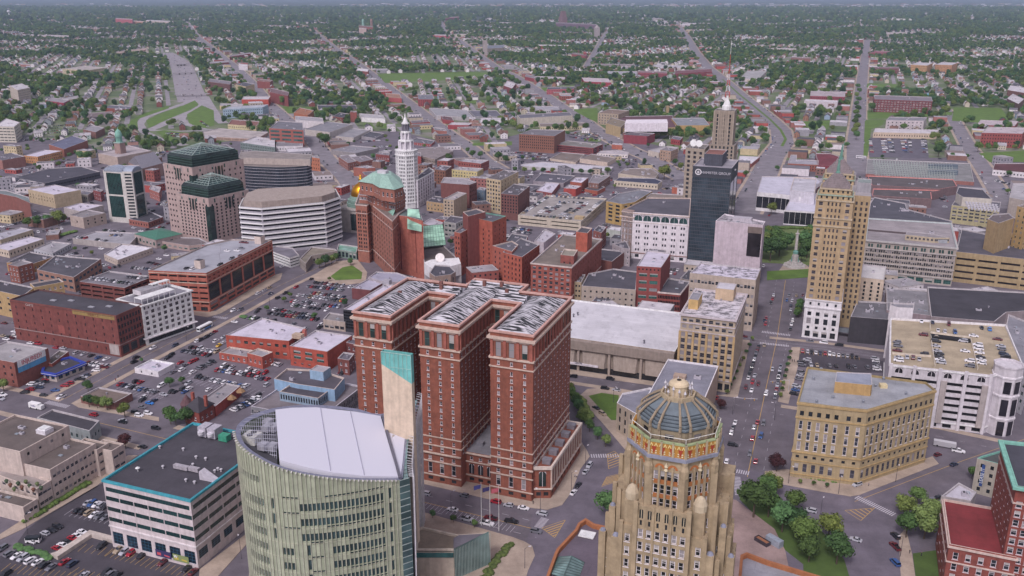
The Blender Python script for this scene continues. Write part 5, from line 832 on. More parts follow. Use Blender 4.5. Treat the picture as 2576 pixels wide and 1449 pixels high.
r,P,h=bld('large grey stone office block with arched top windows around a light court','b4',[(985,1068),(1903,1152),(1842,902),(1012,852)],1540,'9d938c','a0979a',snap=False,kit=4,cap=300,cop='a7b3b3',fac={0:[Zn(10,1,1.4,2.6,'arch_green_33413f',-5.6,-2.2,g=2,gs=.5),Zn(10,5,1.1,2.1,'pane_dark',5.5,-6,g=4,gs=.35),Zn(10,1,-.8,3,'pane_green_33504c',.8,4.6)]},cornice=[(-1.1,1.1,.9,'a9a4a2'),(-6.2,.5,.4,'a9a4a2'),(5,.5,.4,'a9a4a2'),(11.5,.4,.3,'a9a4a2')])
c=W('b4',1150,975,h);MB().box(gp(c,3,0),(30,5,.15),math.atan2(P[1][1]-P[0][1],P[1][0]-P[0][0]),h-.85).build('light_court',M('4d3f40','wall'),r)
pblock(r,[W('b4',*p,h+3)for p in((1385,1020),(1680,1050),(1830,1050),(1660,1010),(1400,985))],h-.9,h+3,'a3957f',roof='9f979a',fs=[Zn(7,1,1.4,1.6,'arch_grey',.5,-.5)])
MB().box(W('b4',1735,1070,h+1),(9,5,2.2),GA,h-.8).build('air_unit',M('8f9298','metal'),r)
for a in(('yellow tan parking structure with long dark openings at the right edge','b4',[(1895,1190),(2800,1290),(2840,1140),(1950,960)],1600,'988462','5c5863',dict(snap=False,kit=5,cap=60,cat='parking garage',name='parking_garage',fac={0:[Zn(4,4,-.86,1.5,'dark_dark_2a2326',1,-2.5)],'*':None})),('tan stepped office with wide dark windows at the right edge','b4',[(2312,950),(2420,1010),(2760,985),(2700,830),(2420,850)],(2312,950,1240),'a58c62','6d5f62',dict(snap=False,kit=1,cap=40,fac=[Zn(2,3,-.6,1.6,'dark_dark_2a2326',8,-2)])),('plain tan tower block with low brown roof behind the stepped office','b4',[(2212,862),(2320,905),(2480,850),(2420,800),(2260,815)],-44,'9d8560','6f6466',dict(snap=False,kit=1,auto=None)),('yellow brick tall block at the right edge','b4',[(2510,730),(2620,760),(2700,740),(2600,700)],-52,'a3875a','8a7a6c',dict(snap=False,kit=0,auto='pane')),('beige five storey office with many rooftop air units and white penthouse','b4',[(1850,722),(2330,778),(2345,690),(1900,645)],960,'a39a75','6b6974',dict(snap=False,kit=0,cap=100,fac={0:[Zn(8,4,3.4,1.7,'pane_grey',3,-1.2)]})),('cream stone block with flat white top behind the beige office','b4',[(1895,600),(1960,640),(2255,660),(2160,560),(1920,535)],-24,'b5aea4','4a4754',dict(snap=False,kit=0,auto=None)),('plain concrete tall block at the right edge','b4',[(2430,645),(2560,670),(2720,640),(2640,500),(2470,500)],(2430,645,840),'a0958e','b9b4b8',dict(snap=False,kit=2,auto=None)),('wide dark roofed warehouse with salmon pink edge, rear part','b4',[(1045,520),(1730,560),(1905,530),(1865,462),(1000,425)],-9,'6f5a5c','5f5658',dict(snap=False,kit=8,auto=None,cop='d0837c')),('dark roofed warehouse with salmon pink edge, front part','b4',[(1050,625),(1650,662),(1640,590),(1740,570),(1060,555)],-9,'6f5a5c','5f5658',dict(snap=False,kit=5,auto=None,cop='d0837c')),('long dark flat roofed store block behind the grey stone office','b4',[(1010,850),(1850,905),(1855,880),(1400,760),(1380,700),(1070,640),(1030,700)],-22,'6b4a4a','55545f',dict(snap=False,kit=14,auto=None)),('red brick four storey row with pale roof by the boulevard','b4',[(200,302),(505,318),(510,270),(290,262),(290,215),(230,215)],(505,318,388),'8d5548','a5a0aa',dict(snap=False,kit=4,fac=[Zn(10,2,1.2,1.8,'dark',1,-1)])),('maroon painted brick hall by the boulevard','b4',[(505,320),(650,330),(720,230),(625,200),(480,200)],-9,'7a2a35','7a2e3a',dict(snap=False,kit=0,auto=None)),('walled electrical substation full of grey steel frames','b4',[(985,405),(2075,490),(2035,300),(1000,255)],-4,'8a5a52','8d8b8c',dict(snap=False,kit=0,auto=None,name='substation')),('maroon brick and white low shop at the right by the car lot','b4',[(2262,365),(2640,400),(2640,300),(2280,300)],(2262,365,420),'c5bfc2','63353a',dict(snap=False,kit=0,auto='dark')),('orange brick store with white roof behind the black glass tower','b3',[(2275,285),(2410,305),(2495,235),(2290,225)],345,'8f4e44','d3cfd6',dict(snap=False,rk='whiteroof',kit=4,auto=None)),('small grey roofed shop by the boulevard corner','b3',[(2400,130),(2480,150),(2500,110),(2420,100)],-6,'8a8488','97929a',dict(snap=False,kit=1)),):bld(a[0],a[1],a[2],a[3],a[4],a[5],**a[6])
for o in bpy.data.objects:
 if o.get('label','').startswith('beige five storey'):ro=o
for i in range(40):
 c=W('b4',2000+(i%10)*33+(i//10)*8,685+(i//10)*19+(i%10)*3,27);MB().lathe(c,[(.9,25.2),(.9,26.2),(1.1,26.3),(1.1,26.8)],7).build('air_unit',M('bcb9c0','metal'),ro)
for o in bpy.data.objects:
 if o.get('label','').startswith('walled electrical'):ro=o
m=MB()
for j in range(8):
 for i in range(30):c=W('b4',1060+i*27+j*4,300+j*20+i*2,3);m.box(c,(.5,.5,6),GA,3)
 a,b=W('b4',1050+j*4,298+j*20,8),W('b4',1900,350+j*18,8);m.tube((*a,8),(*b,8),.3,4);m.tube((*a,6),(*b,6),.2,4)
m.build('steel_frames',M('8f9694','metal'),ro,kind='stuff')
for i in range(10):c=W('b4',1640+(i%5)*60,340+(i//5)*60,5);MB().box(c,(6,5,5),GA,3).build('transformer',M('56616c','metal'),ro)
for a in(('vast black flat roof of a shopping hall behind the white garage','c4',[(1640,392),(2280,445),(2400,350),(2700,330),(2640,150),(1605,92)],-18,'84787a','44414a',dict(snap=False,kit=3,auto=None)),('grey flat roofs with pipes left of the black shopping hall roof','c4',[(1195,330),(1640,385),(1610,130),(1190,100)],-17,'85757a','8d8a90',dict(snap=False,kit=12,auto=None)),('cream narrow eight storey tower with white roof beside the tan skyscraper','c4',[(935,0),(1168,26),(1192,-110),(955,-138)],(1168,26,330),'c3b1a0','dcd7d6',dict(rk='whiteroof',snap=False,kit=1,cap=40,fac={0:[Zn(3,6,1.3,1.8,'dark',3,-2)]})),('small tan building with rooftop fans between the skyscraper and the cream tower','c4',[(745,160),(905,180),(935,120),(780,100)],290,'a08b72','7f7a80',dict(snap=False,kit=5,auto='pane')),('black fronted low building with green awning facing the tram street','c4',[(830,395),(1212,425),(1240,250),(900,235)],685,'38353b','74727a',dict(snap=False,kit=6,auto=None)),('white box stair tower with red base at the garage corner','c4',[(1232,280),(1300,300),(1465,310),(1475,262),(1240,250)],-32,'c9c3c6','9a98a0',dict(snap=False,kit=0,auto=None)),('grey stepped concrete block right of the white garage','c4',[(2400,470),(2480,820),(2640,900),(2760,500),(2420,370)],-26,'a3a0a8','8f8d97',dict(snap=False,kit=5,auto='pane')),):bld(a[0],a[1],a[2],a[3],a[4],a[5],**a[6])
c=W('c4',1060,640,0);t=[o for o in bpy.data.objects if o.get('label','').startswith('black fronted')][0]
m=MB();m.box(gp(c,0,0),(14,2.5,2),GA,3.2);m.build('awning',M('1f5a42','trim'),t);m=MB();m.box(gp(c,-15,1),(12,2.5,2),GA,3.2);m.build('awning',M('6d737c','trim'),t)
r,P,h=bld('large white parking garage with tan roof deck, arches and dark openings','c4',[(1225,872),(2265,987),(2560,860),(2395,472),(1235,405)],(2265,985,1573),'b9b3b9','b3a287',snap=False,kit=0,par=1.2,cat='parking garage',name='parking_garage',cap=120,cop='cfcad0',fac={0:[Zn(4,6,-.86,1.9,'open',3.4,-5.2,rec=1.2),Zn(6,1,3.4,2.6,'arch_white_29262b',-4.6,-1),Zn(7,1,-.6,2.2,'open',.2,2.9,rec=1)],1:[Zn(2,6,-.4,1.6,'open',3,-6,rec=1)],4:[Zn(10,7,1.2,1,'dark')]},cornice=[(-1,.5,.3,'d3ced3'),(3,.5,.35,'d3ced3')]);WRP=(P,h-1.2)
A,Bq=P[0],P[1];a=math.atan2(Bq[1]-A[1],Bq[0]-A[0]);L_=math.dist(A,Bq)
for s in(.015,.25,.5,.75,.985):MB().box((A[0]+(Bq[0]-A[0])*s+math.sin(a)*.3,A[1]+(Bq[1]-A[1])*s-math.cos(a)*.3),(L_*.032,.9,h+.6),a,0).build('pier',M('beb8be','wall'),r)
for s in(.55,.945):MB().box((A[0]+(Bq[0]-A[0])*s+math.sin(a)*.35,A[1]+(Bq[1]-A[1])*s-math.cos(a)*.35),(L_*.06,.8,h*.72),a,3).build('tan_panel',M('9d9391','wall'),r)
c=W('c4',2425,880,h+4);m=MB();m.lathe(c,[(6.4,0),(6.4,h+4),(6.7,h+4),(6.7,h+4.8),(6.0,h+4.8),(6.0,h+4.1)],8,GA+math.pi/8);m.build('corner_tower',M('b9b3b9','wall'),r)
for k in(-2,-1,0):
 a_=GA+k*math.pi/4+math.pi/8*0;q=(c[0]+6.0*math.cos(a_),c[1]+6.0*math.sin(a_))
 for z0_,z1_ in((0.3,7.5),(10.5,h*.62),(h*.72,h-2.5)):
  MB().box(q,(.35,3.1,z1_-z0_),a_,z0_).build('tower_glass',M('2b2830','glass'),r)
for z_ in(8.4,h*.66,h-1):MB().lathe(c,[(6.75,z_),(6.75,z_+.8),(6.4,z_+.9)],8,GA+math.pi/8).build('band',M('c9c4c9','trim'),r)
m=MB();g=[W('c4',*p,h)for p in((1635,560),(2035,612),(2040,640),(1635,590))];m.prism(g if area(g)>0 else g[::-1],h-1.1,h-.2);m.build('ramp_opening_shade',M('1a181c','flat'),r)  # near-black slab paints the shade of the ramp opening onto the deck
for q in(((1635,590),(1680,900)),((2035,612),(2110,930)),((1635,560),(2035,612)),((1630,470),(1630,530)),((1250,770),(1640,800))):
 a0,b0=W('c4',*q[0],h-1),W('c4',*q[1],h-1);m=MB();m.box(((a0[0]+b0[0])/2,(a0[1]+b0[1])/2),(math.dist(a0,b0),.3,1.1),math.atan2(b0[1]-a0[1],b0[0]-a0[0]),h-1.2);m.build('deck_wall',M('beb3a4','wall'),r)
YC='9c8a69'
yz=lambda n:[Zn(n,1,1.6,2.2,'dark_grey',-6.6,-3.4),Zn(n,3,1.5,-.80,'sash_white_3c3f4a',13,-8),Zn(n,1,1.4,1.3,'dark_grey',8.8,11.6),Zn(n,1,1.7,3.9,'pane_grey_4a4a55',2.4,7.6)]
r,P,h=bld('pentagonal yellow stone courthouse with pale grey roof and tall window bays','c4',[(300,1252),(758,1308),(1000,1332),(1690,1132),(1592,1052),(400,898)],(1000,1330,2093),YC,'a3a5ac',snap=False,kit=0,cat='courthouse',name='courthouse',cap=200,par=1.0,cop='8f7c52',fac={0:yz(5),1:yz(2),2:yz(13)},cornice=[(-1.2,.8,.35,'a58b5c'),(-7.4,.6,.3,'a58b5c'),(12.0,.6,.4,'a58b5c'),(7.9,.4,.25,'a58b5c'),(1.6,.5,.3,'a58b5c')])
YP,YH=P,h
pblock(r,[W('c4',*p,h+4.2)for p in((675,1050),(1040,1085),(1050,1075),(1040,965),(690,950))],h-1,h+4.2,'a58553',roof='9a9fb0')
for x,y in((460,1010),(655,1195),(490,1240),(1085,1080),(1390,1160),(1165,1010),(890,980),(535,915),(960,1240)):c=W('c4',x,y,h);MB().lathe(c,[(.45,h-1),(.45,h-.1),(.75,h),(.6,h+.3)],8).build('roof_vent',M('7b7f88','metal'),r)
MB().box(W('c4',1160,1085,h),(3,2.6,1.6),GA+.3,h-1).build('air_unit',M('c4b58f','metal'),r)
r,P,h=bld('red roofed brick building with cream trimmed windows at the right edge','d4',[(1700,1150),(2330,1275),(2200,820),(1640,722)],-20,'7a423a','8a2f33',wk='brick',snap=False,kit=0,cop='b9a49a',cap=40,fac={0:[Zn(5,4,1.7,2.8,'sash_white',1,-2)],3:[Zn(5,4,1.2,2,'sash',2,-2)]},cornice=[(-1.2,.7,.5,'b9a49a'),(-7,.5,.3,'b9a49a')])
r,P,h=bld('tall red brick building with green copper cornice at the lower right edge','d4',[(2195,185),(2330,605),(2900,700),(2800,250)],-46,'7a4038','4b4a55',wk='brick',snap=False,kit=0,cop='6fa898',cap=120,fac={0:[Zn(7,11,.9,1.5,'sash',3,-5)],1:[Zn(6,11,1.8,2.4,'sash',3,-5)]},cornice=[(-1,.9,1.2,'6fa898'),(-6.5,.5,.3,'b9a49a'),(9,.5,.3,'b9a49a')])
r,P,h=bld('angular low building with white roof in front of the red roofed one','d4',[(1622,700),(1900,745),(1955,662),(1788,572)],-13,'a39a9c','cdc8d2',rk='whiteroof',snap=False,kit=3,auto=None)
r,P,h=bld('pale tan four storey building with a hanging blue lease banner','d4',[(1960,345),(2170,400),(2260,250),(2000,325)],-16,'9e968a','5b5f5f',snap=False,kit=0,auto='dark',cop='6fa898')
wallsign(P,0,.28,.42,4,14,'2b4a86',None,label='tall blue banner reading LEASE IT hung on the pale tan building',name='lease_banner',cat='banner',out=.25)
A,Bq=P[0],P[1];a=math.atan2(Bq[1]-A[1],Bq[0]-A[0]);bt=[o for o in bpy.data.objects if o.name.startswith('lease_banner')][0]
o=text3(bt,'LEASE IT',(A[0]+(Bq[0]-A[0])*.35+math.sin(a)*.5,A[1]+(Bq[1]-A[1])*.35-math.cos(a)*.5,9),a,1.9,'d5d8e0',depth=.02);o.rotation_euler=(math.pi/2,-math.pi/2,a)
t=thing('hotel','huge dark red brick hotel with three wings, cream cornices and striped black and white roofs','hotel',(*gp((-66.5,357.5),40,20),0));r=t
O_=(-66.5,357.6);h=73.3;BR_='7f4b3c';CR='b8a294';g_=lambda u,v:gp(O_,u,v)
plan=[(0,0),(17.5,0),(17.5,35),(30.6,35),(30.6,0),(48.4,0),(48.4,35),(61.8,35),(61.8,0),(80,0),(80,50),(56,50),(56,60),(30,60),(30,50),(0,50)]
P=[g_(*p)for p in plan];OCC.append([g_(-2,-8),g_(90,-8),g_(90,52),g_(-2,52)]);wn=[];m=MB()
def sz(n,court=False):
 k='sash';return[Zn(n,1,1.5,2.4,k,.4,3.6),Zn(n,13,1.1,1.75,k,3.8,-16.4),Zn(n,1,1.1,1.75,k,-15.0,-12.2),Zn(n,1,2.2 if not court else 1.2,6.2,'pane_green_33413f',-11.2,-4.4)]
for i in range(len(P)):
 A,Bq=P[i],P[(i+1)%len(P)];L_=math.dist(A,Bq);n={18:3,35:9,50:12,13:3}.get(round(L_),max(1,int(L_/5)))
 facade(m,wn,A,Bq,14 if True else 0,h,sz(n,L_>20)if vis(P,i)else None)
m.build('wall',M(BR_,'brick'),r);place_windows(r,wn,300)
Qi=inset(P,.5)
for z_,hh,out,c_ in((h-.8,.8,.5,'b98f84'),(h-3.4,1.0,1.1,CR),(h-4.3,.6,.35,CR),(h-11.9,.8,.5,CR),(h-15.6,.5,.4,CR),(17.2,.5,.35,CR),(21.2,.45,.25,CR)):
 m=MB();m.ring(inset(P,-out),Qi,z_,z_+hh);O2=inset(P,-out)
 for i in range(len(P)):j=(i+1)%len(P);m.q((*O2[j],z_),(*O2[i],z_),(*P[i],z_),(*P[j],z_))
 m.build('cornice',M(c_,'trim'),r)
m=MB();pl=MB()
for u0,u1 in((0,17.5),(30.6,48.4),(61.8,80)):
 for k in range(4):m.box(g_(u0+.8+(u1-u0-1.6)*k/3,-.25),(1.2,.5,7.4),GA,h-11.2)
 for k in range(10):m.box(g_(u1+.25,1.2+k*3.72),(.5,1.0,7.4),GA,h-11.2)
m.build('pilasters',M('93574b','brick'),r,kind='stuff')
rm=bpy.data.materials.new('striped_roof');rm.use_nodes=True;n=rm.node_tree;bs=n.nodes['Principled BSDF'];tc=n.nodes.new('ShaderNodeTexCoord');wv=n.nodes.new('ShaderNodeTexWave');wv.inputs['Scale'].default_value=.17;wv.inputs['Distortion'].default_value=3.2;wv.inputs['Detail'].default_value=4;wv.inputs['Detail Scale'].default_value=.8
mp=n.nodes.new('ShaderNodeMapping');mp.inputs['Rotation'].default_value=(0,0,math.radians(20.8));n.links.new(tc.outputs['Object'],mp.inputs[0]);wv.bands_direction='Y';n.links.new(mp.outputs[0],wv.inputs[0])
ns=n.nodes.new('ShaderNodeTexNoise');ns.inputs['Scale'].default_value=1;ns.inputs['Detail'].default_value=7;mq=n.nodes.new('ShaderNodeMapping');mq.inputs['Scale'].default_value=(.16,1.15,.5);n.links.new(mp.outputs[0],mq.inputs[0]);n.links.new(mq.outputs[0],ns.inputs['Vector']);ad=n.nodes.new('ShaderNodeMath');ad.operation='MULTIPLY_ADD';n.links.new(wv.outputs['Fac'],ad.inputs[0]);ad.inputs[1].default_value=.13;n.links.new(ns.outputs[0],ad.inputs[2])
cr=n.nodes.new('ShaderNodeValToRGB');cr.color_ramp.elements[0].position=.53;cr.color_ramp.elements[0].color=(.02,.02,.024,1);cr.color_ramp.elements[1].position=.60;cr.color_ramp.elements[1].color=(.58,.56,.6,1);n.links.new(ad.outputs[0],cr.inputs[0]);n.links.new(cr.outputs[0],bs.inputs[0]);bs.inputs['Roughness'].default_value=.7
zr=h-1.5
for u0,u1,v0,v1,rid in((.5,17,.5,49.5,3.2),(31.1,47.9,.5,49.5,3.2),(62.3,79.5,.5,49.5,3.4)):
 m=MB();a,b,c,d=g_(u0,v0),g_(u1,v0),g_(u1,v1),g_(u0,v1);um=(u0+u1)/2;e,f=g_(um,v0+8),g_(um,v1-8)
 m.q((*a,zr),(*b,zr),(*e,zr+rid));m.q((*b,zr),(*c,zr),(*f,zr+rid),(*e,zr+rid));m.q((*c,zr),(*d,zr),(*f,zr+rid));m.q((*d,zr),(*a,zr),(*e,zr+rid),(*f,zr+rid));m.build('roof',rm,r)
for u0,u1,v0,v1 in((17,31.1,35.5,49.5),(47.9,62.3,35.5,49.5),(30.5,55.5,49.5,59.5)):
 m=MB();a,b,c,d=g_(u0,v0),g_(u1,v0),g_(u1,v1),g_(u0,v1);e,f=g_(u0,(v0+v1)/2),g_(u1,(v0+v1)/2);m.q((*a,zr),(*b,zr),(*f,zr+2.4),(*e,zr+2.4));m.q((*c,zr),(*d,zr),(*e,zr+2.4),(*f,zr+2.4));m.q((*b,zr),(*c,zr),(*f,zr+2.4));m.q((*d,zr),(*a,zr),(*e,zr+2.4));m.build('roof',rm,r)
for u,v in((20,44),(38,52),(46,53),(22,40),(52,44),(9,25)):MB().box(g_(u,v),(1.4,1.4,2.6),GA,zr+1).build('chimney',M('6f4a44','brick'),r)
B0=[g_(-.6,-.6),g_(80.6,-.6),g_(80.6,50.6),g_(-.6,50.6)];m=MB();wn=[]
bz=lambda n:[Zn(n,1,2.2,1.6,'dark',.5,3.4),Zn(n,1,1.9,4.6,'sash_white',4.4,9.8),Zn(n,1,1.5,1.8,'sash',10.4,13.2)]
for k,(u0,u1,out)in enumerate(((0,17.5,0),(17.5,30.6,-5.2),(30.6,48.4,0),(48.4,61.8,-5.2),(61.8,80,0))):
 A,Bq=g_(u0,-.6-out),g_(u1,-.6-out)
 facade(m,wn,A,Bq,0,14 if k%2==0 else 14.6,bz(3)if k%2==0 else[Zn(3,1,2.2,1.5,'dark',.5,3.2),Zn(3,1,2.4,4.8,'arch_white',4,9.4),Zn(3,1,1.4,1.6,'sash',10.6,13)])
 if k%2:court=MB();court.q((*A,14.62),(*Bq,14.62),(*g_(u1,35),14.62),(*g_(u0,35),14.62));court.build('court_roof',M('85838c','roof'),r);[MB().box(g_((u0+u1)/2+(-3,2,-1)[q5],12+q5*7),(3,2.4,1.8),GA,14.6).build('air_unit',M('77757d','metal'),r)for q5 in range(3)];m.q((*g_(u0,-.6),0),(*A,0),(*A,14.1),(*g_(u0,-.6),14.1));m.q((*Bq,0),(*g_(u1,-.6),0),(*g_(u1,-.6),14.1),(*Bq,14.1))
facade(m,wn,g_(80.2,-.6),g_(80.2,50),0,14.1,bz(8));m.q((*g_(0,50),0),(*g_(0,-.6),0),(*g_(0,-.6),14.1),(*g_(0,50),14.1))
for k in(0,2,4):u0,u1=((0,17.5),0,(30.6,48.4),0,(61.8,80))[k];m.q((*g_(u0,-.6),14),(*g_(u1,-.6),14),(*g_(u1,0),14.02),(*g_(u0,0),14.02))
m.build('base_wall',M(BR_,'brick'),r);place_windows(r,wn,60)
for z_,o_ in((13.9,.7),(9.9,.3),(3.5,.3)):
 for u0,u1,v in((0,17.5,-.7),(17.5,30.6,4.5),(30.6,48.4,-.7),(48.4,61.8,4.5),(61.8,80.6,-.7)):MB().box(g_((u0+u1)/2,v-o_/2),(u1-u0+.2,o_,.55),GA,z_).build('cornice',M(CR,'trim'),r)
m=MB();wn=[];Q=[g_(80.1,2),g_(86.6,4.5),g_(86.6,47),g_(80.1,47)];facade(m,wn,Q[0],Q[1],0,14.5,[Zn(1,1,3,7,'arch_white_33413f',5,13),Zn(2,1,2.0,1.8,'dark',.6,3.6)]);facade(m,wn,Q[1],Q[2],0,14.5,[Zn(12,1,2.0,6.8,'arch_white_33413f',5,13),Zn(10,1,2,1.6,'dark',.6,3.6)])
m.q((*Q[2],0),(*Q[3],0),(*Q[3],14.5),(*Q[2],14.5));m.q(*[(*q,13.6)for q in Q]);m.build('ballroom_wing',M(BR_,'brick'),r);place_windows(r,wn,40)
m=MB()
for i in range(13):m.box(g_(86.8,4.8+i*3.5),(.6,.8,9.6),GA,4)
m.build('pilasters',M(CR,'trim'),r,kind='stuff')
for z_ in(13.6,4.4):m=MB();m.ring(inset(Q,-.6),inset(Q,.3),z_,z_+(1.3 if z_>9 else.5));m.build('cornice',M('c4b5aa','trim'),r)
for i in range(5):MB().box(g_(83.4,9+i*8.5),(3.6,3,2.2),GA,13.6).build('air_unit',M('7d7a82','metal'),r)
m=MB();m.box(g_(4,-5.5),(20,7,.7),GA,4.6);m.build('entrance_canopy',M('b3a9a4','trim'),r)
for u in(-5,4,13):MB().tube((*g_(u,-8),0),(*g_(u,-8),4.6),.3,6).build('canopy_post',M('4a4248','trim'),r)
r2,P2,h2=bld('low brick wing of the striped roof hotel half hidden behind the glass courthouse','c2',[(1100,1449),(1200,1480),(1400,1300),(1300,1290)],-15,BR_,'8f8a90',wk='brick',snap=False,kit=2,occ=False)if 0 else(0,0,0)
t=thing('courthouse','ribbed pale green glass courthouse with curved walls and wide white roof','courthouse',(*G(850,1150,60),0));r=t;h=60.
def HP(x):return 43.07-.265*x
def GR(x,y,dz=0.):
 dx=(x-1288)/F_;dy=(y-724.5)/F_;q_=S_+dy*C_;t_=(H-43.07-dz)/(q_-.265*dx);return(dx*t_,(C_-dy*S_)*t_)
fr=[GR(*V('e4',*p))for p in((75,470),(95,560),(150,640),(240,720),(360,795),(500,870),(680,940),(870,990),(1080,1028),(1330,1060),(1600,1080),(1850,1088),(2160,1085))]
bk=[GR(*V('e4',*p))for p in((2160,1085),(2200,1060),(2230,800),(2290,420),(2400,130),(1920,245),(1650,185),(1350,145),(1000,130),(650,155),(400,215),(200,300),(100,390))]
def smooth(P,n):
 out=[]
 for i in range(len(P)-1):
  p0,p1,p2,p3=P[max(i-1,0)],P[i],P[i+1],P[min(i+2,len(P)-1)]
  for k in range(n):
   t_=k/n;out.append(tuple(.5*(2*p1[j]+(p2[j]-p0[j])*t_+(2*p0[j]-5*p1[j]+4*p2[j]-p3[j])*t_*t_+(3*p1[j]-p0[j]-3*p2[j]+p3[j])*t_**3)for j in(0,1)))
 return out+[P[-1]]
F_r=smooth(fr,5);OCC.append(fr+bk[1:])
seg=[0]
for a,b in zip(F_r,F_r[1:]):seg.append(seg[-1]+math.dist(a,b))
LT=seg[-1]
def at(s):
 s=max(0,min(LT-.001,s));k=next(i for i in range(len(seg)-1)if seg[i+1]>s);f=(s-seg[k])/(seg[k+1]-seg[k]);return(F_r[k][0]+(F_r[k+1][0]-F_r[k][0])*f,F_r[k][1]+(F_r[k+1][1]-F_r[k][1])*f)
NP=46;wm=M('42585a','glass');cellw=LT/NP;wins={}
for fl in range(9):
 for i in range(22 if fl<3 else 29,42):wins[(i,fl)]=1
 for i in range(28 if fl<3 else 33,42):wins[(i,fl,'s')]=1
 for i in range(6,13):wins[(i,fl)]=1
 for i in((18,19,20,21)if fl<3 else(24,25,26)):wins[(i,fl,'s')]=1
 if fl>2:
  for i in(17,18,19):wins[(i,fl)]=1
 wins[(15 if fl<3 else 23,fl,'v')]=1;wins[(43,fl,'v')]=1
gm=[M('959c86','wall'),M('9da38c','wall'),M('8f967f','wall')]
for i in range(NP):
 A,Bq=at(i*cellw),at((i+1)*cellw);d=Vector((Bq[0]-A[0],Bq[1]-A[1])).normalized();nn=Vector((d.y,-d.x));b=MB();ta,tb_=HP(A[0]),HP(Bq[0]);top=None;zs=[]
 for fl in range(9):
  zt=49.4-fl*5.35
  if(i,fl,'s')in wins:zs.append((zt+1.5,zt+2.4))
  if(i,fl,'v')in wins:zs.append((zt-2.6,zt+1.2))
  elif(i,fl)in wins:zs.append((zt-2.7,zt))
 if 2<i<12 and HP(A[0])>60:zs.insert(0,(54.7,57.0))
 q0=(A[0]+d.x*.2-nn.x*.35,A[1]+d.y*.2-nn.y*.35);q1=(Bq[0]-d.x*.2-nn.x*.35,Bq[1]-d.y*.2-nn.y*.35)
 for za,zb in zs:
  b.k=0
  if top is None:b.q((*A,zb),(*Bq,zb),(*Bq,tb_),(*A,ta))
  else:b.q((*A,zb),(*Bq,zb),(*Bq,top),(*A,top))
  b.k=1;b.q((*q0,za),(*q1,za),(*q1,zb),(*q0,zb));b.k=0
  b.q((*A,za),(*Bq,za),(*q1,za),(*q0,za));b.q((*q0,zb),(*q1,zb),(*Bq,zb),(*A,zb));b.q((*A,za),(*q0,za),(*q0,zb),(*A,zb));b.q((*q1,za),(*Bq,za),(*Bq,zb),(*q1,zb));top=za
 b.k=0
 if top is None:b.q((*A,0),(*Bq,0),(*Bq,tb_),(*A,ta))
 else:b.q((*A,0),(*Bq,0),(*Bq,top),(*A,top))
 b.build('glass_panel',[gm[(i*7)%3],wm],r);an=math.atan2(d.y,d.x)
 b=MB();b.box((A[0]+nn.x*.12,A[1]+nn.y*.12),(.2,.34,ta+.2),an,0);b.k=1;b.box((A[0]+nn.x*.5,A[1]+nn.y*.5),(.35,.8,.3),an,ta-.1);b.build('rib',[M('a3a493','wall'),M('c4c0bd','trim')],r)
m=MB()
for k in range(10):
 z_=51.2-5.35*k
 for i in range(NP):A,Bq=at(i*cellw),at((i+1)*cellw);m.tube((A[0],A[1]-.03,z_),(Bq[0],Bq[1]-.03,z_),.08,3)
m.build('joint_lines',M('b1ae9c','trim'),r,kind='stuff')
BKs=smooth(bk[4:],3);m=MB()
for a,b in zip(BKs,BKs[1:]):m.q((*a,0),(*b,0),(*b,HP(b[0])),(*a,HP(a[0])))
m.build('back_wall',M('8f9a80','wall'),r)
full=F_r+[p for p in bk[1:5]]+BKs[1:];rim=MB();Qr=inset(full,1.6);k=len(full)
for i in range(k):j=(i+1)%k;rim.q((*full[i],HP(full[i][0])),(*full[j],HP(full[j][0])),(*Qr[j],HP(Qr[j][0])-.3),(*Qr[i],HP(Qr[i][0])-.3))
rim.build('roof_rim',M('77788a','metal'),r)
def e4(pts,dz=0.):return[(*GR(*V('e4',*p),dz),HP(GR(*V('e4',*p),dz)[0])+dz)for p in pts]
def e1_(a,b,w_,nm,mat,dz=.1):m=MB();A,Bq=e4([a,b],dz);m.tube(A,Bq,w_,4);m.build(nm,mat,r)
m=MB();dk=e4(((635,830),(1000,925),(1300,985),(1700,1030),(2145,1040),(1920,270),(1690,232),(1600,215),(1100,160),(800,165),(585,190)),.15);m.q(*dk);n_=len(dk)
for i in range(n_):a,b=dk[i],dk[(i+1)%n_];m.q((a[0],a[1],a[2]-3),(b[0],b[1],b[2]-3),b,a)
m.build('white_roof_deck',M('cbcad6','flat'),r)
m=MB();m.q(*e4(((2170,1060),(2200,850),(2240,420),(2330,190),(2100,190),(1960,260)),-.05));m.build('side_roof_deck',M('cbcad6','flat'),r)
for a,b,w_,c_ in(((1155,165),(1285,965),.14,'9a98a8'),((1535,205),(1712,1020),.14,'9a98a8'),((1945,265),(2165,1060),.6,'5b5a66')):e1_(a,b,w_,'roof_gutter',M(c_,'metal'),.25)
m=MB();m.q(*[(x,y,z-4)for x,y,z in e4(((100,430),(180,600),(350,740),(600,830),(580,200),(380,260),(180,340)))]);m.build('plant_floor',M('5b5962','roof'),r)
m=MB()
for i in range(17):x=150+i*27;y0_=440-(x-100)*.52 if x<400 else 275-(x-400)*.4;y1_=min(830,440+(x-100)*.95 if x<260 else 600+(x-260)*.67);A,Bq=e4([(x,y0_),(x+20,y1_)],.05);m.tube(A,Bq,.07,4)
for i in range(11):y=240+i*52;x0_=100+abs(y-430)*(.9 if y<430 else 1.25);x0_=min(x0_,560);A,Bq=e4([(x0_,y),(600,y+12)],.05);m.tube(A,Bq,.09,4)
m.build('steel_grid',M('a9a9b4','metal'),r,kind='stuff')
c=e4([(290,530)],-2)[0];MB().box(c[:2],(5,4.4,3),GA,c[2]-2).build('cooling_unit',M('c5c3be','metal'),r)
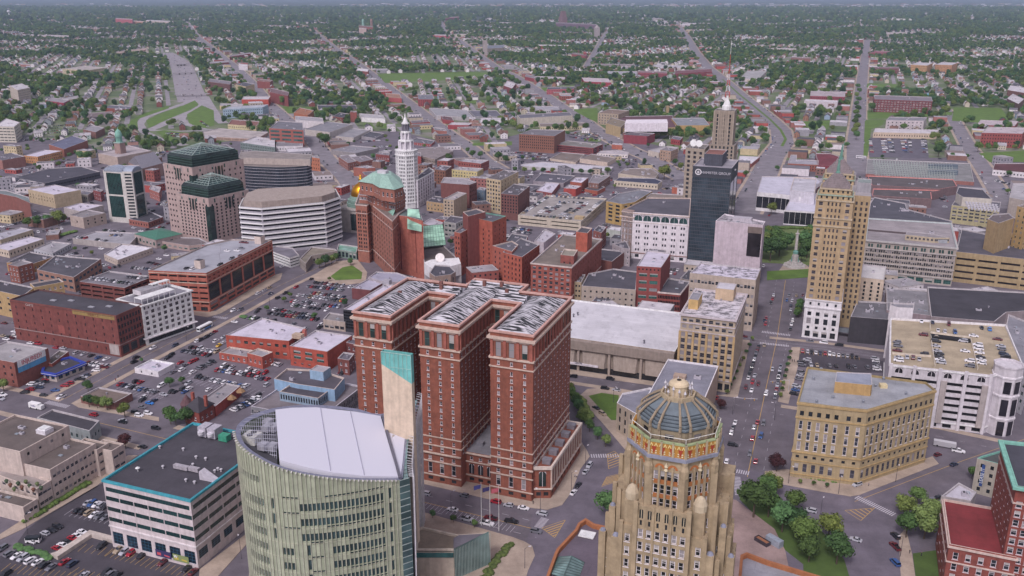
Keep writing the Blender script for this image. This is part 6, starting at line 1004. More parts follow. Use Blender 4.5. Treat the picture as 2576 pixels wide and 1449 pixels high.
for dv in(-1.1,1.1):MB().lathe(gp(c[:2],0,dv),[(1,c[2]+1),(1,c[2]+1.2),(.9,c[2]+1.2)],14).build('fan',M('4d4b50','metal'),r)
for p in((490,350),(480,420),(560,420),(430,650),(550,660)):c=e4([p],-2)[0];MB().box(c[:2],(2.5,3,2),GA,c[2]-1).build('air_unit',M('a19fa8','metal'),r)
TR=smooth([GR(*V('e4',*p))for p in((2290,1075),(2270,900),(2290,600),(2340,330),(2400,80))],8);m=MB();nT=len(TR)
for k in range(12):
 for i in range(0,nT-1,4):j=min(i+4,nT-1);z0,z1=HP(TR[i][0])*k/12,HP(TR[i][0])*(k+1)/12;m.q((*TR[i],z0+.15),(*TR[j],z0+.15),(*TR[j],z1),(*TR[i],z1))
m.build('side_glass',M('4a5c60','glass'),r)
e0,e1=at(LT),TR[0];b=MB();h_=HP(e0[0])
for k in range(22):
 z0,z1=h_*k/22,h_*(k+1)/22;b.k=0;b.q((*e0,z0),(*e1,z0),(*e1,z1-.3),(*e0,z1-.3));b.k=1;b.q((e0[0],e0[1]-.1,z1-.3),(e1[0],e1[1]-.1,z1-.3),(e1[0],e1[1]-.1,z1),(e0[0],e0[1]-.1,z1))
b.build('end_glass',[M('51686a','glass'),M('9fb0ae','trim')],r)
for i in range(nT):
 p=TR[i];zt=HP(p[0])+.8+2.2*i/nT;b=MB();b.tube((p[0]+.9,p[1],0),(p[0]+1.3,p[1]+.3,zt),.13,4);b.tube((p[0]+1.3,p[1]+.3,zt),(p[0]-.3,p[1],zt+.5),.1,4);b.build('fin',M('cbc8d3','metal'),r)
m=MB()
for i in range(0,nT-1,2):
 p,q=TR[i],TR[min(i+2,nT-1)];z_=HP(p[0]);m.q((p[0]-2.6,p[1],z_),(p[0]-.4,p[1],z_+.4),(q[0]-.4,q[1],z_+.4),(q[0]-2.6,q[1],z_))
m.build('edge_glazing',M('7d9da0','glass'),r);h=51.
zt=84.5;A,Bq=W('v',958,884,zt),W('v',1033,893,zt);d=Vector((Bq[0]-A[0],Bq[1]-A[1]));Ls=d.length;d.normalize();nb=Vector((-d.y,d.x))
Q=[A,Bq,tuple(Vector(Bq)+nb*2.2),tuple(Vector(A)+nb*2.2)];m=MB();zl,zr_=zt-4.6,zt-10.6;m.q((*Q[0],0),(*Q[1],0),(*Q[1],zr_),(*Q[0],zl));m.q((*Q[1],0),(*Q[2],0),(*Q[2],zr_),(*Q[1],zr_));m.q((*Q[3],0),(*Q[0],0),(*Q[0],zl),(*Q[3],zl));m.q((*Q[2],0),(*Q[3],0),(*Q[3],zl),(*Q[2],zr_));m.build('stone_slab',M('c0ad98','wall'),r)
m=MB();tz=[zt,zt-.2];m.q((*Q[0],zl),(*Q[1],zr_),(*Q[1],zt-.2),(*Q[0],zt));m.q((*Q[1],zr_),(*Q[2],zr_),(*Q[2],zt-.2),(*Q[1],zt-.2));m.q((*Q[2],zr_),(*Q[3],zl),(*Q[3],zt),(*Q[2],zt-.2));m.q((*Q[3],zl),(*Q[0],zl),(*Q[0],zt),(*Q[3],zt));m.build('glass_top',M('5fa8a4','trim'),r)
m=MB()
for i in range(8):s=i/7;x,y=A[0]+(Bq[0]-A[0])*s,A[1]+(Bq[1]-A[1])*s;m.tube((x,y-.1,zl+(zr_-zl)*s),(x,y-.1,zt-.2*s),.1,4)
m.tube((A[0],A[1]-.1,zt),(Bq[0],Bq[1]-.1,zt-.2),.16,4);m.tube((A[0]+d.x*3,A[1]+d.y*3-.1,zt-5.3),(Bq[0],Bq[1]-.1,zt-5.3),.1,4);m.build('mullion',M('8fb5ae','trim'),r)
MB().box(tuple(Vector(A)+d*Ls*.22-nb*2),(3.2,3,3.5),GA,h-.5).build('plant_box',M('a09a94','metal'),r)
t2=thing('pavilion','low stone and glass entrance pavilion with slanted glass wall beside the courthouse','pavilion',(*W('d2',1700,1300),0));hp=12.
q=[W('d2',*p,hp)for p in((1500,1200),(1850,1200),(2180,1035),(2080,1050),(1900,1060),(1560,985),(1500,1000))];OCC.append(q)
m=MB();m.prism(q,0,hp-.6,top=False);m.build('wall',M('a89c8e','wall'),t2);m=MB();m.q(*[(*p,hp-.9)for p in q]);m.build('roof',M('968674','roof'),t2)
m=MB();m.ring(q,inset(q,.7),hp-.9,hp);m.build('parapet',M('b9ac9d','trim'),t2)
m=MB();g0_,g1_,g2_=W('d2',1850,1200,hp),W('d2',2180,1030,hp+1.5),W('d2',1880,1449,0);m.q((*g0_,hp+.2),(*g1_,hp+1.5),(g1_[0]+.6,g1_[1]-.6,0),(g0_[0]+.6,g0_[1]-.6,0));m.build('glass_wall',M('6f8784','glass'),t2);m=MB()
for i in range(25):s=i/24;x,y,z_=g0_[0]+(g1_[0]-g0_[0])*s+.5,g0_[1]+(g1_[1]-g0_[1])*s-.7,hp+.2+1.3*s;m.tube((x,y,0),(x,y,z_),.08,4)
m.build('mullion',M('8fa09c','trim'),t2);m=MB();A,Bq=q[0],q[1];m.q((*A,hp-2.8),(*Bq,hp-2.8),(*Bq,hp-1.2),(*A,hp-1.2))
m2=MB();m2.box(((A[0]+Bq[0])/2,A[1]-.3),(math.dist(A,Bq),.5,1.7),math.atan2(Bq[1]-A[1],Bq[0]-A[0]),hp-3);m2.build('glass_band',M('3f6f6e','glass'),t2)
m=MB();dq=[W('d2',*p,hp+.3)for p in((1850,1190),(2160,1050),(2070,1055),(1900,1065),(1850,1095))];m.prism(dq if area(dq)>0 else dq[::-1],hp-.5,hp+.3);m.build('roof_wedge',M('77727d','roof'),t2)
t=thing('city_hall','tan art deco tower with octagonal crown of coloured tiles, grey domed roof and lantern','city hall',(36.2,178,0));r=t;CC=(36.0,179.5);TN='97866e'
def ngon(R,n=8,a0=None,k=1.):a0=GA+math.pi/8 if a0 is None else a0;return[(CC[0]+R/math.cos(math.pi/n)*math.cos(a0+2*math.pi*i/n),CC[1]+R/math.cos(math.pi/n)*math.sin(a0+2*math.pi*i/n))for i in range(n)]
MB().lathe(CC,[(1.95,116.2),(1.95,119.4),(2.2,119.6),(2.0,120.1),(1.2,120.5),(.55,120.6)],16).build('lantern',M('bba98b','wall'),r);MB().lathe(CC,[(.52,120.55),(.5,120.7),(.05,120.72)],10).build('lantern_cap',M('2b2222','flat'),r)
m=MB();m.ring(ngon(3.6),ngon(3.25),116.0,117.9);m.prism(ngon(3.3),116,117.0);m.build('lantern_parapet',M('a59478','wall'),r)
for i in range(14):
 a=i*.449+.1;p=(CC[0]+2.9*math.cos(a),CC[1]+2.9*math.sin(a));m=MB();zt=120.3-.5*(i%3);m.tube((*p,117),(*p,zt),.05,4);m.lathe(p,[(.1,zt-1.2),(.32,zt-.8),(.1,zt-.3)],6);m.build('antenna',M('b5b2b8','metal'),r)
m=MB();prof=[(8.0,112.3),(8.0,112.8),(7.6,112.9),(7.6,113.5),(7.15,113.55),(7.15,114.15),(6.7,114.2),(6.7,114.7),(6.2,114.8),(6.2,115.1),(5.2,115.8),(3.5,116.9)]
for(r0,z0),(r1,z1)in zip(prof,prof[1:]):m.prism(ngon(r0),z0,z1,top=False,P2=ngon(r1))
m.build('dome',M('616c74','wall'),r)
for R_q,z_ in((8.1,112.3),(7.72,112.95),(7.28,113.6),(6.85,114.2),(6.35,114.8)):m=MB();m.ring(ngon(R_q),ngon(R_q-.5),z_,z_+.16);m.build('dome_ledge',M('3f474e','wall'),r)  # ledge rings coloured dark to paint in the shading of the dome steps
for i in range(8):
 a0=GA+math.pi/8+i*math.pi/4;p=lambda R,z,a:(CC[0]+R*1.06*math.cos(a),CC[1]+R*1.06*math.sin(a),z)
 for da in(-.13,.13):a=a0+da;m=MB();m.tube(p(8.2,112.4,a),p(8.1,113.6,a),.3,5);m.tube(p(8.1,113.6,a),p(6.4,115.4,a),.28,5);m.tube(p(6.4,115.4,a),p(3.6,117.3,a),.26,5);m.build('dome_rib',M('8a7b67','wall'),r)
DQ=ngon(7.9);m=MB();wn=[]
for i in range(8):facade(m,wn,DQ[i],DQ[(i+1)%8],108.5,112.7,[Zn(1,1,1.9,1.2,'pane_dark',1.3,-1)]if vis(DQ,i)else None)
m.build('drum',M('857862','wall'),r);place_windows(r,wn)
for i in range(8):
 for da in(-.13,.13):a=GA+math.pi/8+i*math.pi/4+da;MB().box((CC[0]+8.3*math.cos(a),CC[1]+8.3*math.sin(a)),(.6,.6,4.2),a,108.5).build('pier',M('8a7b67','wall'),r)
m=MB();rr_=ngon(9.0)
for i in range(8):a,b=rr_[i],rr_[(i+1)%8];m.tube((*a,111.3),(*b,111.3),.085,4);m.tube((*a,109),(*a,111.3),.08,4);c=((a[0]+b[0])/2,(a[1]+b[1])/2);m.tube((*c,111.3),(c[0]+(CC[0]-c[0])*.1,c[1]+(CC[1]-c[1])*.1,110.3),.06,4)
m.build('railing',M('cfcbc4','trim'),r)
m=MB();m.ring(ngon(9.35),ngon(8.7),106.9,110.1);m.q(*[(*p,108.6)for p in ngon(8.75)]);m.build('frieze',M('ad7c38','flat'),r)
for i in range(8):
 A,Bq=ngon(9.37)[i],ngon(9.37)[(i+1)%8]
 if not vis(ngon(9.3),i):continue
 L_=math.dist(A,Bq);d=((Bq[0]-A[0])/L_,(Bq[1]-A[1])/L_);nn=(d[1],-d[0]);f=lambda s,z,o=.06:(A[0]+d[0]*s+nn[0]*o,A[1]+d[1]*s+nn[1]*o,z);an=math.atan2(d[1],d[0])
 b=MB();k_=8;w_=L_/k_
 for j in range(k_):s=j*w_;b.q(f(s+.1*w_,108.9),f(s+.5*w_,109.8),f(s+.9*w_,108.9),f(s+.7*w_,108.9),f(s+.5*w_,109.4),f(s+.3*w_,108.9))
 b.build('zigzag',M('d8c68a','flat'),r);b=MB()
 for j in(1.1,3.0,5.0,6.9):s=j*w_;b.q(f(s,107.2,.08),f(s+.55*w_,108.9,.08),f(s-.55*w_,108.9,.08))
 b.build('red_ornament',M('9a3c28','flat'),r);b=MB()
 for j in(1.1,3.0,5.0,6.9):
  s=j*w_
  for q_ in(-1,1):
   for z_ in(107.2,107.7):b.q(f(s+q_*.25*w_,z_,.09),f(s+q_*.62*w_,z_+.08,.09),f(s+q_*.62*w_,z_+.34,.09),f(s+q_*.3*w_,z_+.3,.09))
 b.build('white_ornament',M('d0c5aa','flat'),r);b=MB();b.q(f(0,109.85,.08),f(L_,109.85,.08),f(L_,110.2,.08),f(0,110.2,.08));b.q(f(0,110.2,.08),f(L_,110.2,.08),f(L_,110.2,-.6),f(0,110.2,-.6));b.build('green_rim',M('8f9c72','trim'),r)
 for s in(0,L_*.34,L_*.66):MB().box(f(s,0,.1)[:2],(.42,.45,3.9),an,106.3).build('pier',M('a3947a','wall'),r)
m=MB();m.ring(ngon(9.9),ngon(8.8),106.2,106.95);m.build('ledge',M('7d7f90','wall'),r)
BO=ngon(9.2);m=MB();wn=[]
for i in range(8):facade(m,wn,BO[i],BO[(i+1)%8],60,106.3,[Zn(4,3,1.1,2.3,'sash_white_2a272c',33.8,-2.6,mx=1.0)]if vis(BO,i)else None)
m.q(*[(*p,106.3)for p in BO]);m.build('wall',M(TN,'brick'),r);place_windows(r,wn)
for i in range(8):
 A,Bq=BO[i],BO[(i+1)%8];L_=math.dist(A,Bq);d=((Bq[0]-A[0])/L_,(Bq[1]-A[1])/L_);nn=(d[1],-d[0]);an=math.atan2(d[1],d[0])
 f=lambda s,o:(A[0]+d[0]*s+nn[0]*o,A[1]+d[1]*s+nn[1]*o)
 m=MB();m.box(A,(1.5,1.5,42.5),an+math.pi/8,60);m.lathe(A,[(1.0,102.5),(1.1,104.3),(.7,105.3),(.8,106.2)],8);m.build('corner_buttress',M(TN,'brick'),r)
 if not vis(BO,i):continue
 for j in range(1,4):MB().box(f(1.0+(L_-2.0)*j/4,.2),(.45,.5,12),an,92.5).build('mullion_pier',M(TN,'brick'),r)
 for j in range(4):
  for z_ in(96.75,100.15):MB().box(f(1.0+(L_-2.0)*(j+.5)/4,-.02),(.9,.2,.95),an,z_).build('tile_panel',M('9a6238','flat'),r)
 for s in(.32,.68):
  b=MB();c=f(L_*s,.12);n_=10
  for q_ in range(n_):
   t0,t1=math.pi*q_/n_,math.pi*(q_+1)/n_;b.q(*[(c[0]+d[0]*math.cos(t_)*R_q,c[1]+d[1]*math.cos(t_)*R_q,103.9+math.sin(t_)*R_q)for t_,R_q in((t0,.6),(t0,1.1),(t1,1.1),(t1,.6))])
  b.build('arch_ornament',M('a8663a','flat'),r)
 for s in(.06,.5,.94):b=MB();b.lathe(f(L_*s,.3),[(.12,103.2),(.5,103.6),(.25,104.1),(.45,104.5),(.2,105),(.05,105.5)],6);b.build('finial',M('c0b294','trim'),r)
def tierbox(hu,v0,v1,z1,nx,zones,sidezones=None,nxs=2,u0=0.):
 q=[gp(CC,u0-hu,v0),gp(CC,u0+hu,v0),gp(CC,u0+hu,v1),gp(CC,u0-hu,v1)];m=MB();wn=[]
 for i in range(4):facade(m,wn,q[i],q[(i+1)%4],0,z1,(zones if i==0 else sidezones)if vis(q,i)else None)
 m.q(*[(*p,z1-.02)for p in q]);m.build('tier',M(TN,'brick'),r);place_windows(r,wn)
 for k_ in range(nx+1):u=u0-hu+2*hu*k_/nx;e_=k_ in(0,nx);MB().box(gp(CC,u,v0-.12),(.95 if e_ else.5,.8 if e_ else.45,z1+(.9 if e_ else.45)),GA,0).build('pier',M(TN,'brick'),r)
 for k_ in range(1,int((v1-v0)/3)):MB().box(gp(CC,u0+hu+.1,v0+k_*3),(.45,.6,z1+.4),GA,0).build('pier',M(TN,'brick'),r)
sk='sash_white_2a272c';lo=lambda n,zt:[Zn(n,8,1.15,2.1,sk,zt-26.5,-(0.9))if 0 else Zn(n,8,1.15,2.1,sk,63.8,89.5 if zt>90 else zt-1.2)]
tierbox(5.75,-10.6,0,94.7,3,[Zn(6,8,1.15,2.1,sk,64,89.6),Zn(6,1,.5,1.3,'dark',89.8,91.3),Zn(6,1,.85,2.3,'arch_tan',91.4,94)],[Zn(3,8,1.15,2.1,sk,64,89.6)])
tierbox(12.6,3,8.5,98,4,None,[Zn(2,11,.9,1.9,sk,64,-2)]);tierbox(12.4,-3,3,94,4,None,[Zn(2,9,.9,1.9,sk,64,-2)]);tierbox(10.6,-6.2,6.4,94.6,4,[Zn(6,9,1.15,2.1,sk,64,-2)],[Zn(3,9,.9,1.9,sk,64,-2)]);tierbox(13.6,-4.0,5,86.5,6,[Zn(8,8,1.15,2.1,sk,64,-2)],[Zn(3,8,.9,1.9,sk,64,-2)])
tierbox(9.2,-9.2,8,88.5,6,[Zn(8,7,1.15,2.1,sk,64,-1.6)],[Zn(4,7,.9,1.9,sk,64,-1.6)]);tierbox(14.5,-5.0,5.4,80,6,[Zn(10,6,1.15,2.1,sk,64,-1.6)],[Zn(3,6,.9,1.9,sk,64,-1.6)]);tierbox(12.0,-8.0,8.4,82.6,6,[Zn(9,6,1.15,2.1,sk,64,-1.6)],[Zn(4,6,.9,1.9,sk,64,-1.6)])
for u,v in((-7.4,-7.4),(7.4,-7.4),(-7.4,7.4),(7.4,7.4)):
 q=gp(CC,u,v);MB().box(q,(2.6,2.6,94.5),GA,0).build('corner_turret',M(TN,'brick'),r);MB().lathe(q,[(1.5,94.5),(1.55,96),(1.2,96.9),(.8,97.5),(.1,97.9)],10).build('turret_cap',M('b0a188','wall'),r)
for u,v,w_,z1 in((-10.4,-8.7,1.8,85),(10.4,-8.7,1.8,85),(-14.4,-4.8,1.6,83),(14.4,-4.8,1.6,83),(-12.3,-4.8,1.5,90),(12.3,-4.8,1.5,90)):
 q=gp(CC,u,v);MB().box(q,(w_,w_,z1),GA,0).build('corner_turret',M(TN,'brick'),r);MB().lathe(q,[(w_*.45,z1),(w_*.3,z1+.5),(.1,z1+.7)],8).build('turret_cap',M('7d7f90','wall'),r)
for label,tl,pts,hh,rc in(('left','d3',[(280,1560),(900,1640),(925,990),(770,955),(690,905),(620,950),(590,1010),(420,1190),(400,1230)],50,'6b5f6c'),('right','d3',[(2120,1500),(2140,1250),(2200,1225),(2400,1300),(2900,1450),(2900,1700),(2120,1700)],42,'a5a3ac')):
 t3=thing('hall_wing','low orange parapet wing beside the art deco tower, '+('left one with glass skylight' if label=='left' else 'right one with pale slab roof'),'building wing',(*W(tl,*pts[0],hh),0))
 q=[W(tl,*p,hh)for p in pts];q=q if area(q)>0 else q[::-1]
 m=MB();m.prism(q,0,hh-1.2,top=False);m.build('wall',M(TN,'brick'),t3);m=MB();m.ring(q,inset(q,.8),hh-1.6,hh);m.build('parapet',M('9a5f38','wall'),t3)
 rmat=M(rc,'roof');m=MB();m.q(*[(*p,hh-1.4)for p in inset(q,.7)]);m.build('roof',rmat,t3)
 if label=='left':
  m=MB();c=W('d3',800,1250,hh)
  for k_ in range(22):p=gp(c,4,-16+k_*1.7);m.box(p,(26,.35,.25),GA-.08,hh-1.4)
  m2=MB()
  for k_ in range(22):
   p=gp(c,4,-16+k_*1.7)
   if inside(q,*p):pass
  g=[W('d3',*p,hh-.5)for p in((395,1330),(640,1449),(678,1320),(560,1240),(430,1262))]
  a,b_,c_,d_=[W('d3',*p,hh-1)for p in((360,1420),(620,1480),(680,1315),(430,1262))];e_,f_=W('d3',480,1449,hh+3),W('d3',560,1245,hh+3);m=MB();m.q((*a,hh-1.3),(*b_,hh-1.3),(*e_,hh+2.4));m.q((*b_,hh-1.3),(*c_,hh-1.3),(*f_,hh+2.4),(*e_,hh+2.4));m.q((*d_,hh-1.3),(*a,hh-1.3),(*e_,hh+2.4),(*f_,hh+2.4));m.q((*c_,hh-1.3),(*d_,hh-1.3),(*f_,hh+2.4));m.build('skylight',M('7d9a98','glass'),t3);m=MB()
  for k_ in range(9):
   s=k_/8;L=lambda P1,P2,z:(P1[0]+(P2[0]-P1[0])*s,P1[1]+(P2[1]-P1[1])*s,z);m.tube(L(b_,c_,hh-1.2),L(e_,f_,hh+2.5),.08,4);m.tube(L(a,d_,hh-1.2),L(e_,f_,hh+2.5),.08,4)
  m.tube((*e_,hh+2.5),(*f_,hh+2.5),.15,4);m.build('skylight_bars',M('4f6664','trim'),t3)
  c=W('d3',705,1030,hh);MB().box(c,(4.6,3.4,.3),GA,hh-1.2).build('white_hatch',M('dedce0','trim'),t3)
WHT='cdc6cc'
def fb(label,t,x0,y0,x1,y1,dx,dy,B,wall,roof,**k):
 k.setdefault('snap',False);k.setdefault('kit',2);k.setdefault('cap',0)
 return bld(label,t,[(x0,y0),(x1,y1),(x1+dx,y1+dy),(x0+dx,y0+dy)],(x0,y0,B),wall,roof,**k)
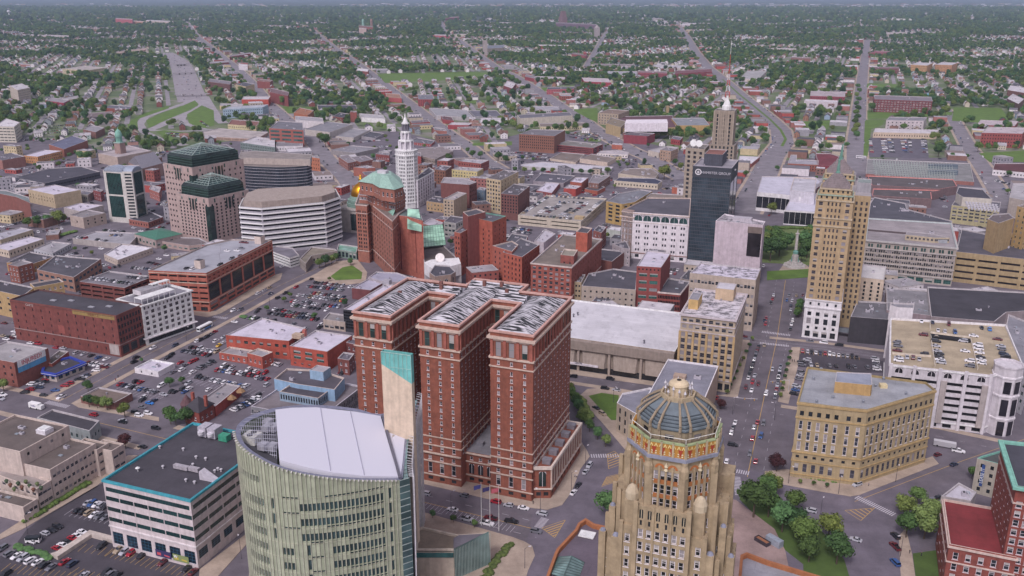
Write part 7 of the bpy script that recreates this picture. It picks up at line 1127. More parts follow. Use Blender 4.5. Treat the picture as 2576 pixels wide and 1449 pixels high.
for a in(('slab apartment tower with white balconies standing alone among trees at far left','a1',92,862,175,905,125,-25,1000,'b3a79c','c4bfc4',dict(auto='dark',sp=3)),('dark red small tower behind the left slab apartment tower','a1',210,812,300,815,5,-15,850,'7d4a42','8a8088',dict(auto=None)),('maroon painted long block with cream end section among trees','a1',455,1010,640,1035,60,-30,1070,'8c2f42','9a9299',dict(auto='dark')),('cream end block beside the maroon painted one','a1',645,1010,800,985,-20,-25,1060,'c9c1a5','a9a2a6',dict(auto='dark')),('long pale school building deep in trees at left','a1',625,690,860,710,215,-30,745,'b3a68c','b5aba6',dict(auto='dark')),('low gabled grey roofed brick church hall with small white spire','a1',1050,1085,1290,1100,60,-30,1125,'86483f','6d6c78',dict(auto=None)),('brown roofed wide low hall with parking beside it','a1',810,1190,1110,1170,20,-50,1225,'a39488','7c6c6c',dict(auto=None)),('brick garage building with pale grey roof beside construction yard','a1',835,1300,960,1330,90,-45,1365,'7b5650','9a969c',dict(auto=None)),('steep blue roofed church with brick front at left middle distance','b1',490,110,640,160,240,-90,185,'8a5446','6a6c86',dict(auto=None)),('dark brown brick apartment block beside the expressway','a1',2090,820,2310,850,20,-30,900,'6d4a48','857d84',dict(auto='dark')),('yellow stone gothic church with dark roof near the expressway','a1',2370,850,2470,870,90,-25,940,'b09f7c','5a5963',dict(auto='arch')),('bright red brick block with white roof trim near the church','a1',2430,1000,2700,1000,20,-30,1070,'a8483a','c9c2c8',dict(auto=None)),('long pale blue grey building with flat roof beside the avenue','a1',2240,1100,2640,1080,60,-30,1195,'8fa3b3','b3b9c4',dict(auto='dark')),('yellow brick terrace behind the pale blue building','a1',2210,1065,2440,1070,5,-25,1100,'b8a67c','b5b0b4',dict(auto=None)),('cream apartment block with gabled tops near the parking deck','a1',2290,1250,2576,1270,40,-50,1295,'b8aa86','8b5a50',dict(auto='dark')),('dark red long low block far along the first avenue','a1',2110,640,2300,625,0,-18,670,'80494a','a39ca3',dict(auto=None)),('brown low shops on the left of the first avenue','a1',2290,745,2420,745,-20,-30,780,'855248','7f7a80',dict(auto=None)),('white small block on the right of the first avenue','a1',2400,650,2490,660,0,-12,700,WHT,WHT,dict(auto='dark')),('red brick flat block right of the first avenue','a1',2310,570,2520,540,0,-15,605,'8e3f3c','9a8a90',dict(auto=None)),('long beige block far at left behind trees','a1',305,360,690,372,5,-16,390,'a8978a','b5aaae',dict(auto=None)),('brown old church like block with tower far left','a1',765,290,1005,300,5,-15,322,'8f6a56','8a7468',dict(auto=None)),('far red hospital slab with white panel','a1',1160,190,1330,200,5,-10,250,'a84e56','b5898f',dict(auto=None)),('far orange beige hospital wing right of the red slab','a1',1340,215,1450,225,5,-10,250,'b8846a','c9a594',dict(auto=None)),('far pale hospital buildings beside the avenue','a1',1465,210,1740,220,5,-10,242,'b5a39c','cfc4c6',dict(auto=None)),('dark red low block left of the far avenue bend','a1',1650,320,1775,322,0,-8,338,'7d3f4c','8a5f68',dict(auto=None)),('pale grey church like hall with apse by the expressway trees','a1',1395,570,1580,580,0,-15,598,'b5b0b3','c9c5ca',dict(auto=None)),('tan sprawling school left of the expressway','a1',1170,540,1480,500,0,-20,555,'a88878','b39a90',dict(auto=None)),('brown brick square warehouse beside the second avenue grass','a2',140,925,320,965,10,-40,1030,'7b3f3e','7c5f64',dict(auto=None)),('dark red warehouse at left of the grass lot','a2',10,815,140,825,30,-20,885,'7d4440','8a6a64',dict(auto=None)),('brick gabled hall with mural wall on the second avenue','a2',380,1130,520,1160,60,-50,1195,'9a5c40','a56a4a',dict(auto=None)),('long yellow brick factory with black roof','a2',625,1105,1015,1105,-10,-50,1140,'bdb07a','4b4a55',dict(auto='dark')),('red brick school with white windows and dark roof','a2',770,1170,870,1185,70,-40,1225,'7d4238','4c4b56',dict(auto='sash')),('red brick bell tower church beside the school','a2',945,1130,1010,1130,5,-15,1230,'8a4a42','7b5a52',dict(auto=None)),('white curved wall warehouse behind the brick clinic','a2',400,1205,680,1225,-10,-40,1280,'b9b3b6','a9a4aa',dict(auto=None)),('pale concrete long warehouse with white side wall','a2',490,1300,740,1330,230,-80,1360,'b5ada8','8a8890',dict(auto=None)),('pale concrete warehouse extension with ribbed roof','a2',800,1370,980,1385,170,-80,1415,'aba49f','97949a',dict(auto=None)),('dark roofed small depot right of the pale warehouses','a2',1060,1370,1200,1390,90,-50,1400,'8f8a8f','55545e',dict(auto=None)),('white long shed with red doors','a2',1060,1180,1300,1195,-20,-40,1225,'cdc9cc','b5b1b5',dict(auto=None)),('big dark roofed barn shaped building with red brick sides on the third avenue','a2',1635,1000,1790,1000,-10,-50,1070,'8a3f42','7a7a85',dict(auto='dark')),('red and tan barrel roofed hall left of the third avenue','a2',1320,980,1465,990,-20,-45,1025,'a04a4c','a57a64',dict(auto=None)),('brick flat building with bright white roof on the third avenue','a2',1010,710,1125,720,10,-25,760,'8a4f4a','ded9de',dict(auto='dark')),('long low red roofed shed right behind the third avenue','a2',1400,1090,1555,1095,0,-20,1105,'8f4a42','97564e',dict(auto=None)),('huge grey metal roofed depot on the third avenue','a2',1810,1160,2190,1180,-70,-75,1200,'9c979a','a09ea4',dict(auto=None)),('wide dark roofed depot right of the metal roofed one','a2',2200,1170,2480,1170,-60,-60,1200,'8f8c92','6d6b78',dict(auto=None)),('dark red small block in front of the metal roofed depot','a2',1880,1200,1990,1215,-20,-40,1240,'85383c','6b4a50',dict(auto=None)),('white long two storey block right of the depot','a2',2260,1210,2530,1210,0,-25,1260,WHT,'c5bfc6',dict(auto='dark')),('low red fronted shop row with pale roof by the third avenue','a2',1930,1255,2140,1260,40,-25,1300,'8f3d42','c5bcc2',dict(auto=None)),('red brick hall with small dome left of the third avenue','a2',1570,1240,1750,1225,-20,-25,1275,'8f3f3c','7b6f76',dict(auto='dark')),('brown long brick block left of R avenue with grey roof','a2',1800,1310,1920,1320,-20,-30,1375,'8a554a','8f8a90',dict(auto=None)),('far dark red double domed church with pale apartment block','a2',1035,265,1175,275,0,-12,320,'8a5048','7c6a64',dict(auto=None)),('far pale slab apartments in front of the domed church','a2',1035,285,1110,290,0,-8,338,'b39a94','b5a8a8',dict(auto=None)),('far tan building right of the domed church','a2',1230,262,1340,258,0,-10,282,'b3986c','b5a27e',dict(auto=None)),('far red brick hospital complex at the bend of the central avenue','a2',1905,185,2040,175,0,-10,235,'8a4048','9a6a70',dict(auto=None)),('long red low building at the crossing of the central avenue','a2',1780,355,1950,360,0,-10,385,'9a4850','c5bcc0',dict(auto=None)),('cream low building right of the central avenue crossing','a2',2005,350,2150,350,0,-10,375,'b8ada0','bdb3ae',dict(auto=None)),('grey stone church with tall square tower right of the central avenue','a2',2300,490,2490,480,10,-30,545,'8b8078','7b7f8c',dict(auto=None)),('red building with cream roof beside central avenue','a2',2490,860,2576,890,40,-50,925,'7d3a3c','cfc7cc',dict(auto=None)),('dark red school block right of the central avenue among trees','a2',1770,920,1870,925,0,-15,965,'8a3f40','a39aa0',dict(auto='dark')),('two rows of white and red shops on the fourth avenue','a3',350,900,620,895,10,-25,950,'a3565c','5f5d68',dict(auto='dark')),('white cornered three storey block on the fourth avenue','a3',475,945,640,945,0,-10,985,'b89a98','a69fa2',dict(auto='dark')),('long red brick factory with white roof patches','a3',130,770,270,800,10,-25,805,'8a3a42','8a7f86',dict(auto=None)),('long red fronted workshops row','a3',240,790,535,800,0,-25,830,'8f4048','b5adb2',dict(auto=None)),('bright red brick warehouse with two pale roof bands','a3',730,820,1000,830,-30,-40,875,'8f3440','c4b5ba',dict(auto=None)),('grey roof long shed with blue grey sides','a3',960,735,1260,735,0,-18,775,'a3a2ad','a5a3ae',dict(auto=None)),('dark red mill buildings right of the grey shed','a3',1270,730,1560,740,0,-20,780,'84404a','8a6a70',dict(auto='dark')),('low maroon brick warehouse near the boulevard, longest of the mill row','a3',1640,740,2015,720,0,-30,790,'7e3c44','7d4a52',dict(auto=None)),('long pale roofed sheds behind the mill row','a3',1430,675,1790,685,-10,-25,700,'a9a29f','b9b4ba',dict(auto=None)),('brown roofed long school behind the grey shed','a3',840,665,1250,670,-20,-25,690,'a3948c','8c8082',dict(auto=None)),('red brick long factory far along the right avenue','a3',260,460,570,465,0,-12,492,'9a5248','cfc7ca',dict(auto=None)),('red brick church with gabled roof in the distance','a3',600,545,740,560,10,-15,600,'8c4648','7f6a6c',dict(auto=None)),('beige stone library like hall with hipped roof beside the brown sheds','a3',865,1135,1070,1150,110,-40,1250,'9a8a78','8a7568',dict(auto='arch',ww=1.6,wh=2.6,sp=5)),('big brown roofed armoury with long white skylight','a3',1100,1290,1655,1280,-40,-120,1365,'a58f68','6b4650',dict(auto=None,kit=0)),('yellow brick flat hall right of the armoury','a3',1665,1262,1990,1260,-60,-75,1355,'ab8a56','8c8f96',dict(auto=None)),('left tan end block of the armoury','a3',945,1240,1095,1280,60,-60,1340,'a5906c','8b7d6a',dict(auto=None)),('dark red low block in front of the armoury','a3',1125,1355,1360,1370,80,-30,1440,'80343f','6a5f68',dict(auto=None)),('red gabled brick house in front of yellow hall','a3',1600,1395,1690,1410,30,-30,1449,'8f3a3e','7a7480',dict(auto='dark')),('cream long low two level building left of the central avenue','a3',80,1190,610,1160,-30,-35,1290,'b3aaa0','6f6d78',dict(auto=None)),('cream and brown roofed shop left of the central avenue','a3',285,1275,750,1265,-10,-35,1320,'bdb192','857872',dict(auto='dark')),('grey long workshop row behind cream buildings','a3',210,1100,470,1105,0,-35,1140,'a39fa5','a8a4ad',dict(auto='dark')),('white long house like block with small windows','a3',580,1055,770,1060,0,-20,1075,'c4bdb2','b5a9a2',dict(auto=None)),('grey block of far hotel buildings among pale roofs on the right','a3',2290,790,2480,795,80,-80,830,'bdb2b2','a9a6a8',dict(auto=None,kit=6)),('purple brown old railway terminal base in the far distance','a3',440,235,850,255,0,-12,285,'6d5563','7d6a75',dict(auto=None)),('white long rail sheds far behind the terminal','a3',870,245,1600,240,0,-14,262,'c9bcc0','d5cacf',dict(auto=None)),('white long sheds far right behind the avenue','a3',1710,250,2030,245,0,-14,272,'c9bcc0','d5cacf',dict(auto=None)),('far pale sheds behind the left of the terminal','a3',0,240,430,235,0,-12,250,'bda9a0','c9b5aa',dict(auto=None)),('long pale ribbed factory wall deep in the right distance','a4',1190,345,1685,340,0,-20,375,'a3948e','b3a5a5',dict(auto=None)),('far white factory with raised middle on the right','a4',1245,195,1445,195,0,-10,215,'d1c9c4','d8d0cc',dict(auto=None)),('yellow and red banded apartment block, left wing','a4',1440,650,1600,660,60,-25,740,'b38a62','c5bfc4',dict(auto='dark')),('yellow and red banded apartment block, right wing','a4',1685,650,1850,655,60,-25,745,'ad7f5c','c5bfc4',dict(auto='dark')),('dark red brick long apartment block left of the banded wings','a4',1050,690,1320,690,0,-18,745,'7c5050','7a5c60',dict(auto='dark')),('red brick block with taller tower beside the straight avenue','a4',1015,535,1170,540,60,-25,578,'8a3540','94505a',dict(auto=None)),('wide maroon brick school with white window rows','a4',1075,1000,1655,1020,-10,-45,1125,'6f3238','857c84',dict(auto='sash',sp=5,ww=3)),('long white stepped clinic with lower front wing, upper storeys','a4',1190,1210,1570,1215,30,-35,1310,'b5aaae','8b8890',dict(auto='dark',sp=6,ww=1.6)),('low tan wing in front of the white stepped clinic','a4',1060,1330,1700,1345,20,-40,1385,'b8a490','cdc6cb',dict(auto='dark')),('red brick apartment block with stepped tiers at the right edge','a4',2150,1335,2560,1345,60,-60,1480,'8a4442','c4b5ba',dict(auto='dark')),('red brick rear tier of the apartment block at the right edge','a4',2100,1255,2480,1270,40,-50,1300,'8c4644','c4b5ba',dict(auto='dark')),('dark red school with white banded floors left of the straight avenue','a4',425,965,775,975,5,-50,1045,'86404a','b3a5aa',dict(auto='dark')),('white flat roof low wing of the dark red school','a4',365,1015,700,1030,10,-20,1070,'b3aab0','d3ccd2',dict(auto=None)),('brown brick block with pale roof at the right edge','a4',2410,905,2640,945,30,-50,980,'7d5650','cfc9ce',dict(auto='dark')),('low brown block with pale roof below it at the right edge','a4',2405,990,2520,1045,60,-50,1075,'6f5250','c9c3c8',dict(auto=None)),('grey long low house rows beside banded apartments','a4',2195,705,2380,715,0,-15,725,'b3a9a5','cfc9cd',dict(auto=None)),('white long barn beside the straight avenue','a4',765,665,905,665,0,-12,698,WHT,'d5d0d5',dict(auto='dark')),('green roofed garden pavilion near the wide school','a4',1495,870,1610,880,0,-15,895,'8fa592','8fb5a0',dict(auto=None)),('bright blue roofed pool building near the wide school','a4',1505,945,1620,945,0,-12,965,'5fa5b5','6fc0d0',dict(auto=None)),('dark brown brick flat block far left of the straight avenue','a4',230,585,430,590,0,-15,625,'7c5650','8a7270',dict(auto=None)),):
 fb(*a[:-1],**a[-1])
t=thing('water_tower','white mushroom shaped water tower on the far left horizon','water tower',(*W('a1',95,175),0));c=W('a1',95,178);MB().lathe(c,[(5,0),(4.2,38),(11,44),(13,50),(10,56),(3,59)],14).build('tank',M('d8d5dc','flat'),t)
t=thing('tower','brown brick stepped railway terminal tower in the far distance','tower',(*W('a3',512,270),0));c=W('a3',512,268);m=MB();hh=hgt('a3',512,112,268)
for w_,z0,z1 in((38,0,hh*.62),(30,hh*.62,hh*.85),(22,hh*.85,hh)):m.box(c,(w_,w_,z1-z0),.5,z0)
m.build('shaft',M('7a5a5c','wall'),t)
for x,y,yb,w_,h2,lb,cc in((852,250,395,20,0,'grey stone church tower standing left of the right avenue in the distance','9a8f90'),(735,520,600,9,0,'red brick church tower with pointed top in the distance','8c4448'),(1080,645,690,3,0,'thin dark chimney over the long brown roofed school','5f4f58')):
 c=W('a3',x,yb);hh=hgt('a3',x,y,yb);t=thing('church_tower',lb,'tower',(*c,0));m=MB();m.box(c,(w_,w_,hh*.8),.3,0);m.lathe(c,[(w_*.6,hh*.8),(.3,hh)],4);m.build('shaft',M(cc,'wall'),t)
c=W('a2',2305,555);t=thing('church_tower','tall grey square church tower right of the central avenue','tower',(*c,0));hh=hgt('a2',2305,405,555);MB().box(c,(13,13,hh),.3,0).build('shaft',M('9a8f8c','wall'),t)
for x in(1080,1165):c=W('a2',x,300);t=thing('church_tower',('left' if x<1100 else 'right')+' green domed tower of the far double domed church','tower',(*c,0));MB().lathe(c,[(7,0),(7,46),(8,48),(5,56),(.5,60)],10).build('shaft',M('8a6a62' if x>1100 else '7fa596','wall'),t)
c=W('a3',1560,1200);t=thing('brick_chimney','tan square chimney behind the armoury','chimney',(*c,0));MB().box(c,(4,4,22),.3,0).build('shaft',M('a08a68','wall'),t)
ra=[o for o in bpy.data.objects if o.get('label','').startswith('big brown roofed armoury')][0]
q=[W('a3',*p,24)for p in((1135,1240),(1570,1238),(1560,1200),(1150,1203))];m=MB();m.prism(q,12,24);m.build('monitor_roof',M('cfc6d0','wall'),ra)
for a,b in((('a1',1745,735),('a1',1985,722)),(('a1',1755,650),('a1',1890,640)),(('a1',1755,945),('a1',2110,940))):
 A,Bq=W(*a,5),W(*b,5);t=thing('overpass','grey road bridge crossing the sunken expressway, '+{735:'middle one',650:'farthest one',945:'nearest one'}[a[2]],'bridge',(*A,0));m=MB();an=math.atan2(Bq[1]-A[1],Bq[0]-A[0]);m.box(((A[0]+Bq[0])/2,(A[1]+Bq[1])/2),(math.dist(A,Bq),10,1.2),an,4);m.build('deck',M('8b858a','wall'),t)
 m=MB();
 for s in(.25,.5,.75):m.box((A[0]+(Bq[0]-A[0])*s,A[1]+(Bq[1]-A[1])*s),(1.5,8,4),an,0)
 m.build('bridge_pier',M('9a9498','wall'),t)
t=thing('monument','slender stone column monument with bronze figures in the tree ringed square','monument',(*W('b4',262,1345),0));c=W('b4',265,1335)
m=MB()
for r0,z0,z1 in((9,0,1.2),(6.5,1.2,2.6),(4.5,2.6,4.2),(2.6,4.2,8.5),(2.0,8.5,10)):m.lathe(c,[(r0,z0),(r0*.96,z1)],8)
m.build('base',M('a09b98','wall'),t);m=MB();m.lathe(c,[(1.9,9.8),(2.1,11.5),(1.2,12.5),(1.1,13)],10)
for i in range(4):a=i*math.pi/2+.5;m.tube((c[0]+3.6*math.cos(a),c[1]+3.6*math.sin(a),4),(c[0]+3.4*math.cos(a),c[1]+3.4*math.sin(a),7),.45,6,.25)
m.build('bronze_figures',M('5f8f84','trim'),t);MB().lathe(c,[(1.15,13),(.95,25),(1.5,25.4),(1.5,26)],10).build('column',M('b0a9a6','wall'),t);MB().lathe(c,[(.5,26),(.45,27.6),(.25,28.2),(.3,28.7),(.05,29)],7).build('statue',M('a39f9c','trim'),t)
def carmesh(kind):
 L,Wd,Hh,belt={'sedan':(4.7,1.84,1.45,.95),'suv':(4.75,1.92,1.75,1.12),'hatchback':(4.2,1.8,1.52,.98),'minivan':(5.0,1.95,1.78,1.08),'pickup':(5.7,1.98,1.85,1.15)}[kind]
 l,w=L/2,Wd/2;b=MB()
 cab={'sedan':(-1.65,1.0,-.85,.3),'suv':(-2.25,1.15,-1.95,.45),'hatchback':(-1.95,1.0,-1.5,.35),'minivan':(-2.35,1.55,-2.1,.75),'pickup':(-.7,1.3,-.5,.65)}[kind]
 sec=[(-l,.5,.88),(-l+.12,belt*.97,.92),(cab[0]-.02,belt,.98),(cab[1],belt,.98),(l-.35,belt-.14,.93),(l,.55,.86)]
 st=[(-l,.32,belt*.78,.86),(-l+.15,.28,belt*.96,.95),(-l*.5,.25,belt,1),(cab[1],.25,belt,1),(l-.3,.28,belt-.16,.95),(l,.34,belt-.38,.84)]
 n0=0
 for x,z0,z1,f in st:
  ww=w*f;b.v+=[(x,-ww,z0),(x,-ww,z0+(z1-z0)*.6),(x,-ww*.9,z1),(x,ww*.9,z1),(x,ww,z0+(z1-z0)*.6),(x,ww,z0)]
 for i in range(len(st)-1):
  for k in range(5):a=i*6+k;b.f.append((a,a+6,a+7,a+1));b.m.append(0)
 b.f.append((0,1,2,3,4,5));b.m.append(0);b.f.append(tuple(reversed(range(30,36))));b.m.append(0)
 if kind=='pickup':
  b.k=1;b.q((-l+.2,-w*.8,belt+.01),(cab[0]-.1,-w*.8,belt+.01),(cab[0]-.1,w*.8,belt+.01),(-l+.2,w*.8,belt+.01));b.k=0
 r0,r1=cab[2],cab[3];rw=w*.72;b.q((r0,-rw,Hh),(r1,-rw,Hh),(r1,rw,Hh),(r0,rw,Hh));b.q((r0,-rw-.03,Hh-.07),(r1,-rw-.03,Hh-.07),(r1,-rw,Hh),(r0,-rw,Hh));b.q((r1,rw+.03,Hh-.07),(r0,rw+.03,Hh-.07),(r0,rw,Hh),(r1,rw,Hh))
 for xa,xb in((cab[0],r0),(cab[1],r1)):
  for s in(-1,1):b.tube((xa,s*w*.86,belt),(xb,s*rw,Hh-.03),.05,4)
 b.k=2;
 for s in(-1,1):b.q((l+.01,s*w*.5,.55),(l+.01,s*w*.82,.55),(l+.01,s*w*.82,.72),(l+.01,s*w*.5,.72))
 b.k=3
 for s in(-1,1):b.q((-l-.01,s*w*.55,.68),(-l-.01,s*w*.85,.68),(-l-.01,s*w*.85,.85),(-l-.01,s*w*.55,.85))
 body=b
 g=MB();bw=w*.88;a=cab[0];c=cab[1];z=belt-.01;t=Hh-.03;rw-=.01
 g.q((a,-bw,z),(c,-bw,z),(r1,-rw,t),(r0,-rw,t));g.q((c,-bw,z),(c,bw,z),(r1,rw,t),(r1,-rw,t));g.q((c,bw,z),(a,bw,z),(r0,rw,t),(r1,rw,t));g.q((a,bw,z),(a,-bw,z),(r0,-rw,t),(r0,rw,t))
 return body,g,l,w
CARK={};DKP=M('1c1b1f','flat');LTM=M('d8d8e0','flat');TLM=M('7a1f24','flat');GLM=M('20242b','glass')
CC_={'white':'d3d1d6','silver':'a3a3ab','grey':'65656d','black':'222228','red':'8f1f2c','maroon':'5a2028','blue':'2f4f82','tan':'9a8a76','dark blue':'2a3348','green':'3d4f40','yellow':'c9a02e','bright blue':'2b6fb8'}
whl=MB();whl.v=[];
for i in range(10):t_=2*math.pi*i/10;whl.v+=[(.33*math.cos(t_),-.11,.33*math.sin(t_)),(.33*math.cos(t_),.11,.33*math.sin(t_))]
for i in range(10):j=(i+1)%10;whl.f.append((2*i,2*j,2*j+1,2*i+1));whl.m.append(0)
whl.f.append(tuple(range(0,20,2)));whl.m.append(0);whl.f.append(tuple(range(19,0,-2)));whl.m.append(0)
WHM=whl.mesh('wheel',[DKP])
for k_ in('sedan','suv','hatchback','minivan','pickup'):
 b_,g_m,l_,w_=carmesh(k_);CARK[k_]=(b_,g_m.mesh('windows',[GLM]),l_,w_,{})
def carbody(kind,col):
 K=CARK[kind]
 if col not in K[4]:K[4][col]=K[0].mesh('body',[M(CC_[col],'paint'),DKP,LTM,TLM])
 return K[4][col]
CARS=[]
def rc():return R_.choices(('white','silver','grey','black','red','maroon','blue','tan','dark blue','green'),(22,17,15,24,7,4,3,3,4,1))[0]
def rk_():return R_.choices(('sedan','suv','hatchback','minivan','pickup'),(44,32,12,7,5))[0]
def row(place,t,x0,y0,x1,y1,n,z=0.,along=False,fill=.93):
 A,Bq=W(t,x0,y0,z+.5),W(t,x1,y1,z+.5);an=math.atan2(Bq[1]-A[1],Bq[0]-A[0])+(0 if along else math.pi/2)
 for i in range(n):
  if R_.random()>fill:continue
  s=i/max(1,n-1);CARS.append((A[0]+(Bq[0]-A[0])*s+R_.uniform(-.15,.15),A[1]+(Bq[1]-A[1])*s+R_.uniform(-.3,.3),z,an+R_.choice((0,math.pi))+R_.uniform(-.03,.03),rk_(),rc(),place))
def one(place,t,an,*pts,z=0.):
 for p in pts:
  x,y=W(t,p[0],p[1],z+.5);col=p[2]if len(p)>2 and p[2]else rc();kd=p[3]if len(p)>3 else rk_();CARS.append((x,y,z,an+R_.uniform(-.05,.05)+R_.choice((0,math.pi)),kd,col,place))
UA,VA=GA,GA+math.pi/2
P_='the lot by the Victorian brick house'
row(P_,'c1',1210,1075,1560,1155,9);row(P_,'c1',1270,1028,1620,1088,8,fill=.8);row(P_,'c1',1990,1000,2420,1092,12);row(P_,'c1',2190,932,2590,990,12);row(P_,'c1',2250,890,2580,945,9,fill=.8);row(P_,'c1',2350,1335,2590,1215,10)
one(P_,'c1',VA,(1895,1068),(1905,1120),(1840,1120),(1860,1150,'blue'),(1720,1150),(1760,1152,'black'),(1550,1240,'dark blue'),(1430,1235),(1445,1208,'white'),(2480,1090),(2440,1100),(2100,1130));one(P_,'c1',UA,(1645,1180,'silver'),(1505,1265,'bright blue'),(1430,1305),(1400,1390,'white','suv'),(1365,1360,'black','suv'),(1490,1370))
P_='the lot behind the small white shop'
row(P_,'c1',1850,738,2100,782,7);row(P_,'c1',1930,702,2180,748,7);row(P_,'c1',2000,915,2140,850,4);one(P_,'c1',VA,(1990,640,'white','suv'),(2022,628),(2080,600,'black','suv'),(2130,568),(2162,548,'red'),(2175,640,'white','suv'),(2242,660),(2200,686,'yellow'),(2250,600),(1722,782),(1692,808),(1815,858),(1858,885),(1928,852,'red'),(1970,832),(1740,955),(1832,930),(1940,955,'white'))
P_='the small lots around the corner store'
row(P_,'c1',770,757,1070,820,5,fill=1);row(P_,'c1',885,870,1080,893,6);one(P_,'c1',UA+.3,(968,935,'white'),(1050,905,'maroon','suv'),(800,1025,'black'),(840,1003),(872,985),(700,1066),(652,1090),(555,1137),(440,1187),(250,1157,'black'),(300,1131),(345,1100),(395,1107),(400,1073),(447,1050),(470,1025),(372,1057,'black'),(315,1075,'white','minivan'))
P_='the lot left of the brick warehouse'
one(P_,'c1',UA,(40,460),(155,455),(145,545,'white'),(185,527),(232,515),(255,502),(30,590),(75,602),(112,607,'maroon'),(150,592),(62,622),(192,578),(305,662,'white'),(385,667,'red'),(560,707,'red'),(632,712))
P_='the diagonal street past the white seven storey building'
one(P_,'c1',VA,(1537,712,'white','suv'),(1762,685,'dark blue','suv'),(1372,808,'black'),(1350,852,'black'),(2347,335,'white'),(2420,325,'grey','suv'),(617,1205,'white','pickup'));one(P_,'c2',VA,(20,162,'white','suv'),(86,131),(137,102),(150,162,'dark blue'),(560,15))
one('the wide street at lower left','c1',UA,(0,1222),(22,1182),(940,1383,'red'),(2360,447,'white'),(1232,1440));one('the wide street at lower left','d1',UA,(1460,64,'black','suv'),(1332,237,'black'),(1150,6))
P_='the big lot left of the striped roof hotel'
for q in((600,50,980,100,12),(530,90,870,127,11),(560,155,915,203,11),(485,187,870,235,12),(540,262,830,297,9),(375,280,710,330,9),(185,322,560,385,12),(145,362,610,425,14),(-60,405,180,440,7),(340,462,420,478,3)):row(P_,'c2',*q)
one(P_,'c2',VA,(300,158,'black','pickup'),(220,207),(402,100,'red'),(432,180,'white'),(365,242,'red'),(400,245),(475,250),(515,235),(650,482,'white'),(642,503),(30,322),(5,348),(860,232,'yellow'))
P_='the yard by the orange brick building';one(P_,'c2',VA,(32,962,'red'),(62,966),(92,962),(20,1010),(66,1016),(116,1022),(172,866,'white'),(212,871,'white'),(236,880),(850,955),(872,961),(20,1190))
P_='the dark lot beside the teal edged office'
row(P_,'d1',730,832,985,900,6,fill=1);row(P_,'d1',825,762,985,795,5,fill=1);row(P_,'d1',540,985,300,1120,5,fill=1);row(P_,'d1',770,1040,530,1190,6,fill=1)
P_='the lowest lot in front of the teal edged office'
row(P_,'d1',90,1240,480,1365,7,fill=1);one(P_,'d1',VA,(605,1315,'red'),(678,1335,'dark blue'),(950,1167,'black','suv'),(1120,1200),(1165,1222,'silver','suv'),(1232,1232,'red'),(1330,1253),(1525,1320,'maroon'),(1750,1378,'black'),(1812,1408,'maroon'),(50,1432,'black'),(785,1445),(992,1420,'black'),(1042,1432),(1092,1444,'black'),(20,1192,'grey'))
P_='the street in front of the striped roof hotel'
one(P_,'d2',UA,(1585,676,'silver','suv'),(1950,693),(2245,753,'red','suv'),(2365,785,'silver'),(1842,825,'white'),(1980,917,'silver','pickup'),(2200,907,'maroon','pickup'),(2165,956,'white','pickup'),(2392,935,'black','pickup'));one(P_,'d3',UA,(107,811,'white'),(280,864,'silver','suv'),(225,1030,'grey','suv'))
P_='the circle kerb beside the striped roof hotel';one(P_,'d3',math.radians(62),(725,413,'silver'),(690,473,'silver'),(620,597,'black'),(577,666,'white'))
P_='the boulevard beside the yellow courthouse';one(P_,'d3',VA,(2228,302,'grey'),(2282,372,'red'),(2252,158,'red'),(2332,137),(2267,57),(2012,376,'white'),(2300,6),(2356,16),(2056,105),(2072,52),(2090,12));one(P_,'d3',UA,(2068,220,'black','suv'),(1990,602,'red'))
row(P_,'c3',2480,690,2378,1010,10,along=True);one(P_,'c3',VA,(2442,987,'silver'),(2420,1056,'red'),(2477,1073,'maroon','suv'),(2352,1107),(2411,1137,'white'),(2560,1167,'white','suv'),(2060,1212,'red'),(2540,682),(2540,432),(2552,470,'red'))
P_='the boulevard beside the tan skyscraper'
one(P_,'c4',VA,(57,180),(45,217,'red'),(30,257),(212,177),(190,232),(244,237,'silver'),(230,282,'dark blue'),(231,327,'silver'),(286,181),(351,177,'maroon'),(249,432),(237,472,'white'),(226,517),(-20,412,'red'))
P_='the boulevard left of the yellow courthouse'
row(P_,'c4',128,895,70,1205,9,along=True);one(P_,'c4',VA,(45,927,'silver'),(-20,1170,'white'));row(P_,'c4',338,955,262,1170,7)
P_='the black lot behind the yellow courthouse'
row(P_,'c4',350,740,890,800,13,fill=1);row(P_,'c4',430,880,1000,905,10,fill=.7);row(P_,'c4',1080,818,1100,925,5);one(P_,'c4',UA,(335,848),(342,880),(395,830))
one('the tram street by the black fronted building','c4',UA,(422,641),(560,656,'white','minivan'),(716,681,'black'));one('the street before the convention hall','c3',UA,(615,997,'black'),(990,1022,'black','suv'),(936,1117,'black','suv'),(1052,1133,'silver'));one('the lane beside the triangular lawn','c3',math.radians(125),(845,1312,'black'),(912,1372,'tan','suv'));one('the side street at the convention hall corner','c3',UA,(2332,592,'maroon'))
P_='the square at lower right';one(P_,'d4',math.radians(-30),(402,836,'silver'),(822,1107,'silver'));one(P_,'d4',math.radians(28),(1742,402,'dark blue'),(1592,312,'maroon'),(1522,747,'grey'),(1602,712,'black'));one(P_,'d4',math.radians(100),(1192,1072,'black','suv'),(1190,1172,'maroon','pickup'),(1192,1322,'blue'));one(P_,'d4',math.radians(28),(835,592,'silver','suv'))
P_='the tan deck of the white garage'
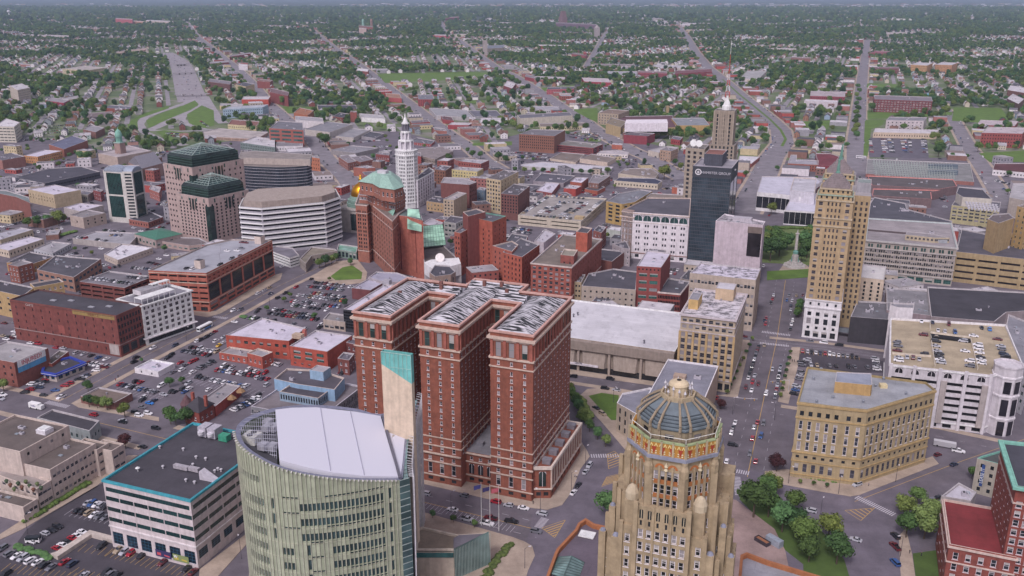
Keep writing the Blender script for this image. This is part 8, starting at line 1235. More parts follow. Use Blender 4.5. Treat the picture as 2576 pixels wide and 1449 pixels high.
one(P_,'c4',UA,(1565,578,'maroon','suv'),(1300,650),(1310,690),(1302,735),(1577,767),(1690,642),(1692,690),(1702,740),(1722,768),(1722,797),(1732,828),(1742,857),(1688,600),(1962,640),(1985,742,'white'),(2030,842,'white'),(2032,892,'grey','suv'),(2112,680),(2117,716),(2127,757),(2137,800),(2147,830),(2152,865,'white'),(2310,622,'maroon'),(2342,692),(2352,722),(2372,770),(2392,802),(1320,808),(1315,836,'white'),(2070,588),z=WRP[1]);one(P_,'c4',VA,(1545,443),(1655,452,'dark blue'),(1820,472,'maroon'),(2150,507),(2230,521,'bright blue'),(1400,803,'silver'),(1460,807,'maroon'),(1522,822,'silver'),(1712,532),(1778,545),(1882,552),z=WRP[1])
P_='the deck of the pale open garage'
for q in((110,800,345,648,17),(225,828,590,858,12),(280,795,390,725,6),(345,805,475,715,8),(410,630,715,655,8),(480,690,760,700,7),(495,820,690,700,9),(545,832,740,712,9),(740,815,895,690,10),(430,760,520,700,5)):row(P_,'b3',*q,z=DECK[1],fill=.88)
P_='the roof deck of the red banded garage';one(P_,'e1',VA,(885,585,'black'),(975,595,'white'),(1390,535,'black'),(1565,440),(1700,395,'maroon'));one(P_,'e1',UA,(1495,325,'white'),(1645,322,'white'),(1715,285,'grey'),(1720,195,'maroon'),(1775,200,'maroon'),z=RAMP[1])if 0 else None
CARS=[c for c in CARS if c[6]!=P_];one(P_,'e1',VA,(885,585,'black'),(975,595,'white'),(1390,535,'black'),(1565,440,'grey'),(1700,395,'maroon'),z=RAMP[1]);one(P_,'e1',UA,(1495,325,'white'),(1645,322,'white'),(1715,285,'grey'),(1720,195,'maroon'),(1775,200,'maroon'),z=RAMP[1])
row('the roof of the low brick garage','c1',880,5,1320,60,13,z=GAR1[1]);row('the roof of the low brick garage','c1',1290,-5,1480,10,6,z=GAR1[1])
P_='the lot behind the red banded garage'
for q in((1335,1355,1590,1368,8),(1130,1420,1400,1430,8),(910,1430,1080,1390,5),(1500,1298,1650,1332,5),(1100,1352,1200,1336,3),(1150,1470,1420,1480,8)):row(P_,'b1',*q)
P_='the lots near the beige stone theatre'
row(P_,'b1',1060,975,1240,990,5);row(P_,'b1',760,1045,860,1055,4,z=4);row(P_,'b1',940,1068,1060,1080,4,z=4);row(P_,'b1',1120,1025,1260,1032,4,z=4);row(P_,'b1',340,1000,620,960,7);row(P_,'b1',20,940,240,890,8);row(P_,'b1',560,1260,760,1205,6)
for t,x0,y0,x1,y1,n in(('a1',300,1290,760,1250,22),('a1',300,1310,780,1270,22),('a1',290,1330,780,1300,22),('a1',420,1345,790,1320,18),('a1',240,1390,640,1370,20),('a1',240,1410,620,1400,20),('a1',1680,1340,1830,1350,9),('a1',1690,1360,1830,1380,8),('a1',2020,1220,2090,1270,6),('b1',20,370,330,350,12),('b1',440,340,560,320,5),('b1',1560,200,1680,180,6),('b1',600,290,740,300,7),('b2',1040,90,1240,70,12),('b2',1060,150,1360,130,14),('b2',2240,720,2320,690,6),('b2',2230,745,2310,725,5),('b3',0,190,360,215,18),('b3',0,215,370,245,18),('b3',0,240,380,270,18),('b3',40,440,200,440,9),('b3',30,465,170,470,8),('b3',0,955,190,975,11),('b3',0,985,180,1005,9),('b3',330,1035,455,1050,7),('b3',330,985,380,1000,3),('b3',700,590,900,640,10),('b3',1130,290,1220,310,5),('a3',560,1330,860,1360,16),('a3',580,1350,880,1385,16),('a3',590,1380,880,1410,16),('b3',1530,560,1600,550,4),('b3',2330,385,2430,395,5),('b4',1650,870,1830,890,9),('b4',1690,640,1790,680,4),('b4',1760,590,1790,680,5),('b4',1950,400,2040,410,6),('b4',1950,430,2040,435,6),('b4',2300,480,2480,520,9),('b4',2380,560,2460,600,5),('a4',1690,1240,1740,1330,7)):
 row('far lots',t,x0,y0,x1,y1,n)
for x in(1035,1158,1180,1230,1250,1358,1380,1430,1560,1580):row('far lots','b4',x-8,60,x+12,188,9)
for key,n_ in(('R2',60),('R3',45),('R4',60),('R5',60),('R6',25),('R7',22),('X',60)):
 P,w=ART[key];P=P[-9:];ln=[math.dist(a,b)for a,b in zip(P,P[1:])];T=sum(ln)
 for _ in range(n_):
  s=R_.random()**.7*T if key!='X' else R_.random()*T;s=T-(T-s);k=0
  while k<len(ln)-1 and s>ln[k]:s-=ln[k];k+=1
  a,b=P[k],P[k+1];f=min(1,s/ln[k]);d=((b[0]-a[0])/ln[k],(b[1]-a[1])/ln[k]);off=R_.choice((-w/2+1.6,-w/2+5,w/2-5,w/2-1.6))if key!='X' else R_.uniform(-w*.4,w*.4)
  CARS.append((a[0]+(b[0]-a[0])*f-d[1]*off,a[1]+(b[1]-a[1])*f+d[0]*off,.02,math.atan2(d[1],d[0]),rk_(),rc(),'far lots'))
ORD=['first','second','third','fourth','fifth','sixth','seventh','eighth','ninth','tenth','eleventh','twelfth']
def ordn(i):return ORD[i]if i<12 else f'{i+1}{"st" if (i+1) % 10 == 1 and (i+1) % 100 != 11 else "nd" if (i+1) % 10 == 2 and (i+1) % 100 != 12 else "rd" if (i+1) % 10 == 3 and (i+1) % 100 != 13 else "th"}'
def boxy(name,label,cat,p,an,L,Wd,Hh,body,roofc,z0=.5,glass=True,cab=None,low=None):
 t=thing(name,label,cat,(*p,0),None,an);b=MB();b.box((0,0),(L,Wd,Hh-z0),0,z0);b.k=1;b.box((0,0),(L-.1,Wd-.1,.15),0,Hh);b.build('body',[M(body,'paint'),M(roofc,'flat')]).parent=t
 if glass:
  g=MB();g.box((0,0),(L*.93,Wd+.05,.9),0,z0+1.1);g.box((0,0),(L+.05,Wd*.85,1.1),0,z0+1.0);g.build('windows',GLM).parent=t
 if low:g=MB();g.box((L*.1,0),(L*.5,Wd+.06,.9),0,z0+.1);g.build('stripe',M(low,'flat')).parent=t
 if cab:g=MB();g.box((L/2+.9,0),(1.8,Wd*.92,Hh*.62),0,z0);g.build('cab',M(body,'paint')).parent=t
 for sx in(-.32,.32):
  for sy in(-1,1):w_=inst('wheel',WHM,t,(sx*L,sy*(Wd/2-.15),.48),0,(1.4,1.4,1.4))
 return t
bpy.context.view_layer.update()
bt=boxy('bus','white and blue city bus on the diagonal street','bus',W('c1',2060,508,1),VA,12.2,2.6,3.1,'cfd2d8','dcdce2',low='3f6fa8')
ft=boxy('delivery_truck','white boxy delivery truck with purple lettering crossing the lower left street','truck',W('c1',355,1300,1),UA,6.4,2.4,3.1,'d8d6da','dedce2',glass=False,cab=True)
bpy.context.view_layer.update()
o=text3(ft,'FedEx',(0,0,0),0,1.25,'4a2f7a',depth=.02);o.location=(0,-1.24,1.9)
boxy('bus','small white bus on the straight avenue far right','bus',W('b4',935,243,1),UA,12,2.6,3,'d3d0d6','dcdae0')
boxy('van','white van with printed side in the dark front lot','van',W('d1',312,1112,1),UA+.4,5.4,2.1,2.3,'d5d2d6','d8d6da')
boxy('trailer','long silver horse trailer parked beyond the yellow courthouse','trailer',W('d4',1655,220,1),math.radians(-24),9.5,2.4,2.7,'a5a3a8','b9b7bc',glass=False)
one_=[(W('d4',1785,272,.8),math.radians(-24),'pickup','white','white pickup truck pulling the silver trailer')]
for(x,y),an,kd,col,lab in one_:
 t=thing('pickup_truck',lab,'pickup truck',(x,y,0),None,an);inst('body',carbody(kd,col),t,(0,0,0));inst('windows',CARK[kd][1],t,(0,0,0))
 for sx in(-1,1):
  for sy in(-1,1):inst('wheel',WHM,t,(sx*1.77,sy*.9,.33))
c=W('d4',60,1130,1);t=thing('container','grey metal shipping container on the plaza beside the trees','container',(*c,0));MB().box(c,(6.5,2.6,2.7),math.radians(125),.12).build('body',M('8f96a2','metal'),t)
c=W('d3',2345,1130,.5);t=thing('dumpster','dark open skip full of rust coloured rubble on the plaza','dumpster',(*c,0));an=math.radians(125);q=[(c[0]+x*math.cos(an)-y*math.sin(an),c[1]+x*math.sin(an)+y*math.cos(an))for x,y in((-3,-1.2),(3,-1.2),(3,1.2),(-3,1.2))];m=MB();m.ring(q,inset(q,.2),.12,1.7);m.build('body',M('3b343c','metal'),t);m=MB();m.q(*[(*p,1.3)for p in inset(q,.2)]);m.build('rubble',M('9a6a50','ground'),t)
rn=random.Random(11)
def crown(seed,nleaf=420,kind='round'):
 rr=random.Random(seed);m=MB();lobes=[((0,0,0),.66)]
 for i in range(9):
  a=rr.uniform(0,6.28);e=rr.uniform(-.5,1.2);d=.5;lobes.append(((d*math.cos(a)*math.cos(e),d*math.sin(a)*math.cos(e),d*.9*math.sin(e)),rr.uniform(.34,.52)))
 sz=1.25 if kind=='tall' else.86
 for(cx,cy,cz),R in lobes:
  n0=len(m.v);nr,ns=5,7
  for i in range(nr+1):
   th=math.pi*i/nr
   for j in range(ns):ph=2*math.pi*j/ns+i*.4;q=R*.74*rr.uniform(.8,1.12);m.v.append((cx+q*math.sin(th)*math.cos(ph),cy+q*math.sin(th)*math.sin(ph),(cz+q*math.cos(th))*sz+sz))
  for i in range(nr):
   for j in range(ns):k=(j+1)%ns;m.f.append((n0+i*ns+j,n0+(i+1)*ns+j,n0+(i+1)*ns+k,n0+i*ns+k));m.m.append(0)
 for i in range(nleaf):
  (cx,cy,cz),R=rr.choice(lobes);u=rr.uniform(-1,1);a=rr.uniform(0,6.28);s=math.sqrt(1-u*u);q=R*rr.uniform(.85,1.12);c=Vector((cx+q*s*math.cos(a),cy+q*s*math.sin(a),(cz+q*u)*sz+sz))
  nrm=Vector((s*math.cos(a),s*math.sin(a),u))+Vector((rr.uniform(-.7,.7),rr.uniform(-.7,.7),rr.uniform(-.4,.8)));nrm.normalize();t=nrm.orthogonal().normalized();b=nrm.cross(t);w=rr.uniform(.035,.095)
  m.q(*[tuple(c+t*x*w+b*y*w)for x,y in((-1,-.6),(.2,-1),(1,.3),(-.3,1))])
 return m
LF=[M('4e6e48','leaf'),M('5c7646','leaf'),M('446348','leaf'),M('6a7c4a','leaf'),M('4a2f38','leaf')]
CRW=[crown(s,950,k).mesh('crown',LF[i%4])for i,(s,k)in enumerate(((1,'round'),(2,'round'),(3,'tall'),(4,'round'),(5,'round'),(6,'tall')))]
CRD=crown(9,900).mesh('crown',LF[4])
tb=MB();tb.tube((0,0,0),(0,0,.55),.06,6,.045);tb.tube((0,0,.5),(.25,.1,.95),.04,5,.02);tb.tube((0,0,.5),(-.2,.15,.9),.035,5,.02);tb.tube((0,0,.45),(.02,-.25,.85),.035,5,.02);TRK=tb.mesh('trunk',M('4f4238','wall'))
TREES=[]
def tree(t,x,y,d,place,dark=False,tall=False,kindc=None):
 if 'monument' in place or 'column' in place:d*=1.35
 p=W(t,x,y)if t else(x,y);TREES.append((p,d,place,dark,tall))
for t,x,y,d,pl in(('d3',905,930,15,'beside the skylight roof of the art deco tower'),('d3',2260,900,19,'on the circle lawn right of the art deco tower'),('d3',2380,760,14,'on the circle lawn, nearest the crosswalks'),('d4',235,880,13,'on the circle lawn beside the silver sedan'),('d4',560,1130,14,'on the circle lawn near the hatched road markings'),('d4',640,1340,15,'at the lower tip of the circle lawn'),('d4',130,1040,15,'on the circle lawn behind the container'),('d4',330,1190,15,'in the middle of the circle lawn'),('d4',0,900,14,'on the circle lawn above the container'),('d4',380,1320,12,'low on the circle lawn'),('d4',250,1050,13,'in the brown green clump of the circle lawn'),('d4',1270,900,12,'left of the red roofed building, left of two'),('d4',1390,790,10,'above the group left of the red roofed building'),('d4',1460,1100,16,'right of the footpath by the red roofed building'),('d4',1290,1090,13,'over the kerb cars by the red roofed building'),('d4',1520,1000,14,'closest to the red roofed building'),('d4',1910,540,7,'in front of the pale tan lease building'),('d4',30,690,12,'left end beside the courthouse street'),('d4',80,470,10,'dark purple one at the yellow courthouse corner'),('c3',2100,1330,7,'dark purple one at the boulevard corner'),('c1',1260,1410,9,'alone by the lower left street'),('c1',1710,1110,7,'in the Victorian lot island'),('c1',1835,1075,5,'small one in the Victorian lot'),('c1',890,1160,8,'behind the bare flat brick roof'),('c1',900,1310,8,'in front of the bare flat brick roof, left'),('c1',980,1320,8,'in front of the bare flat brick roof, middle'),('c1',1080,1340,9,'in front of the bare flat brick roof, right'),('c1',40,1150,8,'at the left edge below the billboard'),('c1',1720,1480,11,'left of the Victorian house front'),('c1',1880,1490,11,'right in the clump before the Victorian house'),('c1',1425,860,3.5,'tiny one on the kerb'),('d1',1650,40,8,'behind the teal edged office'),('d1',1780,20,8,'behind the teal edge, right one'),('d1',1180,260,9,'dark red one by the cream stepped building'),('c2',345,210,5,'small one in the hotel lot, upper'),('c2',285,255,5,'small one in the hotel lot, second'),('c2',110,345,5,'small one at the left of the hotel lot'),('c2',590,425,5.5,'small one at the bottom of the hotel lot'),('c2',895,300,7,'at the black glass wing'),('c2',740,40,4,'small one at the top of the hotel lot'),('b2',700,1340,11,'in the park by the hotel, left'),('b2',810,1290,8,'in the park by the hotel, upper'),('b2',950,1330,7,'round one on the park lawn'),('b2',640,1360,9,'in the park by the hotel, lowest'),('b2',760,1320,9,'in the park by the hotel, middle'),('b1',590,930,17,'behind the orange lot, large right one'),('b1',480,930,12,'in the row behind the small lot, middle'),('b1',380,950,13,'in the row behind the small lot, left of middle'),('b1',290,960,12,'at the left of the row behind the small lot'),('b1',640,910,11,'at the right of the row behind the small lot'),('b1',810,280,15,'tall group left of the green dome, left'),('b1',890,290,16,'tall group left of the green dome, right'),('b1',400,390,10,'alone before the dark glass low office'),('b1',600,350,10,'beside the dark glass low office'),('b1',930,1230,5,'small one by the white roofed building with ducts'),('b1',760,1190,5,'small one near the bus shelter'),('b1',1480,470,9,'beside the church nave'),('b1',1540,480,9,'beside the rear twin tower'),('b1',1140,290,6,'cone shaped one by the auditorium'),('b1',1040,290,5,'small one by the auditorium'),('b2',700,140,22,'large dark one by the wide avenue, left'),('b2',640,90,16,'large one by the wide avenue, upper'),('b2',930,140,9,'among the low grey roofs'),('b2',1180,270,10,'left of the white tower'),('b2',1935,300,14,'round one before the yellow block'),('b2',2130,200,9,'small one by the second avenue'),('b2',2180,250,12,'by the second avenue, nearer'),('b2',2260,260,12,'by the second avenue, third'),('b2',2360,200,14,'in the clump by the second avenue, upper'),('b2',2440,280,14,'in the dark clump by the second avenue'),('b2',2510,310,13,'bright one by the second avenue'),('b2',2480,170,10,'beside the lawn by the second avenue'),('b3',1530,470,20,'big round one beside the cream building'),('b3',960,420,11,'dark one at the white store'),('b3',1330,340,8,'cone by the avenue lot'),('b3',1120,300,6,'small dark one by the avenue lot'),('b3',1160,350,8,'before the cream long building'),('b3',1640,330,11,'left of the dish office'),('b3',1700,380,12,'left of the dish office, lower'),('b3',2350,440,9,'right of the black glass tower'),('b3',2470,180,6,'small round one by the boulevard'),('b3',1600,60,18,'dark one before the yellow hall'),('b3',560,30,9,'right of the brown warehouse'),('b4',30,820,14,'before the library, upper left'),('b4',240,910,11,'before the black glass library wing'),('b4',-20,1180,14,'in the park left of the monument, far'),('b4',70,1190,16,'in the park left of the monument, big'),('b4',20,1290,17,'in the park left of the monument, front left'),('b4',110,1240,15,'in the park left of the monument, middle'),('b4',190,1180,13,'in the park just left of the column'),('b4',360,1180,14,'in the park just right of the column'),('b4',390,1260,14,'in the park right of the monument'),('b4',330,1300,10,'in the park right of the monument, front'),('b4',-60,1250,14,'at the left end of the monument park'),('b4',310,170,17,'round one by the boulevard curve'),('b4',530,180,12,'by the boulevard houses'),('b4',790,150,10,'by the straight avenue'),('b4',1710,240,18,'dark one by the right hand lot'),('b4',1850,260,10,'beside the dark one at the right hand lot'),('b4',2000,260,8,'right of the lot'),('b4',2110,190,16,'by the far right avenue'),('b4',2280,150,10,'before the stepped brick apartments'),('b4',2420,440,9,'by the white low shop'),('b4',90,380,8,'by the boulevard, left shop'),('b4',190,370,8,'by the boulevard, beside red brick row'),('b4',2410,620,8,'by the right hand cars'),('a1',2100,910,16,'by the dark brown apartments'),('a1',2460,1190,13,'before the pale blue building'),('a2',410,960,16,'by the second avenue grass'),('a2',415,1090,14,'above the mural hall'),('a4',1040,1130,20,'left of the wide maroon school'),('a4',1500,1120,14,'before the wide maroon school'),('a4',1280,1130,11,'middle before the wide maroon school'),('a4',1780,1170,22,'right of the wide maroon school'),('a4',1980,1270,16,'by the far right crossing')):
 tree(t,x,y,d,pl,dark='dark purple' in pl or 'dark red' in pl,tall='cone' in pl)
for i in range(6):tree('b4',415-i*12,1060+i*26,11,f'in the row right of monument park, {ordn(i)} from top')
for i in range(7):tree('b4',-90+i*30,1130-(i%2)*40,12,f'in the far belt of monument park, {ordn(i)} from left')
for i in range(9):tree('b3',30+i*95,400+i*3,9,f'in the row before the long white store, {ordn(i)} from left')
for i in range(7):tree('c3',580+i*22,1180+i*42,7.5,f'in the hedge row beside the diagonal street, {ordn(i)} from top')
for i in range(4):tree('d3',650+i*75,30+i*70,7.5,f'in the hedge row by the closed lane, {ordn(i)} from top')
for i in range(9):tree('c3',2420-i*32,640+i*68,3.6,f'on the left pavement of the boulevard, {ordn(i)} from top')
for i in range(8):tree('c4',225-i*14,780+i*62,3.6,f'on the right pavement of the boulevard, {ordn(i)} from top')
for i in range(3):tree('d2',1655+i*195,905+i*45,4,f'in a square pit on the courthouse plaza, {ordn(i)} from left')
for i in range(3):tree('d4',295+i*128,590+i*18,3,f'in a planter before the yellow courthouse, {ordn(i)} from left')
for i in range(6):tree('c4',320-i*6,300+i*22,7,f'dark one in the row beside the tan skyscraper, {ordn(i)} from top')
for i in range(12):tree('a4',900-i*3+(i%2)*18,900+i*46,15,f'in the avenue row left of the straight avenue, {ordn(i)} from top')
def mktree(p,d,label,group,dark,tall,name='tree'):
 t=thing(name,label,'tree',(p[0],p[1],.1),group,rn.uniform(0,6.28));i=rn.choice((2,5))if tall else rn.choice((0,1,3,4));s=d*.42
 inst('crown',CRD if dark else CRW[i],t,(0,0,s*.45),0,(s,s,s*(1.25 if tall else 1.0)));inst('trunk',TRK,t,(0,0,0),0,(s*.9,s*.9,s*1.6));return t
for p,d,pl,dark,tall in TREES:mktree(p,d,('small ' if d<6 else 'large ' if d>15 else '')+('' if dark else 'green ')+('conical ' if tall else '')+'tree '+pl,'street and park trees',dark,tall)
NTREE=len(TREES)
def hedge(t,pts,w,h,label):
 P=path(*[(t,*p)for p in pts]);m=MB();P=[Vector(p)for p in dense(P,1.6)]
 for i,p in enumerate(P):
  for k in range(2):q=(p.x+rn.uniform(-w/3,w/3),p.y+rn.uniform(-w/3,w/3));m.lathe(q,[(w*.25,0),(w*.5,h*.45),(w*.42,h*.8),(w*.15,h*rn.uniform(.95,1.15))],6,rn.uniform(0,6))
 o=m.build('hedge',LF[rn.choice((0,1,3))]);o['kind']='stuff';o['label']=label
hedge('d1',[(250,940),(820,590)],2.6,1.6,'clipped hedge along the cream stepped building');hedge('d2',[(2120,1500),(2370,1165)],3,1.2,'long low hedge bed on the plaza');hedge('d1',[(150,1180),(480,1280)],3,1.0,'weedy strip in the front lot');hedge('c3',[(640,1230),(720,1330),(760,1440)],5,3,'dense shrubs by the diagonal street');hedge('d4',[(240,510),(640,575)],1.6,.8,'low hedge along the yellow courthouse');hedge('b4',[(0,960),(480,960)],5,2,'shrubs round the monument park');hedge('a4',[(1080,930),(1560,930)],14,9,'tree belt behind the maroon school');hedge('b1',[(520,1060),(740,1000)],4,2,'bushes by the small lot');hedge('c1',[(2430,400),(2576,420)],4,1,'grass island at the crossing')
lp=MB();lp.tube((0,0,0),(0,0,8.5),.11,6,.08);lp.tube((0,0,8.4),(1.4,0,9.2),.07,5,.05);LPM=lp.mesh('pole',M('4a454c','metal'));lh=MB();lh.box((1.8,0),(1.0,.35,.18),0,9.1);LHM=lh.mesh('lamp_head',M('cfcad0','flat'))
LAMPS=[('d3',265,825,'at the hotel corner kerb'),('d3',555,650,'on the hotel side kerb'),('d3',688,412,'near the closed diagonal street'),('d4',190,585,'left before the yellow courthouse'),('d4',660,680,'at the yellow courthouse corner'),('d4',1195,570,'right before the yellow courthouse'),('d4',487,920,'on the circle lawn edge'),('d4',1238,1270,'on the path by the red roofed building'),('d3',120,1380,'on the courthouse plaza tip'),('d2',1828,850,'by the plaza parking bays'),('c1',910,1040,'by the corner store exit'),('c1',1880,640,'across from the white seven storey building'),('c1',1945,490,'near the crossing by the bus'),('c3',1020,1260,'on the triangular lawn'),('c3',2220,1380,'at the boulevard corner'),('c4',65,1440,'at the end of the boulevard'),('d1',262,1060,'in the front dark lot'),('d1',1015,490,'between cream and teal edged buildings'),('c2',140,300,'in the hotel lot, left'),('c2',755,300,'in the hotel lot, right'),('d1',2262,1290,'on the pavement right of the teal edged office'),('d4',2260,500,'in front of the lease building')]
for t_,x,y,pl in LAMPS:c=W(t_,x,y);t=thing('street_lamp','tall dark street lamp '+pl,'street lamp',(*c,.1),'street lamps',rn.uniform(0,6.28));inst('pole',LPM,t,(0,0,0));inst('lamp_head',LHM,t,(0,0,0))
for i,(x,yt,yb)in enumerate(((2112,570,975),(2192,590,990),(2275,600,1030))):
 c=W('d2',x,yb);hh=hgt('d2',x,yt,yb);t=thing('flagpole',('left','middle','right')[i]+' white flagpole of three on the courthouse plaza','flagpole',(*c,.1));MB().tube((*c,.1),(*c,hh),.14,6,.07).build('pole',M('d0ccd2','metal'),t)
 m=MB();d=-1;z0=hh-2.6
 for k in range(4):m.q((c[0]+d*k*.7,c[1]-.15*(k%2),z0-.25*k),(c[0]+d*(k+1)*.7,c[1]-.15*((k+1)%2),z0-.25*(k+1)),(c[0]+d*(k+1)*.7,c[1]-.15*((k+1)%2),z0+1.7-.2*(k+1)),(c[0]+d*k*.7,c[1]-.15*(k%2),z0+1.7-.2*k))
 m.build('flag',M(('3a3a70','35305f','b05a66')[i],'flat'),t)
for x0,y0,x1,t_,pl in((2225,1330,2400,'c3','over the boulevard beside the dark tree'),(205,1150,-30,'c4','over the boulevard from the right pavement')):
 c=W(t_,x0,y0);t=thing('signal_mast','pale traffic signal arm '+pl,'traffic signal',(*c,0));d=1 if x1>x0 else-1;m=MB();m.tube((*c,.1),(*c,7),.14,6);m.tube((*c,6.6),(c[0]+d*11,c[1]-3,7.2),.1,5);m.build('mast',M('b5b1b6','metal'),t);m=MB();[m.box((c[0]+d*k,c[1]-k*.27),(.35,.35,.9),0,6.1)for k in(5,9.5)];m.build('signal_head',M('b58a3a','flat'),t)
def person(p,cols,label,walk=.25):
 t=thing('person',label,'person',(*p,.12),None,rn.uniform(0,6.28));b=MB()
 for s in(-1,1):b.k=1;b.tube((s*walk*.5,s*.09,.02),(0,s*.09,.85),.07,6,.1)
 b.k=0;b.lathe((0,0),[(.14,.82),(.17,1.0),(.16,1.25),(.2,1.42),(.07,1.5)],8)
 for s in(-1,1):b.tube((0,s*.2,1.42),(-s*walk*.5,s*.25,.85),.055,5,.04)
 b.k=2;b.lathe((0,0),[(.06,1.48),(.1,1.58),(.105,1.68),(.07,1.77),(.01,1.79)],8);b.build('body',[M(cols[0],'flat'),M(cols[1],'flat'),M('a5806c','flat')]).parent=t
for t_,x,y,c_,lb in(('d3',198,775,('2a272c','2a272c'),'person in black walking on the hotel corner pavement'),('d3',588,525,('a5a0a5','5b5a66'),'person in grey on the hotel side pavement, left of a pair'),('d3',605,528,('d0ccd0','4a4852'),'person in white on the hotel side pavement, right of a pair'),('d4',940,610,('9a9498','3a3844'),'person in grey beside the yellow courthouse bus shelter'),('d4',1325,1240,('2a272c','33303a'),'person in dark clothes on the path by the red roofed building'),('c1',1190,1010,('33303a','2a272c'),'person in dark clothes on the diagonal street pavement'),('c4',245,850,('33303a','2a272c'),'person in dark clothes on the boulevard pavement, left of two'),('c4',265,852,('4a4852','2a272c'),'person in grey blue on the boulevard pavement, right of two'),('c1',1165,1045,('7a2f2a','2a272c'),'person in red top near the small white shop'),('c3',2315,850,('33303a','33303a'),'person in dark clothes outside the ten storey office'),('d4',1435,1265,('33303a','33303a'),'person in dark clothes by the shrubs at lower right')):
 person(W(t_,x,y),c_,lb)
CS=4.;X0,Y0,NXc,NYc=-3600,250,1800,1560
occ=np.zeros((NYc,NXc),bool)
def mark(P,pad=3):
 xs=[p[0]for p in P];ys=[p[1]for p in P];i0,i1=int((min(xs)-pad-X0)/CS),int((max(xs)+pad-X0)/CS)+1;j0,j1=int((min(ys)-pad-Y0)/CS),int((max(ys)+pad-Y0)/CS)+1
 i0,j0=max(i0,0),max(j0,0);i1,j1=min(i1,NXc),min(j1,NYc)
 if i1<=i0 or j1<=j0:return
 gx,gy=np.meshgrid(X0+(np.arange(i0,i1)+.5)*CS,Y0+(np.arange(j0,j1)+.5)*CS);ins=np.zeros(gx.shape,bool);k=len(P)
 for a in range(k):
  p,q=P[a],P[(a+1)%k]
  if p[1]!=q[1]:ins^=((p[1]>gy)!=(q[1]>gy))&(gx<(q[0]-p[0])*(gy-p[1])/(q[1]-p[1])+p[0])
  d=np.array((q[0]-p[0],q[1]-p[1]));L2=max(1e-6,float(d@d));t=np.clip(((gx-p[0])*d[0]+(gy-p[1])*d[1])/L2,0,1);ins|=((gx-p[0]-t*d[0])**2+(gy-p[1]-t*d[1])**2)<pad*pad
 occ[j0:j1,i0:i1]|=ins
for P in OCC:mark(P)
for P,w in RD:
 for a,b in zip(P,P[1:]):
  if min(a[1],b[1])<Y0+NYc*CS:mark([a,b],w/2+2)
carocc=[(c[0],c[1])for c in CARS]
for c in carocc:mark([(c[0]-2,c[1]),(c[0]+2,c[1])],3)
def free(x,y,r=0):
 i,j=int((x-X0)/CS),int((y-Y0)/CS);k=int(r/CS)
 if i-k<0 or j-k<0 or i+k>=NXc or j+k>=NYc:return False
 return not occ[j-k:j+k+1,i-k:i+k+1].any()
def road_near(x,y):return None
DT=[W('v',*p)for p in((-500,2600),(3000,2600),(3300,1449),(2900,600),(2760,385),(2440,395),(2140,400),(2110,392),(1960,405),(1870,405),(1720,380),(1560,345),(1330,330),(1180,372),(1000,330),(860,330),(640,345),(480,370),(330,395),(180,360),(0,330),(-300,345))]
def inview(x,y,m=60):X,Y=proj(x,y,5);return-m<X<2576+m and-40<Y<1500
DIRS={'R2':110.5,'R3':105,'R4':97,'R5':83,'R6':69}
def sector(x,y):
 b=math.degrees(math.atan2(y-400,x+20));return 110.5 if b>103 else 105 if b>97 else 97 if b>88 else 69.2
CN={'R2':'avenue left of the white tower','R3':'avenue behind the white tower','R4':'central avenue','R5':'tree lined boulevard','R6':'straight avenue at right','R7':'far right avenue'}
cols=[('8a4a42','red brick'),('a89a8c','beige'),('c5bec2','white'),('7c5a50','brown brick'),('b5a582','cream'),('94605a','pink brick'),('8d8a92','grey'),('9c4640','bright red')]
shopn=0;farbox=[]
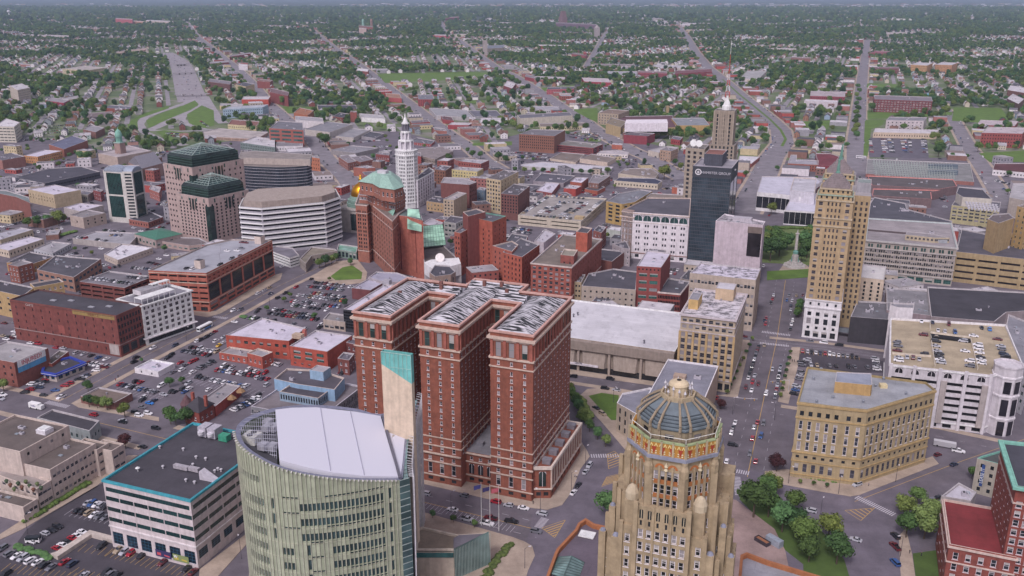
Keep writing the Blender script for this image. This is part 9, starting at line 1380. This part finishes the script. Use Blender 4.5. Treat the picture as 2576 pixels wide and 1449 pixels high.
for key,(P,w)in ART.items():
 if key in('X','R8'):continue
 P=P[::-1];cntr={}
 for sd in(-1,1):
  T=0
  for a,b in zip(P,P[1:]):
   L_=math.dist(a,b);d=((b[0]-a[0])/L_,(b[1]-a[1])/L_);s=4
   while s<L_:
    fw=rn.uniform(12,30);dp=rn.uniform(14,30);off=w/2+4+dp/2;c=(a[0]+d[0]*(s+fw/2)-d[1]*off*sd,a[1]+d[1]*(s+fw/2)+d[0]*off*sd);hh=rn.choice((4.5,5,6,8,9.5))
    s+=fw+rn.choice((1,1,2,8,20))
    if rn.random()<.25 or not inview(*c)or c[1]>6000 or not free(*c,max(fw,dp)/2*.9):continue
    col,cn=rn.choice(cols);roof=rn.choice(('77727a','55525c','a8a3a9','cfc9d0','8a7a76'));an=math.atan2(d[1],d[0])
    if c[1]<2600 and shopn<110:
     sdn='left' if sd>0 else 'right';k=(sdn,cn);i=cntr.get(k,0);cntr[k]=i+1;shopn+=1
     t=thing('shop_building',f'{ordn(i)} {cn} low block on the {sdn} of the {CN[key]}','building',(*c,0),'low shop blocks on the '+CN[key])
     ca,sa=math.cos(an),math.sin(an);Q=[(c[0]+x*ca-y*sa,c[1]+x*sa+y*ca)for x,y in((-fw/2,-dp/2),(fw/2,-dp/2),(fw/2,dp/2),(-fw/2,dp/2))];m=MB();wn=[]
     for e in range(4):facade(m,wn,Q[e],Q[(e+1)%4],0,hh,[Zn(max(1,int(math.dist(Q[e],Q[(e+1)%4])/4.2)),max(1,int(hh/3.9)),1.6,1.6,'dark',.6,-.9)]if vis(Q,e)and c[1]<2000 and rn.random()<.7 else None)
     m.build('wall',M(col,'wall'),t);place_windows(t,wn,0);m=MB();m.q(*[(*q,hh-.4)for q in inset(Q,.3)]);m.k=1;k4=inset(Q,.3)
     for e in range(4):f=(e+1)%4;m.q((*Q[e],hh),(*Q[f],hh),(*k4[f],hh),(*k4[e],hh));m.q((*k4[f],hh-.4),(*k4[e],hh-.4),(*k4[e],hh),(*k4[f],hh))
     m.build('roof',[M(roof,'roof'),M('a9a3a6','trim')],t);roofkit(t,Q,hh-.4,rn.choice((0,1,2)),shopn)
    else:farbox.append((c,an,fw,dp,hh,col,roof))
    mark([(c[0]-1,c[1]),(c[0]+1,c[1])],max(fw,dp)/2)
tries=0;dk_=0;znt={}
while tries<16000 and dk_<170:
 tries+=1;y=rn.uniform(520,1180);x=rn.uniform(-.58,.56)*y
 if not inside(DT,x,y)or not inview(x,y,0):continue
 fw,dp=rn.uniform(8,22),rn.uniform(8,18);ang=GA if rn.random()<.7 else GA+.7
 if not free(x,y,max(fw,dp)/2+1):continue
 mark([(x-1,y),(x+1,y)],max(fw,dp)/2+1)
 if rn.random()<.42:
  for rw in(-1,1):
   for k in range(int(fw/2.7)):u,v=(k-fw/5.4)*2.7+1.3,rw*5;CARS.append((x+u*math.cos(ang)-v*math.sin(ang),y+u*math.sin(ang)+v*math.cos(ang),.01,ang+math.pi/2,rk_(),rc(),'far lots'))if rn.random()<.85 else 0
  continue
 X=proj(x,y)[0];zone='left of the glass towers' if X<560 else 'left of the gold dome' if X<880 else 'around the white tower' if X<1150 else 'between white tower and black tower' if X<1700 else 'by the boulevard' if X<2050 else 'at the right';col,cn=rn.choice(cols);hh=rn.choice((4.5,6,8,10,13));q=(zone,cn);i=znt.get(q,0);znt[q]=i+1;dk_+=1
 ca,sa=math.cos(ang),math.sin(ang);Q=[(x+a*ca-b*sa,y+a*sa+b*ca)for a,b in((-fw/2,-dp/2),(fw/2,-dp/2),(fw/2,dp/2),(-fw/2,dp/2))];t=thing('small_building',f'{cn} small flat roofed block {zone}, {ordn(i)} of that colour','building',(x,y,0),'small buildings '+zone);m=MB();wn=[]
 for e in range(4):facade(m,wn,Q[e],Q[(e+1)%4],0,hh,[Zn(max(1,int(math.dist(Q[e],Q[(e+1)%4])/3.8)),max(1,int(hh/3.9)),1.4,1.6,'dark',.6,-.9)]if vis(Q,e)and rn.random()<.8 else None)
 m.build('wall',M(col,'wall'),t);place_windows(t,wn,0);m=MB();k4=inset(Q,.35);m.q(*[(*q_,hh-.5)for q_ in k4]);m.k=1;m.ring(Q,k4,hh-.5,hh);m.build('roof',[M(rn.choice(('77727a','55525c','a8a3a9','cfc9d0')),'roof'),M('a9a3a6','trim')],t);roofkit(t,Q,hh-.5,rn.choice((1,2,3)),dk_)
for _ in range(2600):
 y=rn.uniform(430,1200);x=rn.uniform(-.58,.56)*y
 if inside(DT,x,y)and inview(x,y,0)and free(x,y,4):CARS.append((x,y,.01,GA+rn.choice((0,math.pi/2)),rk_(),rc(),'far lots'));mark([(x-1,y),(x+1,y)],3.5)
CARS.sort(key=lambda c:math.dist(c[:3],(0,0,H)))
near=[c for c in CARS if c[6]!='far lots'][:300];ns_=set(id(c)for c in near);far=[c for c in CARS if id(c)not in ns_]
byp={}
for c in near:byp.setdefault(c[6],[]).append(c)
for pl,cs in byp.items():
 cs.sort(key=lambda c:proj(c[0],c[1],c[2])[0]);cnt={}
 for c in cs:
  x,y,z,an,kd,col,_=c;key=(col,kd);i=cnt.get(key,0);cnt[key]=i+1;tot=sum(1 for q in cs if(q[5],q[4])==key)
  lab=f'{col} {kd} in {pl}' if tot==1 else f'{col} {kd} in {pl}, {ordn(i)} from left'
  lab=lab.replace('in the street','on the street').replace('in the boulevard','on the boulevard').replace('in the deck','on the deck').replace('in the diagonal','on the diagonal').replace('in the wide','on the wide').replace('in the tan deck','on the tan deck').replace('in the roof','on the roof').replace('in the tram','on the tram').replace('in the lane','on the lane').replace('in the side street','on the side street').replace('in the circle','at the circle')
  zz=z+(.01 if z==0 else.0);t=thing('parked_car' if 'street' not in pl else 'car',lab,'pickup truck' if kd=='pickup' else 'car',(x,y,zz),'cars in '+pl,an)
  inst('body',carbody(kd,col),t,(0,0,0));inst('windows',CARK[kd][1],t,(0,0,0));l_,w_=CARK[kd][2],CARK[kd][3]
  for sx in(-1,1):
   for sy in(-1,1):inst('wheel',WHM,t,(sx*l_*.62,sy*(w_-.1),.33))
m=MB();mats=[];mi={}
for x,y,z,an,kd,col,_ in far:
 for me in(carbody(kd,col),CARK[kd][1]):
  ca,sa=math.cos(an),math.sin(an);n=len(m.v);m.v.extend([(x+v.co.x*ca-v.co.y*sa,y+v.co.x*sa+v.co.y*ca,z+v.co.z)for v in me.vertices])
  for p in me.polygons:
   q=me.materials[p.material_index]
   if q.name not in mi:mi[q.name]=len(mats);mats.append(q)
   m.f.append(tuple(n+k for k in p.vertices));m.m.append(mi[q.name])
m.build('distant_cars',mats,kind='stuff')
WALLS=[('dad4d6','white',11),('b5ab9b','cream',4),('8d9298','grey',3),('8f6a58','tan brick',3),('a3b3b0','pale green',1),('7d4a44','red brick',3),('8fa0b3','pale blue',1)]
ROOFS=[('6d6a72','grey',5),('7a5a50','brown',4),('4f4d55','dark',2),('8f6a60','reddish',2),('b3adb3','pale',5)]
def wchoice(L_):return rn.choices(L_,[l[2]for l in L_])[0]
HS=[];TP=[]
def lawn_noise(x,y):return math.sin(x*.011+1.3*math.sin(y*.007))+math.sin(y*.009+1.7*math.sin(x*.005))+.7*math.sin(x*.031+y*.023)
blocked=[]
for ang,lo,hi in((69.2,-180,88),(97,88,97),(105,97,103),(110.5,103,200)):
 a=math.radians(ang);ux,uy=math.cos(a),math.sin(a);vx,vy=-uy,ux
 for iu in range(0,110):
  for iv in range(-60,60):
   pass
 u=300.
 nu,nv=int(6200/13),int(7000/66)
 for jv in range(-nv//2,nv//2):
  for side in(-1,1):
   v=jv*66.+side*16
   for iu in range(nu):
    if(iu%15)==14:continue
    u=300+iu*13.+rn.uniform(-1.5,1.5);x,y=u*ux+v*vx,u*uy+v*vy
    if y<760 or y>6300:continue
    b=math.degrees(math.atan2(y-400,x+20))
    if not(lo<b<=hi)or not inview(x,y):continue
    if inside(DT,x,y):continue
    if rn.random()>(.80 if y<2300 else.6)-(.30 if lawn_noise(x,y)>.55 else 0):continue
    if not free(x,y,6):continue
    HS.append((x,y,a+rn.choice((0,0,0,math.pi/2)),rn.uniform(7.5,10),rn.uniform(10,13.5),rn.uniform(4.8,7),wchoice(WALLS),wchoice(ROOFS)))
for h_ in HS:mark([(h_[0]-1,h_[1]),(h_[0]+1,h_[1])],5)
def housemesh(Wd,Ln,e,rg,var):
 m=MB();w,l=Wd/2,Ln/2;m.q((-l,-w,0),(l,-w,0),(l,-w,e),(-l,-w,e));m.q((l,w,0),(-l,w,0),(-l,w,e),(l,w,e));m.q((l,-w,0),(l,w,0),(l,w,e),(l,0,e+rg-.15),(l,-w,e));m.q((-l,w,0),(-l,-w,0),(-l,-w,e),(-l,0,e+rg-.15),(-l,w,e))
 m.k=1
 for z in((.9,2.3),(3.5,4.8)):
  if z[1]>e:continue
  for s in(-1,1):
   for k in(-.55,0,.55):m.q((k*l-.5,s*(w+.04),z[0]),(k*l+.5,s*(w+.04),z[0]),(k*l+.5,s*(w+.04),z[1]),(k*l-.5,s*(w+.04),z[1]));
   for k in(-.45,.45):m.q((s*(l+.04),k*w-.45,z[0]),(s*(l+.04),k*w+.45,z[0]),(s*(l+.04),k*w+.45,z[1]),(s*(l+.04),k*w-.45,z[1]))
 r=MB();o=.4;r.q((-l-o,-w-o,e-.25),(l+o,-w-o,e-.25),(l+o,0,e+rg),(-l-o,0,e+rg));r.q((l+o,w+o,e-.25),(-l-o,w+o,e-.25),(-l-o,0,e+rg),(l+o,0,e+rg));r.box((l*.3,w*.3),(.7,.7,rg+.6),0,e)
 if var:r.box((-l*.4,0),(1.6,Wd*.7,rg*.5),0,e+rg*.25)
 return m,r
HM=[housemesh(8,11,5.8,3.2,0),housemesh(8.5,12,4,3,1),housemesh(9,10,6.2,2.6,1),housemesh(7.5,13,6,3.4,0)]
HC={}
HS.sort(key=lambda h_:math.hypot(h_[0],h_[1]));nearH=HS[:240];farH=HS[240:]
DKW=M('3a3a42','flat')
zn={}
for x,y,an,wd_,ln_,hh,wc,rcx in nearH:
 k=rn.randrange(4);key=(k,wc[0],rcx[0])
 if key not in HC:HC[key]=(HM[k][0].mesh('wall',[M(wc[0],'flat'),DKW]),HM[k][1].mesh('roof',M(rcx[0],'roof')))
 X=proj(x,y)[0];zone='the far left suburb' if X<480 else 'the blocks right of the expressway' if X<760 and y<2000 else 'the blocks left of the second avenue' if X<1100 else 'the blocks left of the central avenue' if X<1440 else 'the blocks left of the boulevard' if X<1960 else 'the blocks by the straight avenue' if X<2200 else 'the far right suburb'
 q=(zone,wc[1],rcx[1]);i=zn.get(q,0);zn[q]=i+1
 t=thing('house',f'{wc[1]} house with {rcx[1]} roof in {zone}, {ordn(i)} nearest','house',(x,y,0),'houses in '+zone,an);s=wd_/8.5;inst('wall',HC[key][0],t,(0,0,0),0,(s,s,1));inst('roof',HC[key][1],t,(0,0,0),0,(s,s,1))
mats=[];mi={};m=MB()
def mid(mt):
 if mt.name not in mi:mi[mt.name]=len(mats);mats.append(mt)
 return mi[mt.name]
for x,y,an,wd_,ln_,hh,wc,rcx in farH:
 ca,sa=math.cos(an),math.sin(an);w,l,e,rg=wd_/2,ln_/2,hh,3.0;T=lambda a,b,z:(x+a*ca-b*sa,y+a*sa+b*ca,z)
 m.k=mid(M(wc[0],'flat'));m.q(T(-l,-w,0),T(l,-w,0),T(l,-w,e),T(-l,-w,e));m.q(T(l,w,0),T(-l,w,0),T(-l,w,e),T(l,w,e));m.q(T(l,-w,0),T(l,w,0),T(l,w,e),T(l,0,e+rg),T(l,-w,e));m.q(T(-l,w,0),T(-l,-w,0),T(-l,-w,e),T(-l,0,e+rg),T(-l,w,e))
 m.k=mid(M(rcx[0],'roof'));m.q(T(-l-.3,-w-.3,e-.2),T(l+.3,-w-.3,e-.2),T(l+.3,0,e+rg+.05),T(-l-.3,0,e+rg+.05));m.q(T(l+.3,w+.3,e-.2),T(-l-.3,w+.3,e-.2),T(-l-.3,0,e+rg+.05),T(l+.3,0,e+rg+.05))
m.build('distant_houses',mats,kind='stuff')
m=MB();mats=[];mi={}
for _ in range(2200):
 y=rn.uniform(2300,17000)**1.0;x=rn.uniform(-.62,.62)*y
 X,Y=proj(x,y)
 zone=(lawn_noise(x*.25,y*.18)>.2)or(y>5000 and 1200<X<2500)or(y>9000 and X>900)
 if not zone or rn.random()>(.35 if y<4500 else.95)or(y<6000 and not free(x,y,16)):continue
 k=1;farbox.append(((x,y),math.radians(rn.choice((-21,-21,8,20))),rn.uniform(25,90)*k,rn.uniform(16,40)*k,rn.uniform(6,13),rn.choice(('b5aaae','c9c2c8','8f625c','a39a98','b8a08c','c9c2c8')),rn.choice(('c5bec6','a8a2a9','8d8890','b5aeb6','97807c'))))
 if y<6000:mark([(x-2,y),(x+2,y)],24)
for _ in range(11000):
 y=rn.uniform(5600,14000);x=rn.uniform(-.6,.6)*y
 if lawn_noise(x*.6,y*.25)>-.1:farbox.append(((x,y),rn.uniform(0,3),rn.uniform(9,26),rn.uniform(9,18),rn.uniform(6,10),rn.choice(('c9c2c8','b5aaae','9a7c74')),rn.choice(('d3ccd4','b5afb6','9a8c88'))))
for c,an,fw,dp,hh,col,roof in farbox:
 m.k=mid(M(col,'wall'));ca,sa=math.cos(an),math.sin(an);Q=[(c[0]+x*ca-y*sa,c[1]+x*sa+y*ca)for x,y in((-fw/2,-dp/2),(fw/2,-dp/2),(fw/2,dp/2),(-fw/2,dp/2))];m.prism(Q,0,hh,top=False);m.k=mid(M(roof,'roof'));m.q(*[(*q,hh)for q in Q])
m.build('distant_buildings',mats,kind='stuff')
m=MB()
for ang,lo,hi in((69.2,-180,88),(97,88,97),(105,97,103),(110.5,103,200)):
 a=math.radians(ang);ux,uy=math.cos(a),math.sin(a);vx,vy=-uy,ux
 for jv in range(-55,55):
  for iu in range(16,120):
   u,v=iu*40.,jv*66.;x,y=u*ux+v*vx,u*uy+v*vy;b=math.degrees(math.atan2(y-400,x+20))
   if not(lo<b<=hi)or y>4200 or not inview(x,y)or not free(x,y,4)or inside(DT,x,y):continue
   e=20.2;m.q((x-ux*e-vx*4,y-uy*e-vy*4,.10),(x+ux*e-vx*4,y+uy*e-vy*4,.10),(x+ux*e+vx*4,y+uy*e+vy*4,.10),(x-ux*e+vx*4,y-uy*e+vy*4,.10))
o=m.build('side_street',M('9a949a','ground'));o['kind']='structure'
pts=[];y=640.
cand=[]
rs=np.random.RandomState(5)
while y<12500:
 st=10.5 if y<2500 else 13. if y<4200 else 19. if y<6400 else 34.;half=.60*y+60;n=int(2*half/st)
 xs=-half+np.arange(n)*st+rs.uniform(-st*.42,st*.42,n);ys=y+rs.uniform(-st*.42,st*.42,n)
 for x,yy in zip(xs,ys):
  if not inview(x,yy):continue
  ind=inside(DT,x,yy);nz=lawn_noise(x,yy)+.8*math.sin(x*.05)*math.sin(yy*.043)
  p=.14 if ind else(.36+.36*nz if yy>2100 or x<-250 else.38+.28*nz)
  if rs.rand()<p*(1 if yy<6400 else.6)and(yy>6400 or free(x,yy,5 if yy<2600 else 2)):cand.append((x,yy,(rs.uniform(4,8)if ind else rs.uniform(8,14.5))*(1.0 if yy<4200 else 1.5 if yy<6400 else 2.4)))
 y+=st
cand.sort(key=lambda c:math.hypot(c[0],c[1]));k_=max(0,292-NTREE);znt={}
for x,yy,d in cand[:k_]:
 X=proj(x,yy)[0];zone='near the expressway ramps' if X<560 else 'by the first avenue' if X<850 else 'by the second avenue' if X<1150 else 'by the third avenue' if X<1500 else 'by the central avenue' if X<1850 else 'by the boulevard' if X<2150 else 'at far right'
 i=znt.get(zone,0);znt[zone]=i+1;mktree((x,yy),d,f'green tree {zone}, {ordn(i)} nearest of those filling the gaps','trees at the edge of downtown',False,False)
rest=cand[k_:]
print('houses',len(HS),'trees',len(cand),'things',len([o for o in bpy.data.objects if o.get('category')]),'cars',len(CARS))
protos=[]
seen=set()
for o in bpy.data.objects:
 if o.name.startswith('crown')and o.data in CRW and o.data.name not in seen:seen.add(o.data.name);protos.append(o)
def scatter(name,P,po):
 me=bpy.data.meshes.new(name);me.from_pydata([(x,y,d*.20)for x,y,d in P],[],[]);at_=me.attributes.new('sc','FLOAT','POINT');at_.data.foreach_set('value',[d/2 for _,_,d in P]);ar=me.attributes.new('rz','FLOAT','POINT');ar.data.foreach_set('value',[rn.uniform(0,6.28)for _ in P])
 o=bpy.data.objects.new(name,me);COL.objects.link(o);o['kind']='stuff'
 g=bpy.data.node_groups.new('scatter_'+name,'GeometryNodeTree');g.interface.new_socket('Geometry',in_out='INPUT',socket_type='NodeSocketGeometry');g.interface.new_socket('Geometry',in_out='OUTPUT',socket_type='NodeSocketGeometry')
 N=g.nodes;gi=N.new('NodeGroupInput');go=N.new('NodeGroupOutput');ip=N.new('GeometryNodeInstanceOnPoints');oi=N.new('GeometryNodeObjectInfo');oi.inputs['Object'].default_value=po;oi.transform_space='ORIGINAL'
 for s in oi.inputs:
  if s.name=='As Instance':s.default_value=True
 na=N.new('GeometryNodeInputNamedAttribute');na.data_type='FLOAT';na.inputs['Name'].default_value='sc';nr=N.new('GeometryNodeInputNamedAttribute');nr.data_type='FLOAT';nr.inputs['Name'].default_value='rz';cx=N.new('ShaderNodeCombineXYZ')
 fa=[s for s in na.outputs if s.enabled and s.name=='Attribute'][0];fr_=[s for s in nr.outputs if s.enabled and s.name=='Attribute'][0]
 g.links.new(gi.outputs[0],ip.inputs['Points']);g.links.new(oi.outputs['Geometry'],ip.inputs['Instance']);g.links.new(fa,ip.inputs['Scale']);g.links.new(fr_,cx.inputs[2]);g.links.new(cx.outputs[0],ip.inputs['Rotation']);g.links.new(ip.outputs[0],go.inputs[0])
 md=o.modifiers.new('scatter','NODES');md.node_group=g;return o
for i,po in enumerate(protos):
 P=rest[i::len(protos)];scatter('distant_trees',P,po)
hz=MB();hz.k=0;x0,x1,y0,y1,z0,z1=-43000,43000,-450,61000,-1,212
hz.q((x0,y0,z0),(x0,y1,z0),(x1,y1,z0),(x1,y0,z0));hz.q((x0,y0,z1),(x1,y0,z1),(x1,y1,z1),(x0,y1,z1));hz.q((x0,y0,z0),(x1,y0,z0),(x1,y0,z1),(x0,y0,z1));hz.q((x1,y0,z0),(x1,y1,z0),(x1,y1,z1),(x1,y0,z1));hz.q((x1,y1,z0),(x0,y1,z0),(x0,y1,z1),(x1,y1,z1));hz.q((x0,y1,z0),(x0,y0,z0),(x0,y0,z1),(x0,y1,z1))
vm=bpy.data.materials.new('haze');vm.use_nodes=True;n=vm.node_tree;n.nodes.remove(n.nodes['Principled BSDF']);pv=n.nodes.new('ShaderNodeVolumePrincipled');pv.inputs['Color'].default_value=(.60,.76,1,1);pv.inputs['Density'].default_value=4.8e-5;pv.inputs['Density Attribute'].default_value='';pv.inputs['Anisotropy'].default_value=0.
n.links.new(pv.outputs[0],n.nodes['Material Output'].inputs['Volume'])
try:vm.volume_intersection_method='FAST'
except Exception:pass
HAZE=hz.build('haze',vm,kind='stuff')
